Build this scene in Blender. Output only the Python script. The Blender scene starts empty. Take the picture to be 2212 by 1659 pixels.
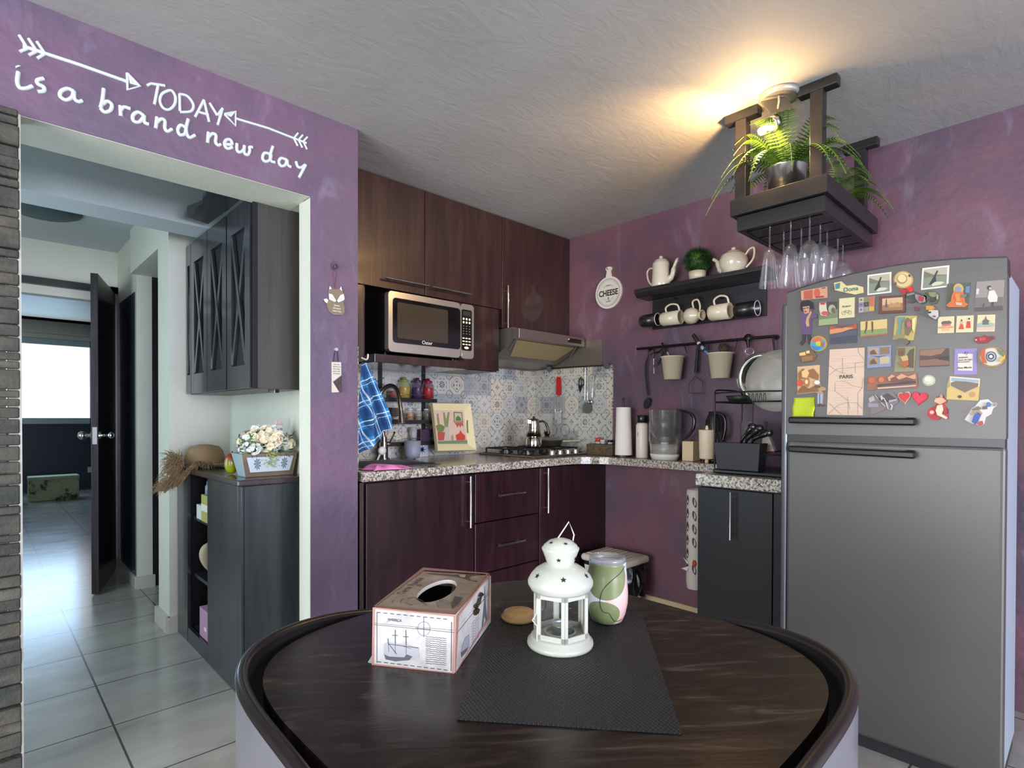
import bpy, math, random
from mathutils import Vector as V, Matrix as Mx
random.seed(7)
S = bpy.context.scene
COL = S.collection
# ------------------------------------------------------------------ camera
F = 1212.0; YAW = math.radians(46.25); PIT = math.radians(-.54); ROL = math.radians(.17)
PX, PY = 1106.0, 911.7
_f0 = V((math.cos(YAW), math.sin(YAW), 0)); _r0 = V((math.sin(YAW), -math.cos(YAW), 0)); _u0 = V((0, 0, 1))
FW = _f0*math.cos(PIT) + _u0*math.sin(PIT); _u1 = _u0*math.cos(PIT) - _f0*math.sin(PIT)
RT = _r0*math.cos(ROL) + _u1*math.sin(ROL); UP = _u1*math.cos(ROL) - _r0*math.sin(ROL)
CAM = V((-2.98646, -2.54474, 1.165))
def P(px, py, ax, val):
    """the point of the photo pixel that lies on the wall, shelf or table plane ax = val"""
    D = FW + RT*((px-PX)/F) + UP*((PY-py)/F)
    i = 'xyz'.index(ax)
    return CAM + D*((val-CAM[i])/D[i])
cd = bpy.data.cameras.new('camera'); cam = bpy.data.objects.new('camera', cd); COL.objects.link(cam)
cam.matrix_world = Mx(((RT.x, UP.x, -FW.x, CAM.x), (RT.y, UP.y, -FW.y, CAM.y), (RT.z, UP.z, -FW.z, CAM.z), (0, 0, 0, 1)))
cd.sensor_fit = 'HORIZONTAL'; cd.sensor_width = 36; cd.lens = F/2212*36; cd.shift_y = 82.2/2212; cd.clip_start = .02; cd.clip_end = 60
S.camera = cam
# ------------------------------------------------------------------ world, lights, exposure
w = bpy.data.worlds.new('sky'); S.world = w; w.use_nodes = True
bg = w.node_tree.nodes['Background']; bg.inputs[0].default_value = (.86, .91, 1, 1); bg.inputs[1].default_value = .62
def area(name, loc, aim, sx, sy, power, col):
    l = bpy.data.lights.new(name, 'AREA'); l.shape = 'RECTANGLE'; l.size = sx; l.size_y = sy; l.energy = power; l.color = col
    o = bpy.data.objects.new(name, l); COL.objects.link(o); o.location = loc
    o.rotation_euler = (V(aim)-V(loc)).to_track_quat('-Z', 'Y').to_euler(); return o
area('patio_door_daylight', (-2.9, -7.4, 1.3), (-1.7, 0, .4), 2.8, 2.0, 300, (.80, .82, 1))
area('living_room_daylight', (-5.9, -2.0, 1.15), (0, -.9, .95), 2.2, 1.7, 92, (.93, .96, 1))
area('bedroom_window_daylight', (-2.6, 8.35, 1.66), (-2.6, 0, .6), 1.5, 1.1, 17, (.34, .64, 1))
area('hall_side_fill', (-3.95, .75, 1.25), (-2, .45, 1.2), 1.1, 1.5, 17, (.66, .86, 1))  # added fill light on the unseen left side, brightens the hall
S.view_settings.view_transform = 'Standard'; S.view_settings.look = 'None'; S.view_settings.gamma = 1
S.view_settings.use_curve_mapping = False; S.view_settings.exposure = .66
# ------------------------------------------------------------------ materials
def lin(h):
    h = h.lstrip('#'); o = []
    for i in (0, 2, 4):
        c = int(h[i:i+2], 16)/255; o.append(c/12.92 if c <= .04045 else ((c+.055)/1.055)**2.4)
    return (*o, 1)
_mc = {}
def C(h, rough=.55, metal=0., coat=0., emit=0., alpha=1., trans=0.):
    k = (h, rough, metal, coat, emit, alpha, trans)
    if k in _mc: return _mc[k]
    m = bpy.data.materials.new('paint_'+h.lstrip('#')); m.use_nodes = True; b = m.node_tree.nodes['Principled BSDF']
    b.inputs['Base Color'].default_value = lin(h); b.inputs['Roughness'].default_value = rough; b.inputs['Metallic'].default_value = metal
    b.inputs['Coat Weight'].default_value = coat; b.inputs['Coat Roughness'].default_value = .1
    b.inputs['Transmission Weight'].default_value = trans; b.inputs['Alpha'].default_value = alpha
    if emit: b.inputs['Emission Color'].default_value = lin(h); b.inputs['Emission Strength'].default_value = emit
    _mc[k] = m; return m
class NT:
    """tiny shader builder"""
    def __init__(s, name, rough=.5, metal=0, coat=0, spec=.5):
        s.m = bpy.data.materials.new(name); s.m.use_nodes = True; s.t = s.m.node_tree; s.b = s.t.nodes['Principled BSDF']
        s.b.inputs['Roughness'].default_value = rough; s.b.inputs['Metallic'].default_value = metal; s.b.inputs['Coat Weight'].default_value = coat
        s.b.inputs['Coat Roughness'].default_value = .12; s.b.inputs['Specular IOR Level'].default_value = spec
        s.co = s.n('ShaderNodeTexCoord').outputs['Object']
    def n(s, t, **k):
        x = s.t.nodes.new(t)
        for a, b in k.items(): setattr(x, a, b)
        return x
    def set(s, i, v):
        if hasattr(v, 'is_linked') or isinstance(v, bpy.types.NodeSocket): s.t.links.new(v, i)
        elif v is not None: i.default_value = v
    def mp(s, scale=(1, 1, 1), loc=(0, 0, 0), rot=(0, 0, 0), v=None):
        x = s.n('ShaderNodeMapping'); s.set(x.inputs[0], v or s.co); x.inputs['Scale'].default_value = scale; x.inputs['Location'].default_value = loc
        x.inputs['Rotation'].default_value = rot; return x.outputs[0]
    def noise(s, v=None, scale=5, det=4, rough=.5, dist=0):
        x = s.n('ShaderNodeTexNoise'); s.set(x.inputs['Vector'], v or s.co); x.inputs['Scale'].default_value = scale; x.inputs['Detail'].default_value = det
        x.inputs['Roughness'].default_value = rough; x.inputs['Distortion'].default_value = dist; return x.outputs['Fac']
    def ramp(s, f, stops, interp='LINEAR'):
        x = s.n('ShaderNodeValToRGB'); s.set(x.inputs[0], f); x.color_ramp.interpolation = interp; e = x.color_ramp.elements
        while len(e) > 1: e.remove(e[0])
        e[0].position = stops[0][0]; e[0].color = lin(stops[0][1])
        for p, c in stops[1:]:
            q = e.new(p); q.color = lin(c)
        return x.outputs[0]
    def ma(s, op, a, b=0., c=None, clamp=False):
        x = s.n('ShaderNodeMath', operation=op, use_clamp=clamp); s.set(x.inputs[0], a); s.set(x.inputs[1], b)
        if c is not None: s.set(x.inputs[2], c)
        return x.outputs[0]
    def mix(s, f, a, b, bt='MIX'):
        x = s.n('ShaderNodeMix', data_type='RGBA', blend_type=bt); s.set(x.inputs[0], f)
        s.set(x.inputs[6], lin(a) if isinstance(a, str) else a); s.set(x.inputs[7], lin(b) if isinstance(b, str) else b); return x.outputs[2]
    def xyz(s, v=None):
        x = s.n('ShaderNodeSeparateXYZ'); s.set(x.inputs[0], v or s.co); return x.outputs
    def bump(s, h, st=.3, d=.01):
        x = s.n('ShaderNodeBump'); s.set(x.inputs['Height'], h); x.inputs['Strength'].default_value = st; x.inputs['Distance'].default_value = d
        s.t.links.new(x.outputs[0], s.b.inputs['Normal'])
    def col(s, c): s.set(s.b.inputs['Base Color'], lin(c) if isinstance(c, str) else c)
    def rgh(s, r): s.set(s.b.inputs['Roughness'], r)
def purple(name, a, b, c, d):
    t = NT(name, .55); big = t.noise(scale=1.9, det=5, rough=.55, dist=.4); br = t.noise(v=t.mp((3, 3, 1.3), (3, 1, 7)), scale=2.2, det=6, rough=.62, dist=.8)
    cc = t.ramp(big, [(.30, a), (.45, b), (.56, c), (.72, d)])
    hl = t.ramp(br, [(.35, '#000000'), (.58, '#1c1a20'), (.74, '#6e6a80')])
    t.col(t.mix(.5, cc, hl, 'SCREEN')); t.bump(t.noise(scale=26, det=5), .28, .01); t.rgh(.5); return t.m
M_purple = purple('purple_plaster', '#4b4150', '#624a58', '#734c58', '#6c5c62')
M_purple2 = purple('purple_plaster_pier', '#52465a', '#5f4e62', '#6b5267', '#706175')
def plaster(name, c1, c2, rough=.8, bs=.5):
    t = NT(name, rough); a = t.noise(scale=1.3, det=6, rough=.6); b = t.noise(v=t.mp((1, 2.2, 1)), scale=7, det=8, rough=.65, dist=1.2)
    t.col(t.ramp(a, [(.3, c1), (.7, c2)])); t.bump(b, bs, .03); return t.m
M_ceil = plaster('ceiling_plaster', '#a5a4a0', '#b4b3b0', .7, .14)
M_white = plaster('hall_white_paint', '#c2c4b4', '#cdcebf', .55, .12)
M_hallceil = plaster('hall_ceiling_paint', '#b3bcbd', '#bec6c6', .7, .15)
M_navy = plaster('navy_paint', '#2a3242', '#303a4c', .5, .1)
def floor_mat():
    t = NT('floor_tiles', .16, coat=.15); x, y, z = t.xyz()
    fx = t.ma('FRACT', t.ma('DIVIDE', t.ma('ADD', x, 2.615+4.25), .425)); fy = t.ma('FRACT', t.ma('DIVIDE', t.ma('ADD', y, -.43+12.75), .425))
    gx = t.ma('LESS_THAN', t.ma('ABSOLUTE', t.ma('SUBTRACT', fx, .5)), .4915); gy = t.ma('LESS_THAN', t.ma('ABSOLUTE', t.ma('SUBTRACT', fy, .5)), .4915)
    g = t.ma('MULTIPLY', gx, gy); n = t.noise(v=t.mp((1, 2, 1)), scale=3, det=8, rough=.6, dist=.6)
    t.col(t.mix(g, '#4b4a47', t.ramp(n, [(.3, '#8f8d86'), (.7, '#a9a79f')]))); t.rgh(t.ma('MULTIPLY_ADD', n, .12, .14)); t.bump(g, .25, .003); return t.m
M_floor = floor_mat()
def wood(name, c1, c2, c3, rough=.3, axis=2, sc=1., coat=.3, bs=.08):
    t = NT(name, rough, coat=coat); s = [9*sc]*3; s[axis] = .9*sc
    n = t.noise(v=t.mp(s), scale=2.2, det=7, rough=.62, dist=.35); k = [40*sc]*3; k[axis] = 1.5*sc; n2 = t.noise(v=t.mp(k), scale=3, det=3)
    t.col(t.mix(t.ma('MULTIPLY', n2, .45), t.ramp(n, [(.28, c1), (.5, c2), (.75, c3)]), c1)); t.bump(n2, bs, .004)
    t.rgh(t.ma('MULTIPLY_ADD', n, .25, rough-.1)); return t.m
M_esp = wood('espresso_wood', '#190b10', '#290f18', '#3b151d', .34, coat=.2)
M_espH = wood('espresso_wood_across', '#1c0f12', '#2b151b', '#3d1f22', .34, axis=0)
M_upper = wood('espresso_cabinet_door', '#231614', '#321d1a', '#46281f', .33, coat=.8, bs=.12)
M_upper.node_tree.nodes['Principled BSDF'].inputs['Coat Roughness'].default_value = .09
M_black = wood('black_stained_wood', '#141214', '#1d1a1d', '#282428', .42, axis=0)
M_blackY = wood('black_stained_wood_long', '#141214', '#1d1a1d', '#282428', .42, axis=1)
M_hallw = wood('charcoal_hall_wood', '#1d2025', '#272b31', '#33363b', .28, coat=.5)
M_dark = C('#0b0a0b', .6)
def table_mat():
    t = NT('table_wood', .3, coat=0, spec=.38); v = t.mp((1, 1, 1), rot=(0, 0, math.radians(38)))
    n = t.noise(v=t.mp((2.2, 11, 1), v=v), scale=2.4, det=8, rough=.68, dist=1.6)
    n2 = t.noise(v=t.mp((3, 60, 1), v=v), scale=3, det=4, rough=.6)
    t.col(t.mix(t.ma('MULTIPLY', n2, .5), t.ramp(n, [(.3, '#17110e'), (.5, '#241b17'), (.6, '#3a2f29'), (.7, '#6a5f57')]), '#1a120f')); t.rgh(t.ma('MULTIPLY_ADD', n, .2, .2)); t.bump(n2, .1, .002); return t.m
M_table = table_mat()
def granite(name, a, b, c):
    t = NT(name, .18, coat=.2); n = t.noise(scale=95, det=3, rough=.7, dist=.3); n2 = t.noise(v=t.mp(loc=(5, 2, 1)), scale=55, det=4, rough=.6)
    cc = t.ramp(n, [(.38, '#3f3a38'), (.44, b), (.52, a), (.66, c)]); t.col(t.mix(t.ramp(n2, [(.56, '#000000'), (.60, '#ffffff')]), cc, '#66605a')); return t.m
M_granite = granite('granite', '#b4ab9b', '#857d73', '#d0c9bc')
def tile_mat(name, ax):
    t = NT(name, .25, coat=.2); o = t.xyz(); u = t.ma('ADD', o[ax], 10.); v = t.ma('ADD', o[2], 10.02); s = .118
    u = t.ma('DIVIDE', u, s); v = t.ma('DIVIDE', v, s); cu = t.ma('FLOOR', u); cv = t.ma('FLOOR', v); qu = t.ma('SUBTRACT', t.ma('SUBTRACT', u, cu), .5); qv = t.ma('SUBTRACT', t.ma('SUBTRACT', v, cv), .5)
    cx = t.n('ShaderNodeCombineXYZ'); t.set(cx.inputs[0], cu); t.set(cx.inputs[1], cv)
    wn = t.n('ShaderNodeTexWhiteNoise', noise_dimensions='2D'); t.set(wn.inputs['Vector'], cx.outputs[0]); R = wn.outputs['Value']; c3 = t.n('ShaderNodeSeparateColor'); t.set(c3.inputs[0], wn.outputs['Color'])
    r1, r2, r3 = c3.outputs
    r = t.ma('SQRT', t.ma('ADD', t.ma('MULTIPLY', qu, qu), t.ma('MULTIPLY', qv, qv))); a = t.ma('ARCTAN2', qv, qu)
    au = t.ma('ABSOLUTE', qu); av = t.ma('ABSOLUTE', qv); dm = t.ma('ADD', au, av)
    def inv(x): return t.ma('SUBTRACT', 1., x)
    def AND(*q):
        o_ = q[0]
        for z_ in q[1:]: o_ = t.ma('MULTIPLY', o_, z_)
        return o_
    def band(x, c0, w0): return t.ma('LESS_THAN', t.ma('ABSOLUTE', t.ma('SUBTRACT', x, c0)), w0)
    mxv = t.ma('MAXIMUM', au, av); mnv = t.ma('MINIMUM', au, av); dif = t.ma('SUBTRACT', mxv, mnv)
    c8 = t.ma('COSINE', t.ma('MULTIPLY', a, 8.)); c4 = t.ma('COSINE', t.ma('MULTIPLY', a, 4.))
    rc = t.ma('SQRT', t.ma('ADD', t.ma('POWER', t.ma('SUBTRACT', .5, au), 2.), t.ma('POWER', t.ma('SUBTRACT', .5, av), 2.)))
    A = t.ma('MAXIMUM', AND(t.ma('LESS_THAN', r, .19), t.ma('GREATER_THAN', r, .035), t.ma('GREATER_THAN', c8, -.35)), AND(band(mxv, .30, .022), t.ma('LESS_THAN', mnv, .17), t.ma('GREATER_THAN', mnv, .05)))
    A = t.ma('MAXIMUM', A, AND(band(rc, .20, .022), t.ma('GREATER_THAN', dif, .02))); A = t.ma('MAXIMUM', A, t.ma('LESS_THAN', rc, .07))
    B = t.ma('MAXIMUM', band(t.ma('ADD', dm, t.ma('MULTIPLY', c8, .02)), .40, .018), AND(band(r, .20, .045), t.ma('GREATER_THAN', c4, .15))); B = t.ma('MAXIMUM', B, t.ma('LESS_THAN', r, .045)); B = t.ma('MAXIMUM', B, AND(t.ma('GREATER_THAN', dm, .72), t.ma('LESS_THAN', dm, .80)))
    D = t.ma('MAXIMUM', band(t.ma('ADD', rc, t.ma('MULTIPLY', t.ma('SINE', t.ma('MULTIPLY', r, 40.)), .03)), .34, .03), AND(t.ma('LESS_THAN', r, .13), t.ma('GREATER_THAN', c4, -.2)))
    sel = t.ma('GREATER_THAN', R, .42); sel2 = t.ma('GREATER_THAN', R, .74)
    pat = t.ma('ADD', t.ma('MULTIPLY', A, inv(sel)), t.ma('MULTIPLY', sel, B)); pat = t.ma('ADD', t.ma('MULTIPLY', pat, inv(sel2)), t.ma('MULTIPLY', sel2, D))
    base = t.ramp(r2, [(0, '#bdbcb2'), (.4, '#b5b6b0'), (.6, '#c4bdac'), (.9, '#9a9d9c')], 'CONSTANT'); ink = t.ramp(r3, [(0, '#525b64'), (.4, '#7f868b'), (.75, '#99a0a2')], 'CONSTANT')
    wear = t.noise(scale=60, det=3); pf = t.ma('MULTIPLY', pat, t.ma('MULTIPLY_ADD', wear, 1.2, .25), clamp=True)
    col = t.mix(pf, base, ink); g = t.ma('LESS_THAN', t.ma('MAXIMUM', au, av), .485); t.col(t.mix(g, '#a3a4a0', col)); return t.m
M_tileA = tile_mat('patterned_tiles_back', 0); M_tileB = tile_mat('patterned_tiles_side', 1)
def brushed(name, c, rough, axis=2, metal=.9):
    t = NT(name, rough, metal=metal); k = [90]*3; k[axis] = 2; n = t.noise(v=t.mp(k), scale=4, det=3); t.col(c); t.rgh(t.ma('MULTIPLY_ADD', n, .06, rough-.03)); return t.m
M_steel = brushed('brushed_steel', '#b9b7b2', .3); M_chrome = C('#d8d8d6', .08, 1); M_hood = brushed('greasy_steel', '#8e867c', .38, 0, .75)
def fridge_mat():
    t = NT('fridge_grey_steel', .42, metal=.55); n = t.noise(scale=420, det=2); t.col(t.ramp(n, [(.3, '#5a5754'), (.7, '#666360')])); t.rgh(.42); t.bump(n, .08, .001); return t.m
M_fridge = fridge_mat()
M_cream = C('#d9cdb4', .35, coat=.4); M_whiteg = C('#dfe0d8', .4, coat=.2); M_blk = C('#111012', .3, coat=.2); M_blkm = C('#161517', .6)
def glass(name, c='#ffffff', rough=.02):
    m = bpy.data.materials.new(name); m.use_nodes = True; t = m.node_tree; b = t.nodes['Principled BSDF']
    b.inputs['Base Color'].default_value = lin(c); b.inputs['Roughness'].default_value = rough; b.inputs['Transmission Weight'].default_value = 1; b.inputs['IOR'].default_value = 1.45
    return m
_tg = {}
def thin(name, c, alpha, rough=.05, coat=0):
    """thin-walled glass or plastic: see-through facing on, reflective at grazing angles"""
    k = (c, alpha, rough)
    if k in _tg: return _tg[k]
    m = bpy.data.materials.new('thin_glass_'+c.lstrip('#')); m.use_nodes = True; t = m.node_tree; t.nodes.clear()
    o = t.nodes.new('ShaderNodeOutputMaterial'); tr = t.nodes.new('ShaderNodeBsdfTransparent'); pr = t.nodes.new('ShaderNodeBsdfPrincipled'); mx = t.nodes.new('ShaderNodeMixShader')
    lw = t.nodes.new('ShaderNodeLayerWeight'); lw.inputs[0].default_value = .3; ma = t.nodes.new('ShaderNodeMath'); ma.operation = 'MULTIPLY'; ma.use_clamp = True
    ma.inputs[1].default_value = .62; pr.inputs['Base Color'].default_value = lin(c); pr.inputs['Roughness'].default_value = max(rough, .3)
    gl = t.nodes.new('ShaderNodeBsdfGlossy'); gl.inputs['Roughness'].default_value = rough; m2 = t.nodes.new('ShaderNodeMixShader'); mx.inputs[0].default_value = alpha
    t.links.new(tr.outputs[0], mx.inputs[1]); t.links.new(pr.outputs[0], mx.inputs[2]); t.links.new(lw.outputs['Facing'], ma.inputs[0]); t.links.new(ma.outputs[0], m2.inputs[0])
    t.links.new(mx.outputs[0], m2.inputs[1]); t.links.new(gl.outputs[0], m2.inputs[2]); t.links.new(m2.outputs[0], o.inputs[0])
    _tg[k] = m; return m
M_glass = glass('clear_glass')
M_film = thin('f', '#e8ecea', .16)
# ------------------------------------------------------------------ mesh builder
def frame(z):
    z = V(z).normalized(); x = z.orthogonal().normalized(); return x, z.cross(x), z
class MB:
    def __init__(s, mat=None): s.v = []; s.f = []; s.mi = []; s.sm = []; s.ms = []; s.cur = mat
    def use(s, m): s.cur = m; return s
    def add(s, vs, fs, sm=False, mat=None):
        m = mat or s.cur
        if m not in s.ms: s.ms.append(m)
        k = s.ms.index(m); b = len(s.v); s.v += [V(v) for v in vs]
        for f in fs: s.f.append([b+i for i in f]); s.mi.append(k); s.sm.append(sm)
        return s
    def box(s, a, b, mat=None):
        x0, y0, z0 = [min(p, q) for p, q in zip(a, b)]; x1, y1, z1 = [max(p, q) for p, q in zip(a, b)]
        return s.add([(x0, y0, z0), (x1, y0, z0), (x1, y1, z0), (x0, y1, z0), (x0, y0, z1), (x1, y0, z1), (x1, y1, z1), (x0, y1, z1)],
                     [(3, 2, 1, 0), (4, 5, 6, 7), (0, 1, 5, 4), (1, 2, 6, 5), (2, 3, 7, 6), (3, 0, 4, 7)], False, mat)
    def bar(s, p, q, w, h, up=(0, 0, 1), mat=None):
        p = V(p); q = V(q); d = (q-p).normalized(); u = V(up); r = d.cross(u)
        if r.length < 1e-4: u = V((0, 1, 0)); r = d.cross(u)
        r.normalize(); u = r.cross(d); r = r*w/2; u = u*h/2
        return s.add([p-r-u, p+r-u, p+r+u, p-r+u, q-r-u, q+r-u, q+r+u, q-r+u], [(0, 1, 2, 3), (7, 6, 5, 4), (1, 0, 4, 5), (2, 1, 5, 6), (3, 2, 6, 7), (0, 3, 7, 4)], False, mat)
    def cyl(s, p, q, r0, r1=None, n=20, mat=None, caps=True):
        r1 = r0 if r1 is None else r1; p = V(p); q = V(q); x, y, z = frame(q-p); vs = []
        for c, r in ((p, r0), (q, r1)): vs += [c+(x*math.cos(2*math.pi*i/n)+y*math.sin(2*math.pi*i/n))*r for i in range(n)]
        s.add(vs, [(i, (i+1) % n, n+(i+1) % n, n+i) for i in range(n)], True, mat)
        if caps: s.add(vs, [tuple(reversed(range(n))), tuple(range(n, 2*n))], False, mat)
        return s
    def lathe(s, prof, c, n=28, ax=(0, 0, 1), mat=None, sx=1, sy=1, seg=None):
        c = V(c); az = V(ax).normalized()
        if az.z > .999: x, y, z = V((1, 0, 0)), V((0, 1, 0)), az
        else: x, y, z = frame(az)
        vs = []; k = len(prof)
        for i in range(n):
            a = 2*math.pi*i/n; d = x*math.cos(a)*sx+y*math.sin(a)*sy
            vs += [c+d*r+z*h for r, h in prof]
        fs = []
        for i in range(n):
            j = (i+1) % n
            for m in range(k-1):
                q = (i*k+m, j*k+m, j*k+m+1, i*k+m+1)
                if prof[m][0] < 1e-6: q = (q[0], q[2], q[3])
                elif prof[m+1][0] < 1e-6: q = (q[0], q[1], q[3])
                fs.append(q)
        return s.add(vs, fs, True, mat)
    def tube(s, pts, r, n=8, closed=False, mat=None, caps=True):
        pts = [V(p) for p in pts]; K = len(pts); rr = r if isinstance(r, (list, tuple)) else [r]*K; vs = []; px_ = None
        for i, p in enumerate(pts):
            a = pts[i-1] if (i or closed) else p; b = pts[(i+1) % K] if (i < K-1 or closed) else p; d = (b-a)
            d = d.normalized() if d.length > 1e-9 else V((0, 0, 1))
            if px_ is None: x = d.orthogonal().normalized()
            else:
                x = px_-d*px_.dot(d); x = x.normalized() if x.length > 1e-6 else d.orthogonal().normalized()
            y = d.cross(x); px_ = x; vs += [p+(x*math.cos(2*math.pi*j/n)+y*math.sin(2*math.pi*j/n))*rr[i] for j in range(n)]
        fs = [(i*n+j, i*n+(j+1) % n, ((i+1) % K)*n+(j+1) % n, ((i+1) % K)*n+j) for i in range(K if closed else K-1) for j in range(n)]
        s.add(vs, fs, True, mat)
        if caps and not closed: s.add(vs, [tuple(reversed(range(n))), tuple(range((K-1)*n, K*n))], False, mat)
        return s
    def prism(s, poly, vec, mat=None, sm=False):
        poly = [V(p) for p in poly]; vec = V(vec); n = len(poly); nn = V((0, 0, 0))
        for i in range(n): nn += poly[i].cross(poly[(i+1) % n])
        if nn.dot(vec) > 0: poly.reverse()
        s.add(poly+[p+vec for p in poly], [tuple(range(n)), tuple(reversed(range(n, 2*n)))], False, mat)
        s.add(poly+[p+vec for p in poly], [((i+1) % n, i, n+i, n+(i+1) % n) for i in range(n)], sm, mat); return s
    def ell(s, c, r, n=16, m=10, mat=None, rot=None):
        r = (r, r, r) if not isinstance(r, (tuple, list)) else r; c = V(c); vs = [V((0, 0, r[2]))]
        for i in range(1, m):
            a = math.pi*i/m; vs += [V((r[0]*math.sin(a)*math.cos(2*math.pi*j/n), r[1]*math.sin(a)*math.sin(2*math.pi*j/n), r[2]*math.cos(a))) for j in range(n)]
        vs.append(V((0, 0, -r[2])))
        if rot is not None: vs = [rot @ q for q in vs]
        fs = [(0, 1+j, 1+(j+1) % n) for j in range(n)]
        for i in range(m-2): fs += [(1+i*n+j, 1+(i+1)*n+j, 1+(i+1)*n+(j+1) % n, 1+i*n+(j+1) % n) for j in range(n)]
        e = len(vs)-1; fs += [(e, 1+(m-2)*n+(j+1) % n, 1+(m-2)*n+j) for j in range(n)]
        return s.add([c+q for q in vs], fs, True, mat)
    def grid(s, fn, nu, nv, mat=None, sm=True, closed=False):
        vs = [fn(i/nu, j/nv) for i in range(nu+(0 if closed else 1)) for j in range(nv+1)]; K = nv+1; Q = nu if closed else nu+1
        return s.add(vs, [(i*K+j, ((i+1) % Q)*K+j, ((i+1) % Q)*K+j+1, i*K+j+1) for i in range(nu) for j in range(nv)], sm, mat)
    def txt(s, body, o, u, v, size, th=.0004, mat=None, align='CENTER', sx=1., bold=0.):
        cu = bpy.data.curves.new('t', 'FONT'); cu.body = body; cu.size = size; cu.align_x = align; cu.align_y = 'CENTER'; cu.extrude = th; cu.resolution_u = 3; cu.offset = bold
        ob = bpy.data.objects.new('t', cu); COL.objects.link(ob); dg = bpy.context.evaluated_depsgraph_get(); me = bpy.data.meshes.new_from_object(ob.evaluated_get(dg))
        o = V(o); u = V(u).normalized(); v = V(v).normalized(); w_ = u.cross(v)
        s.add([o+u*p.co.x*sx+v*p.co.y+w_*p.co.z for p in me.vertices], [tuple(f.vertices) for f in me.polygons], False, mat)
        bpy.data.objects.remove(ob); bpy.data.curves.remove(cu); bpy.data.meshes.remove(me); return s
def wmat(o):
    m = o.matrix_basis.copy()
    while o.parent: o = o.parent; m = o.matrix_basis @ m
    return m
def part(name, mb, parent=None, loc=None, bevel=0, seg=2, solid=0, sub=0, label=None, off=0):
    me = bpy.data.meshes.new(name); L = V(loc) if loc is not None else V((0, 0, 0))
    inv = wmat(parent).inverted() if parent else None
    vs = [(inv @ v if inv else v)-L for v in mb.v]
    me.from_pydata(vs, [], mb.f)
    for m in mb.ms: me.materials.append(m)
    for p, i, q in zip(me.polygons, mb.mi, mb.sm): p.material_index = i; p.use_smooth = q
    me.validate(); me.update()
    o = bpy.data.objects.new(name, me); COL.objects.link(o); o.location = L
    if parent: o.parent = parent
    if bevel:
        b = o.modifiers.new('b', 'BEVEL'); b.width = bevel; b.segments = seg; b.limit_method = 'ANGLE'; b.angle_limit = .6; b.harden_normals = False
    if solid:
        b = o.modifiers.new('s', 'SOLIDIFY'); b.thickness = solid; b.offset = off
    if sub:
        b = o.modifiers.new('u', 'SUBSURF'); b.levels = sub; b.render_levels = sub
    if label: o['label'] = label
    return o
def thing(name, label, cat, loc=(0, 0, 0), group=None, rz=0):
    o = bpy.data.objects.new(name, None); COL.objects.link(o); o.empty_display_size = .02; o.location = loc; o.rotation_euler = (0, 0, rz)
    o['label'] = label; o['category'] = cat
    if group: o['group'] = group
    return o
def solo(name, mb, label, cat, loc, group=None, kind=None, **k):
    o = part(name, mb, None, loc, **k); o['label'] = label; o['category'] = cat
    if group: o['group'] = group
    if kind: o['kind'] = kind
    return o
def struct(name, mb, parent=None, **k):
    o = part(name, mb, parent, **k)
    if not parent: o['kind'] = 'structure'
    return o
def dup(root, loc, rz=0, label=None, group=None, sc=None):
    def cp(o, par):
        c = o.copy(); COL.objects.link(c)
        if par: c.parent = par
        for ch in list(o.children): cp(ch, c)
        return c
    r = cp(root, None); r.location = loc; r.rotation_euler = (0, 0, rz)
    if label: r['label'] = label
    if group: r['group'] = group
    if sc: r.scale = sc
    return r
def ellp(c, u, v, ru, rv, n=20, a0=0, a1=360):
    c = V(c); u = V(u).normalized(); v = V(v).normalized(); N = n if a1-a0 >= 360 else n+1
    return [c+u*ru*math.cos(math.radians(a0+(a1-a0)*i/n))+v*rv*math.sin(math.radians(a0+(a1-a0)*i/n)) for i in range(N)]
def spline(pts, k=6):
    pts = [V(p) for p in pts]; out = []
    for i in range(len(pts)-1):
        p0 = pts[max(i-1, 0)]; p1 = pts[i]; p2 = pts[i+1]; p3 = pts[min(i+2, len(pts)-1)]
        for j in range(k):
            t = j/k; out.append(.5*((2*p1)+(p2-p0)*t+(2*p0-5*p1+4*p2-p3)*t*t+(3*p1-p0-3*p2+p3)*t*t*t))
    return out+[pts[-1]]
X, Y, Z = V((1, 0, 0)), V((0, 1, 0)), V((0, 0, 1))
H = 2.40
# ================================================================== THE SETTING
b = MB(M_floor).box((-6.5, -6, -.05), (.2, 9, 0)); struct('floor', b)
b = MB(M_ceil).box((-6.5, -6, H), (.2, -.12, H+.1)).box((-1.85, -.12, H), (.2, .5, H+.1)); struct('ceiling', b)
struct('wall_right', MB(M_purple).box((0, -3.6, 0), (.15, .45, H)))
struct('wall_back', MB(M_purple).box((-1.79, .33, 0), (.15, .45, H)))
# wall with the writing: pier + lintel + (behind the stone) left part
PF = -.33
b = MB(M_purple2).box((-2.0, PF, 0), (-1.79, -.26, H)).box((-4.6, PF, 2.055), (-2.0, -.26, H)).box((-4.6, PF, 0), (-2.92, -.26, 2.055))
struct('wall_front', b)
b = MB(M_white).box((-2.002, -.327, 0), (-1.998, -.25, 2.05)).box((-2.92, -.326, 2.0535), (-1.998, -.10, 2.058)).box((-4.6, -.26, 2.055), (-1.93, -.10, H)).box((-2.0, -.26, 0), (-1.93, -.22, 2.055)).box((-2.915, -.33, 0), (-2.885, -.26, 2.055))
struct('trim_1', b)
struct('wall_pier_inner', MB(M_purple2).box((-1.85, -.26, 0), (-1.79, .33, H)))
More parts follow.
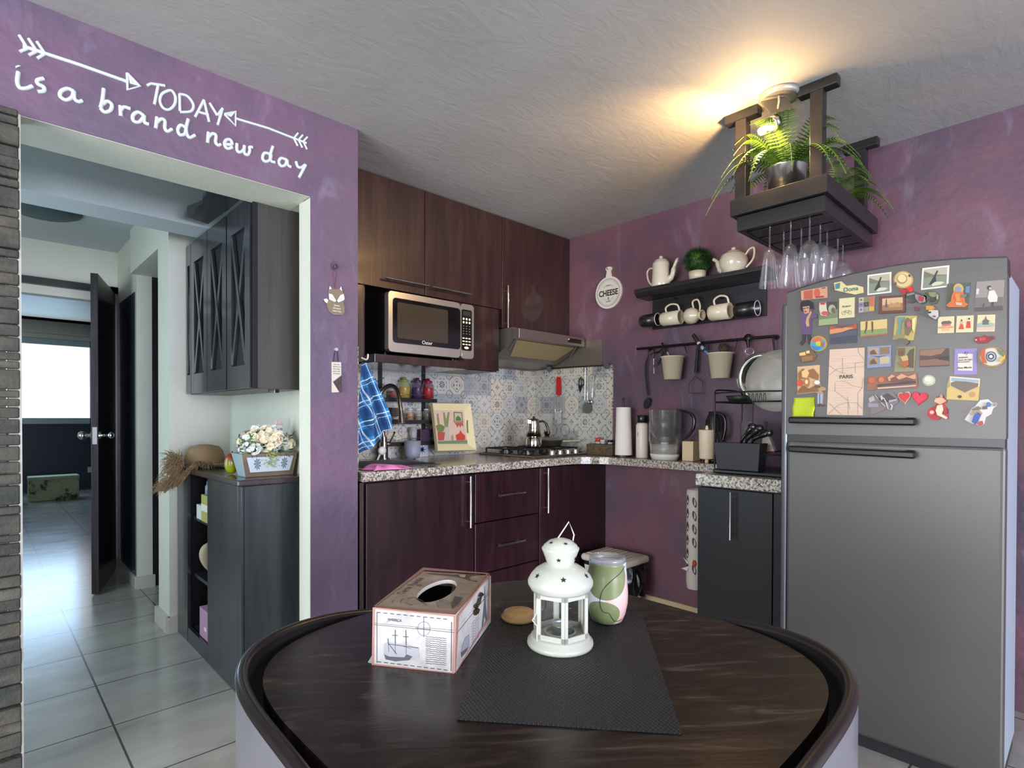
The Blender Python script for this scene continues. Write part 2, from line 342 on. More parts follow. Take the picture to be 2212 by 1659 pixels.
# hall
struct('wall_hall_right', MB(M_white).box((-1.93, -.22, 0), (-1.85, .92, H)))
struct('wall_hall_end', MB(M_white).box((-2.235, .9, 0), (-1.85, 1.14, H)).box((-2.235, 1.14, 2.11), (-1.6, 1.92, H)))
b = MB(M_white).box((-2.2, 1.92, 0), (-2.112, 2.65, H)).box((-2.112, 1.96, 0), (-1.6, 2.65, H)).box((-2.112, 1.92, 2.11), (-1.6, 1.96, H)); struct('wall_hall_corner', b)
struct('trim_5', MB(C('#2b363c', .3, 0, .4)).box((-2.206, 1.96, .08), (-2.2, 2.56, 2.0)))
struct('door_2', MB(C('#0c0b0d', .4)).box((-2.112, 1.925, 0), (-1.95, 1.96, 2.11)).box((-1.95, 1.14, 0), (-1.9, 1.92, 2.11)).box((-2.17, 1.15, 0), (-1.95, 1.19, 2.11)))
b = MB(M_white).box((-4.4, 2.62, 0), (-2.96, 2.72, H)).box((-2.96, 2.62, 2.02), (-2.2, 2.72, H)); struct('wall_hall_back', b)
struct('wall_hall_left', MB(M_white).box((-4.2, -.26, 0), (-4.1, .4, H)).box((-4.2, 2.2, 0), (-4.1, 2.65, H)).box((-4.2, .4, 2.1), (-4.1, 2.2, H)).box((-4.2, .4, 0), (-4.1, 2.2, .6)))
b = MB(M_hallceil).box((-4.4, -.10, H), (-1.85, 2.7, H+.08)); struct('ceiling_hall', b)
b = MB(M_hallceil).box((-4.2, .50, 2.09), (-1.85, .70, H)); struct('trim_2', b)
b = MB(C('#b7b3a4', .4)).box((-2.255, .885, 0), (-2.235, 1.15, .085)).box((-2.245, .88, 0), (-2.2, .9, .085)).box((-2.21, 1.9, 0), (-2.1, 1.92, .08)).box((-2.215, 1.92, 0), (-2.2, 2.6, .08))
struct('baseboard_hall', b)
b = MB(C('#c9b48f', .35)).box((-.015, -1.9, 0), (0, .3, .075)); struct('baseboard_right', b)
# round shade-like vent on the hall ceiling
c = P(95, 452, 'z', H); solo('ceiling_lamp_disc', MB(C('#42565a', .5)).lathe([(0, -.03), (.14, -.03), (.18, -.012), (.185, 0), (0, 0)], (c.x, c.y, H), 32), 'flat round grey lamp on the hall ceiling beyond the beam', 'ceiling lamp', (c.x, c.y, H))
# bedroom
BW = 8.6
z0 = P(192, 903, 'y', BW).z; z1 = P(192, 751, 'y', BW).z; xr = P(194, 850, 'y', BW).x
wx0, wx1 = -3.6, xr
b = MB(M_navy).box((-5, BW, 0), (wx0, BW+.1, 2.36)).box((wx1, BW, 0), (-.9, BW+.1, 2.36)).box((wx0, BW, 0), (wx1, BW+.1, z0)).box((wx0, BW, z1), (wx1, BW+.1, 2.36)); struct('wall_bedroom_back', b)
b = MB(M_white).box((-5, BW-.04, 2.34), (-.9, BW+.1, 2.42)).box((-5, BW-.10, 2.42), (-.9, BW+.1, 2.7)).box((-5, BW-.42, 2.60), (-.9, BW-.1, 2.7)); struct('trim_3', b)
struct('ceiling_bedroom', MB(M_white).box((-5, 2.72, 2.6), (-.9, BW, 2.7)))
struct('wall_bedroom_left', MB(M_white).box((-5.1, 2.7, 0), (-5, BW, 2.6))); struct('wall_bedroom_right', MB(M_navy).box((-.9, 2.7, 0), (-.8, BW, 2.6)))
wn = MB(C('#a8c2c4', .4)).box((wx0, BW-.03, z0-.09), (wx1+.09, BW+.02, z0)).box((wx0, BW-.03, z1), (wx1+.09, BW+.02, z1+.09)).box((wx1, BW-.03, z0-.09), (wx1+.09, BW+.02, z1+.09))
wo = struct('window_1', wn)
part('window_blind', MB(C('#fbf6f8', .8, emit=.98)).box((wx0, BW+.02, z0), (wx1, BW+.03, z1)), wo, label='sunlit white roller blind')
# door frame + open door of the bedroom
zh = P(200, 616, 'y', 2.62).z
b = MB(C('#1a1418', .35)).box((-2.96, 2.58, zh-.05), (-2.2, 2.62, zh)).box((-2.245, 2.58, 0), (-2.2, 2.62, zh)); struct('trim_4', b)
hx, hy = -2.235, 2.60; ex, ey = P(206, 1287, 'z', 0).xy
d = thing('door_1', 'open dark wooden panel door swung into the hall', 'door', (hx, hy, 0)); d['kind'] = 'structure'; del d['label']; del d['category']
dv = V((ex-hx, ey-hy, 0)); L_ = min(dv.length, .72); dv.normalize(); nv = V((dv.y, -dv.x, 0)); nv = nv if nv.x < 0 else -nv
h0 = V((hx, hy, 0))
def dq(a, t, z): return h0+dv*a+nv*t+Z*z
def dbox(mb, a0, a1, t0, t1, z0, z1, mat=None): mb.prism([dq(a0, t0, z0), dq(a1, t0, z0), dq(a1, t1, z0), dq(a0, t1, z0)], (0, 0, z1-z0), mat)
b = MB(wood('door_wood', '#141012', '#1d1719', '#2a2223', .3)); dbox(b, 0, L_, -.02, .02, .012, 2.08)
for zz in ((.15, .95), (1.15, 1.95)):
    for a in ((.07, .33), (.39, .65)): dbox(b, a[0], a[1], .02, .026, *zz)
part('door_leaf', b, d, bevel=.003)
k = MB(M_chrome); kc = dq(L_-.06, 0, 1.035)
for s_ in (1, -1):
    k.cyl(kc+nv*.02*s_, kc+nv*.028*s_, .03); k.cyl(kc+nv*.028*s_, kc+nv*.05*s_, .011); k.ell(kc+nv*.075*s_, .027, rot=None)
part('door_knob', k, d)
b = MB(M_steel); dbox(b, L_, L_+.002, -.012, .012, .98, 1.09); part('latch_plate', b, d)
# stone cladding left of the opening
st = NT('stacked_stone', .75); n1 = st.noise(scale=14, det=7, rough=.65); n2 = st.noise(v=st.mp((1, 1, 3.4), (4, 2, 0)), scale=5, det=3)
st.col(st.mix(st.ma('MULTIPLY', n1, .8), st.ramp(n2, [(.3, '#2c2e2a'), (.45, '#45473f'), (.58, '#5c5646'), (.72, '#6c6c63')]), '#2b2d29')); st.bump(n1, .7, .02)
b = MB(st.m); z = 0
while z < 2.05:
    hh = random.choice([.025, .035, .045, .06]); hh = min(hh, 2.055-z); x = -4.0
    while x < -2.9:
        ln = random.uniform(.12, .4); x2 = min(x+ln, -2.889 - random.uniform(0, .004)); 
        if x2 > -3.0: x2 = -2.889-random.uniform(0, .003)
        b.box((x, PF-random.uniform(.012, .035), z+.0015), (x2, PF+.002, z+hh-.0015)); x = x2+.002
        if x2 > -2.9: break
    z += hh
struct('wall_stone', b, bevel=.003, seg=1)
# tile panels, steel panel, granite side splash
struct('trim_tiles_back', MB(M_tileA).box((-1.79, .322, .921), (0, .33, 1.497)))
struct('trim_tiles_right', MB(M_tileB).box((-.008, -.373, .921), (0, .33, 1.503)))
b = MB(M_hood).box((-.645, .320, 1.497), (0, .33, 1.71)).box((-.01, -.287, 1.503), (0, .32, 1.675)); struct('trim_steel_panel', b)
struct('trim_side_splash', MB(M_granite).box((-1.79, -.30, .925), (-1.77, .322, 1.47)))
# ---------------------------------------------------------------- painted writing
b = MB(C('#c9d3ce', .6))
def wp(zx, zy): return P(zx/2.765, zy/2.765, 'y', PF-.0005)
def stroke(pts, r=.0062, k=5): b.tube(spline([wp(*p) for p in pts], k), r, 6)
def line(pts, r=.005): b.tube([wp(*p) for p in pts], r, 6)
T = 1
line([(135, 275), (470, 385), (760, 488)], .006)                        # left arrow
for q in (0, 55, 105):
    line([(115+q, 210+q*.36), (165+q, 290+q*.30)], .0048); line([(165+q, 290+q*.30), (118+q, 310+q*.38)], .0048)
line([(760, 438), (838, 516), (762, 535), (760, 438)], .005)
b.prism([wp(762, 442), wp(836, 516), wp(775, 500)], (0, -.002, 0)); line([(775, 470), (790, 500)], .004)
line([(1340, 682), (1408, 665), (1406, 752), (1340, 682)], .005); b.prism([wp(1342, 682), wp(1406, 668), (wp(1380, 700))], (0, -.002, 0))
line([(1408, 708), (1600, 765), (1830, 855)], .005)                    # right arrow
for q in (0, 28, 56):
    line([(1755+q, 826+q*.35), (1780+q, 795+q*.42)], .0042); line([(1755+q, 826+q*.35), (1778+q, 872+q*.37)], .0042)
line([(878, 512), (900, 500), (985, 512)]); line([(945, 508), (922, 625)])                    # T
stroke([(1010, 540), (968, 562), (955, 605), (975, 645), (1010, 655), (1042, 625), (1048, 580), (1030, 545), (1010, 540)], .005)
line([(1072, 562), (1075, 665)]); stroke([(1072, 562), (1120, 575), (1155, 625), (1140, 665), (1075, 670)], .005)
line([(1165, 700), (1218, 598)]); line([(1218, 598), (1250, 730)]); line([(1180, 668), (1245, 685)])
line([(1252, 615), (1298, 690)]); line([(1330, 648), (1300, 748)]); line([(1330, 648), (1298, 690)])
R6 = .0062
stroke([(110, 430), (104, 490), (120, 525), (160, 528), (195, 515)], R6); line([(106, 396), (112, 404)], .008)     # i
stroke([(262, 470), (225, 480), (228, 502), (262, 520), (262, 545), (225, 548)], R6)                               # s
stroke([(440, 545), (405, 530), (368, 545), (360, 575), (395, 598), (432, 580), (442, 545), (445, 590), (470, 608), (492, 602)], R6)   # a
stroke([(620, 530), (612, 600), (600, 645)], R6); stroke([(600, 645), (625, 670), (660, 660), (668, 625), (640, 605), (612, 625)], R6)  # b
line([(718, 632), (722, 695)], R6); stroke([(722, 660), (740, 640), (778, 650)], R6)                                # r
stroke([(858, 690), (825, 670), (795, 690), (798, 722), (830, 730), (855, 705), (862, 690), (862, 730), (888, 742)], R6)   # a
line([(938, 700), (930, 768)], R6); stroke([(932, 738), (960, 712), (985, 722), (985, 765), (1000, 785), (1028, 772)], R6)   # n
stroke([(1108, 762), (1080, 748), (1062, 775), (1075, 805), (1105, 800), (1112, 765)], R6); stroke([(1125, 712), (1112, 765), (1118, 805), (1135, 822), (1165, 808)], R6)  # d
line([(1245, 790), (1240, 855)], R6); stroke([(1242, 825), (1265, 800), (1290, 808), (1288, 850), (1305, 868), (1318, 862)], R6)      # n
stroke([(1342, 862), (1385, 862), (1375, 835), (1350, 838), (1340, 865), (1360, 888), (1388, 880)], R6)                      # e
stroke([(1415, 858), (1415, 895), (1432, 910), (1455, 895), (1460, 870)], R6); stroke([(1460, 870), (1458, 912), (1480, 925), (1492, 900), (1490, 880), (1508, 880)], R6)  # w
stroke([(1612, 920), (1580, 915), (1568, 945), (1585, 965), (1612, 955), (1620, 925)], R6); stroke([(1630, 875), (1615, 925), (1618, 960), (1642, 970)], R6)   # d
stroke([(1712, 955), (1680, 945), (1665, 968), (1680, 992), (1705, 985), (1715, 955), (1718, 985), (1738, 998)], R6)   # a
stroke([(1768, 965), (1778, 995), (1800, 1000), (1822, 985)], R6); line([(1826, 985), (1785, 1062)], R6)                        # y
solo('wall_lettering', b, 'white hand-painted lettering TODAY is a brand new day with two arrows', 'wall writing', (-2.4, PF, 2.2))
# ================================================================== KITCHEN FURNITURE
def bar_handle(parent, p, q, out, r=.0055, name='handle'):
    """steel bar on two standoffs"""
    p = V(p); q = V(q); o = V(out); d = (q-p).normalized(); b = MB(M_chrome).cyl(p+o, q+o, r, n=14)
    for c in (p+d*.03, q-d*.03): b.cyl(c, c+o, r*.7, n=10)
    return part(name, b, parent)
# upper cabinet with microwave niche
t = thing('wall_cabinet', 'dark brown wall cabinet with two flap doors above the microwave niche', 'cabinet', (-1.21, .0, 1.43))
b = MB(M_esp).box((-1.788, .022, 1.44), (-1.765, .318, 2.395)).box((-.685, .022, 1.44), (-.662, .318, 2.395)).box((-1.765, .022, 1.44), (-.685, .318, 1.462)).box((-1.765, .30, 1.462), (-.685, .318, 2.38)).box((-1.765, .022, 1.835), (-.685, .30, 1.857))
b.use(M_upper).box((-1.788, .002, 1.436), (-1.578, .022, 1.822)).box((-.998, .002, 1.445), (-.662, .022, 1.822)).box((-1.58, .022, 1.462), (-1.56, .30, 1.835)).box((-1.0, .022, 1.462), (-.98, .30, 1.835))
part('cabinet_body', b, t, bevel=.002)
for x0, x1, hx0, hx1, dz in ((-1.788, -1.213, -1.475, -1.205, 0), (-1.209, -.641, -1.182, -.912, .0)):
    o = part('door', MB(M_upper).box((x0, 0, 1.825), (x1, .02, 2.394)), t, bevel=.002)
    bar_handle(o, (hx0, 0, 1.872), (hx1, 0, 1.872), (0, -.03, 0))
part('shelf_board', MB(M_upper).box((-1.578, -.105, 1.430), (-.998, .30, 1.472)), t, bevel=.002)
t = thing('wall_cabinet', 'dark brown wall cabinet with one door above the range hood, against the purple wall', 'cabinet', (-.32, .0, 1.70))
part('cabinet_body', MB(M_esp).box((-.640, .022, 1.715), (-.002, .318, 2.395)), t)
o = part('door', MB(M_upper).box((-.637, 0, 1.712), (-.002, .02, 2.394)), t, bevel=.002)
bar_handle(o, (-.614, 0, 1.712), (-.614, 0, 1.972), (0, -.03, 0))
# microwave
t = thing('microwave', 'stainless steel microwave with black door window standing in the wall cabinet niche', 'microwave', (-1.24, 0, 1.48))
fy = -.125
b = MB(C('#131313', .35)).box((-1.512, fy+.035, 1.49), (-.972, .27, 1.783))
for x in (-1.46, -1.02):
    b.cyl((x, 0, 1.474), (x, 0, 1.49), .014)
part('housing', b, t, bevel=.006)
fx = lambda px, py: P(px, py, 'y', fy)
def rr(x0, x1, z0, z1, y, r=.02, n=5):
    out = []
    for cx, cz, a in ((x1-r, z1-r, 0), (x0+r, z1-r, 90), (x0+r, z0+r, 180), (x1-r, z0+r, 270)):
        out += [V((cx+r*math.cos(math.radians(a+90*i/n)), y, cz+r*math.sin(math.radians(a+90*i/n)))) for i in range(n+1)]
    return out
ms = brushed('microwave_steel', '#e2ddd0', .25, 0)
part('door_frame', MB(ms).prism(rr(-1.514, -1.064, 1.486, 1.786, fy), (0, .036, 0)), t, bevel=.006, label='brushed steel door frame')
b = MB(C('#0d0c0c', .12, coat=.5)).prism(rr(-1.49, -1.066, 1.532, 1.755, fy-.002, .018), (0, .01, 0)); b.use(C('#3d3428', .2, coat=.4)).prism(rr(-1.465, -1.15, 1.556, 1.735, fy-.0028, .01), (0, .002, 0))
b.use(C('#e8e4d8', .4)).txt('Oster', (-1.285, fy-.003, 1.547), X, Z, .026, sx=1.05)
part('door_window', b, t)
cp = part('control_panel', MB(ms).prism(rr(-1.062, -.968, 1.486, 1.786, fy), (0, .036, 0)), t, bevel=.005)
b = MB(C('#0d0c0c', .15, coat=.4)).prism(rr(-1.056, -.984, 1.53, 1.755, fy-.002, .01), (0, .01, 0)); b.use(C('#2c3530', .2)).box((-1.048, fy-.003, 1.722), (-.994, fy-.001, 1.745)); part('key_field', b, cp)
b = MB(C('#e9dcb6', .4, emit=.15))
for i in range(3):
    for j in range(2): b.cyl((-1.043+.021*i, fy-.0035, 1.703-.019*j), (-1.043+.021*i, fy-.001, 1.703-.019*j), .0062, n=12)
for i in range(3):
    for j, zz in enumerate((1.597, 1.58, 1.563)): b.prism(ellp((-1.043+.021*i, fy-.001, zz), X, Z, .0085, .0035, 12), (0, -.002, 0))
b.prism(ellp((-1.022, fy-.001, 1.545), X, Z, .016, .007, 16), (0, -.002, 0))
b.use(C('#77715f', .4))
for i in range(3):
    for zz in (1.664, 1.65, 1.636, 1.622): b.box((-1.048+.021*i, fy-.003, zz-.002), (-1.038+.021*i, fy-.001, zz+.002))
part('button', b, cp, label='pale lit keypad buttons')
b = MB(ms).prism(rr(-1.052, -.985, 1.497, 1.517, fy-.002, .004), (0, .006, 0)); part('release_button', b, cp)
# range hood
t = thing('range_hood', 'stainless steel range hood with slanted greasy underside below the cabinet', 'range hood', (-.32, .1, 1.5))
prof = [(.318, 1.708), (-.09, 1.708), (-.09, 1.64), (-.02, 1.585), (.10, 1.53), (.30, 1.508), (.318, 1.508)]
b = MB(M_hood).prism([(-.632, y, z) for y, z in prof], (.61, 0, 0)); part('hood_body', b, t, bevel=.004)
part('visor', MB(brushed('hood_front', '#9a9088', .3, 0, .8)).box((-.637, -.15, 1.636), (-.018, -.09, 1.695)), t, bevel=.003)
b = MB(C('#17140f', .3)).box((-.19, -.1515, 1.652), (-.055, -.150, 1.680)).use(C('#e9e6dd', .3)).cyl((-.185, -.150, 1.672), (-.185, -.154, 1.672), .005); part('control_strip', b, t)
b = MB(C('#8c7c55', .35)).prism([(-.60, -.085, 1.634), (-.06, -.085, 1.634), (-.12, .03, 1.556), (-.54, .03, 1.556)], (0, -.004, -.008)); part('filter_panel', b, t, label='yellowed filter panel')
part('arm', MB(M_steel).bar((-.05, -.10, 1.636), (-.03, -.03, 1.575), .012, .004), t); part('arm', MB(M_steel).bar((-.61, -.10, 1.636), (-.60, -.02, 1.575), .012, .004), t)
# base cabinets
BF = -.305
def base(name, label, x0, x1, loc):
    t = thing(name, label, 'cabinet', loc)
    b = MB(M_esp).box((x0, BF+.02, .10), (x1, .318, .70)).box((x0, BF+.02, .70), (x0+.018, .318, .878)).box((x1-.018, BF+.02, .70), (x1, .318, .878)).box((x0, .30, .70), (x1, .318, .878)).box((x0, BF+.02, .84), (x1, BF+.035, .878)).use(C('#1a0d12', .4)).box((x0, BF+.06, .0), (x1, .318, .10)); part('cabinet_body', b, t); return t
t = base('base_cabinet', 'dark brown base cabinet with one wide door under the sink', -1.768, -1.121, (-1.45, 0, 0))
part('face_frame', MB(M_upper).box((-1.768, BF, .10), (-1.748, BF+.02, .872)), t)
o = part('door', MB(M_esp).box((-1.742, BF-.012, .105), (-1.124, BF+.02, .868)), t, bevel=.003)
bar_handle(o, (-1.170, BF-.012, .60), (-1.170, BF-.012, .862), (0, -.03, 0))
t = base('base_cabinet', 'dark brown drawer cabinet with horizontal bar handles between two doors', -1.120, -.634, (-.87, 0, 0))
for z0_, z1_, hz in ((.612, .868, .745), (.342, .606, .477), (.14, .336, .23)):
    o = part('drawer', MB(M_esp).box((-1.116, BF-.012, z0_), (-.638, BF+.02, z1_)), t, bevel=.003)
    bar_handle(o, (-.975, BF-.012, hz), (-.775, BF-.012, hz), (0, -.028, 0))
part('toe_strip', MB(M_steel).box((-1.116, BF+.035, .09), (-.638, BF+.06, .105)), t)
t = base('base_cabinet', 'dark brown corner base cabinet with one door beside the purple wall', -.633, -.002, (-.3, 0, 0))
o = part('door', MB(M_esp).box((-.630, BF-.012, .105), (-.004, BF+.02, .868)), t, bevel=.003)
bar_handle(o, (-.588, BF-.012, .608), (-.588, BF-.012, .868), (0, -.03, 0))
# countertop (L) with round inner corner
CT = .92
pts = [(-1.768, -.335), (-.42, -.335)] + [(-.42+.215*math.sin(math.radians(a)), -.55+.215*math.cos(math.radians(a))) for a in (15, 30, 45, 60, 75)] + [(-.205, -.55), (-.205, -1.215), (-.012, -1.215), (-.012, -.012), (-.012, .32), (-1.768, .32)]
b = MB(M_granite)
sx0, sx1, sy0, sy1 = -1.70, -1.27, -.20, .20
b.prism([(x, y, CT) for x, y in [(sx1, -.335)]+pts[1:-1]+[(sx1, .32)]], (0, 0, -.042))
b.box((-1.768, -.335, CT-.042), (sx0, .32, CT)).box((sx0, -.335, CT-.042), (sx1, sy0, CT)).box((sx0, sy1, CT-.042), (sx1, .32, CT))
solo('countertop', b, 'speckled granite countertop running round the corner over the base cabinets', 'countertop', (-.9, 0, CT-.042), bevel=.003)
# sink
t = thing('kitchen_sink', 'stainless steel sink let into the countertop at the left', 'sink', (-1.48, 0, CT-.16))
ss = C('#a9a7a2', .22, .95)
b = MB(ss); g = .012
b.box((sx0-g, sy0-g, CT), (sx1+g, sy0, CT+.004)).box((sx0-g, sy1, CT), (sx1+g, sy1+g, CT+.004)).box((sx0-g, sy0, CT), (sx0, sy1, CT+.004)).box((sx1, sy0, CT), (sx1+g, sy1, CT+.004)); part('rim', b, t)
b = MB(ss).box((sx0, sy0, CT-.16), (sx1, sy1, CT-.155)).box((sx0, sy0, CT-.16), (sx0+.003, sy1, CT)).box((sx1-.003, sy0, CT-.16), (sx1, sy1, CT)).box((sx0, sy0, CT-.16), (sx1, sy0+.003, CT)).box((sx0, sy1-.003, CT-.16), (sx1, sy1, CT)); part('basin', b, t)
part('drain', MB(M_chrome).cyl((-1.48, 0, CT-.155), (-1.48, 0, CT-.151), .04), t)
# faucet
t = thing('faucet', 'brushed nickel gooseneck faucet arching over the sink', 'faucet', (-1.56, .255, CT))
nk = C('#8d857a', .25, .95); fb = P(829, 985, 'y', .24); FX = fb.x
b = MB(nk).cyl((FX, .24, CT), (FX, .24, CT+.012), .032).cyl((FX, .24, CT+.012), (FX, .24, CT+.10), .024).cyl((FX, .24, CT+.10), (FX, .24, CT+.13), .018); part('faucet_body', b, t, bevel=.002)
q = [P(*a, 'y', yy) for a, yy in (((822, 900), .24), ((818, 872), .24), ((824, 846), .235), ((842, 833), .20), ((857, 842), .16), ((863, 868), .13), ((866, 888), .12))]
part('spout', MB(nk).tube([V((FX, .24, CT+.12))]+spline(q, 6), .012, 14), t)
e0 = q[-1]; e1 = P(868, 914, 'y', .112); part('spray_head', MB(nk).cyl(e0, e1, .014, .019), t, bevel=.002)
part('lever', MB(M_chrome).cyl((FX+.02, .22, CT+.09), P(852, 934, 'y', .14), .006).ell((FX+.02, .225, CT+.09), .014), t)
# cooktop
t = thing('gas_cooktop', 'steel and dark glass gas cooktop with knobs along its right side', 'cooktop', (-.33, .02, CT))
cx0, cx1, cy0, cy1 = -.62, -.045, -.255, .24
part('steel_plate', MB(C('#8b7f74', .22, .9)).box((cx0, cy0, CT), (cx1, cy1, CT+.012)), t, bevel=.004)
part('dark_plate', MB(C('#100e10', .15, coat=.5)).box((cx0+.02, cy0+.085, CT+.012), (cx1-.02, cy1-.02, CT+.016)), t)
bx = [(-.48, -.06), (-.19, -.06), (-.48, .13), (-.19, .13)]
for x, y in bx:
    o = part('burner', MB(C('#4b4743', .35, .7)).cyl((x, y, CT+.016), (x, y, CT+.024), .045).use(M_blk).cyl((x, y, CT+.024), (x, y, CT+.032), .03), t, bevel=.002)
for x in (-.48, -.19):
    g_ = MB(C('#121112', .5)); zt = CT+.042
    for y in (-.145, .03, .215): g_.bar((x-.095, y, zt), (x+.095, y, zt), .008, .008)
    for dx in (-.095, .095): g_.bar((x+dx, -.145, zt), (x+dx, .215, zt), .008, .008)
    for y in (-.06, .13):
        for dx, dy in ((1, 0), (-1, 0), (0, 1), (0, -1)): g_.bar((x+dx*.095, y+dy*.085, zt), (x+dx*.03, y+dy*.03, zt+.002), .007, .008)
    for dx in (-.095, .095):
        for y in (-.145, .215): g_.bar((x+dx, y, CT+.014), (x+dx, y, zt), .008, .008)
    part('grate', g_, t)
for i in range(4):
    kx, ky = -.41+.075*i, -.212; part('knob', MB(C('#c8bfae', .25, .8)).cyl((kx, ky, CT+.012), (kx, ky, CT+.034), .020, .017, 20).box((kx-.018, ky-.004, CT+.034), (kx+.018, ky+.004, CT+.040)), t, bevel=.001)
# moka pot (on the left rear burner), its base reaches y ~ 957 in the photo
mp = P(1150, 955, 'z', CT+.047); mx, my = -.245, -.055
mk = C('#b9b2a4', .12, 1.)
def moka(x, y, z0_):
    t = thing('moka_pot', 'polished steel stovetop coffee pot with a black handle on the cooktop', 'coffee pot', (x, y, z0_))
    c = (x, y, z0_)
    part('water_chamber', MB(mk).lathe([(0, 0), (.052, 0), (.054, .008), (.053, .055), (.047, .068), (0, .068)], c), t)
    part('upper_pot', MB(mk).lathe([(0, .066), (.047, .068), (.042, .12), (.036, .165), (.038, .176), (.036, .176), (0, .172)], c), t)
    b = MB(mk).prism([(x-.033, y-.012, z0_+.174), (x-.054, y, z0_+.178), (x-.033, y+.012, z0_+.174)], (0, 0, -.02)); part('spout', b, t)
    l = part('lid', MB(mk).lathe([(.038, .176), (.03, .184), (0, .188)], c), t); part('lid_knob', MB(M_blk).lathe([(0, .186), (.007, .188), (.009, .197), (0, .202)], c, 14), l)
    d_ = (RT*.9+V((0, 0, 0))).normalized(); q_ = [V(c)+d_*.036+Z*.165, V(c)+d_*.062+Z*.168, V(c)+d_*.085+Z*.14, V(c)+d_*.096+Z*.09]
    part('handle', MB(M_blk).tube(spline(q_, 5), [.007]*8+[.009]*8, 10), t); return t
m_ = P(1150, 956, 'y', -.03); moka(-.385, -.03, CT+.048)
# ================================================================== THINGS ON AND ABOVE THE COUNTER
def RP(px, py, o, n):
    D = FW + RT*((px-PX)/F) + UP*((PY-py)/F); o = V(o); n = V(n); return CAM + D*((o-CAM).dot(n)/D.dot(n))
# spice rack on the tiles
t = thing('spice_rack', 'dark wooden three-tier wall rack on the tiles behind the faucet', 'rack', (-1.14, .28, 1.01))
SR = []
for z_ in (1.272, 1.143, 1.016):
    part('shelf', MB(M_blackY).box((-1.32, .235, z_-.022), (-.955, .318, z_)), t, bevel=.0015)
for x_ in (-1.30, -1.0):
    part('hanging_bar', MB(C('#1b191c', .5)).box((x_-.012, .312, .94), (x_+.012, .321, 1.43)), t)
rl = C('#c9c7c0', .2, .9)
for z_ in (1.272, 1.143, 1.016): part('rail', MB(rl).tube([(-1.318, .30, z_+.02), (-1.318, .235, z_+.02), (-.957, .235, z_+.02), (-.957, .30, z_+.02)], .0015, 6), t)
def jar(x, y, z_, r, h, body, lidc, label, grp, knob=True, name='spice_jar', cat='jar', frac=.62, gc='#cfd6d2', ga=.12):
    t = thing(name, label, cat, (x, y, z_), grp)
    part('contents', MB(C(body, .5)).lathe([(0, .004), (r*.86, .004), (r*.9, h*frac*.85), (0, h*frac*.85)], (x, y, z_), 18), t)
    part('glass_body', MB(thin('g', gc, ga)).lathe([(0, 0), (r, 0), (r, h*.62), (r*.7, h*.76), (r*.7, h*.8)], (x, y, z_), 20), t)
    pr = [(0, h*.78), (r*.78, h*.78), (r*.78, h*.86), (0, h*.9)] if not knob else [(0, h*.78), (r*.8, h*.78), (r*.72, h*.86), (r*.3, h*.9), (r*.4, h*.97), (0, h)]
    part('lid', MB(C(lidc, .35, 0, .3)).lathe(pr, (x, y, z_), 20), t); return t
jz = 1.2725
for px_, c1, l1, g1, lab in ((873, '#c8901f', '#7c8a3a', '#a8ad62', 'squat jar with olive green stopper and yellow contents on the top rack shelf'), (901, '#5a3a63', '#4a2a52', '#4a2d58', 'squat purple jar in the middle of the top rack shelf'), (924, '#c03a2a', '#8e0f2c', '#8a1030', 'squat crimson jar at the right end of the top rack shelf')):
    p = P(px_, 860, 'y', .275); jar(p.x, .275, jz, .037, .125, c1, l1, lab, None, gc=g1, ga=.35)
p = P(849, 858, 'y', .275); jar(p.x, .28, jz, .028, .075, '#b3361e', '#c24a22', 'small red-lidded jar behind the faucet on the top rack shelf', None, False)
for i, px_ in enumerate((868, 886, 904, 922)):
    p = P(px_, 900, 'y', .27); jar(p.x, .272, 1.1435, .023, .078, ['#3a2617', '#b5793a', '#8f8b78', '#5c3a24'][i], '#c9cfd0', ['small spice jar with near-black contents behind the faucet head on the middle shelf', 'small spice jar with orange-brown contents on the middle shelf', 'small spice jar with pale contents on the middle shelf', 'small spice jar with reddish brown contents, last on the middle shelf'][i], None, False)
p = P(850, 895, 'y', .27); solo('spice_box', MB(C('#4b3a34', .5)).box((p.x-.022, .25, 1.1435), (p.x+.022, .30, 1.215)).use(C('#b9c29a', .5)).box((p.x-.015, .2495, 1.15), (p.x+.022, .2505, 1.158)), 'small brown spice box with a pale green stripe on the middle shelf', 'box', (p.x, .275, 1.1435), bevel=.001)
p = P(918, 938, 'y', .27); solo('tea_box', MB(C('#3b2a46', .45)).box((p.x-.05, .242, 1.0165), (p.x+.034, .30, 1.088)).use(C('#7a2c2c', .4)).box((p.x-.05, .2415, 1.0165), (p.x-.046, .2425, 1.088)), 'dark purple box on the bottom rack shelf', 'box', (p.x, .27, 1.0165), bevel=.001)
p = P(893, 925, 'y', .275); solo('glass_tumbler', MB(thin('g', '#dfe8e8', .35)).lathe([(0, 0), (.02, 0), (.024, .085), (.022, .085), (.018, .004), (0, .004)], (p.x, .275, 1.0165), 18), 'clear glass tumbler beside the purple box on the bottom rack shelf', 'glass', (p.x, .275, 1.0165))
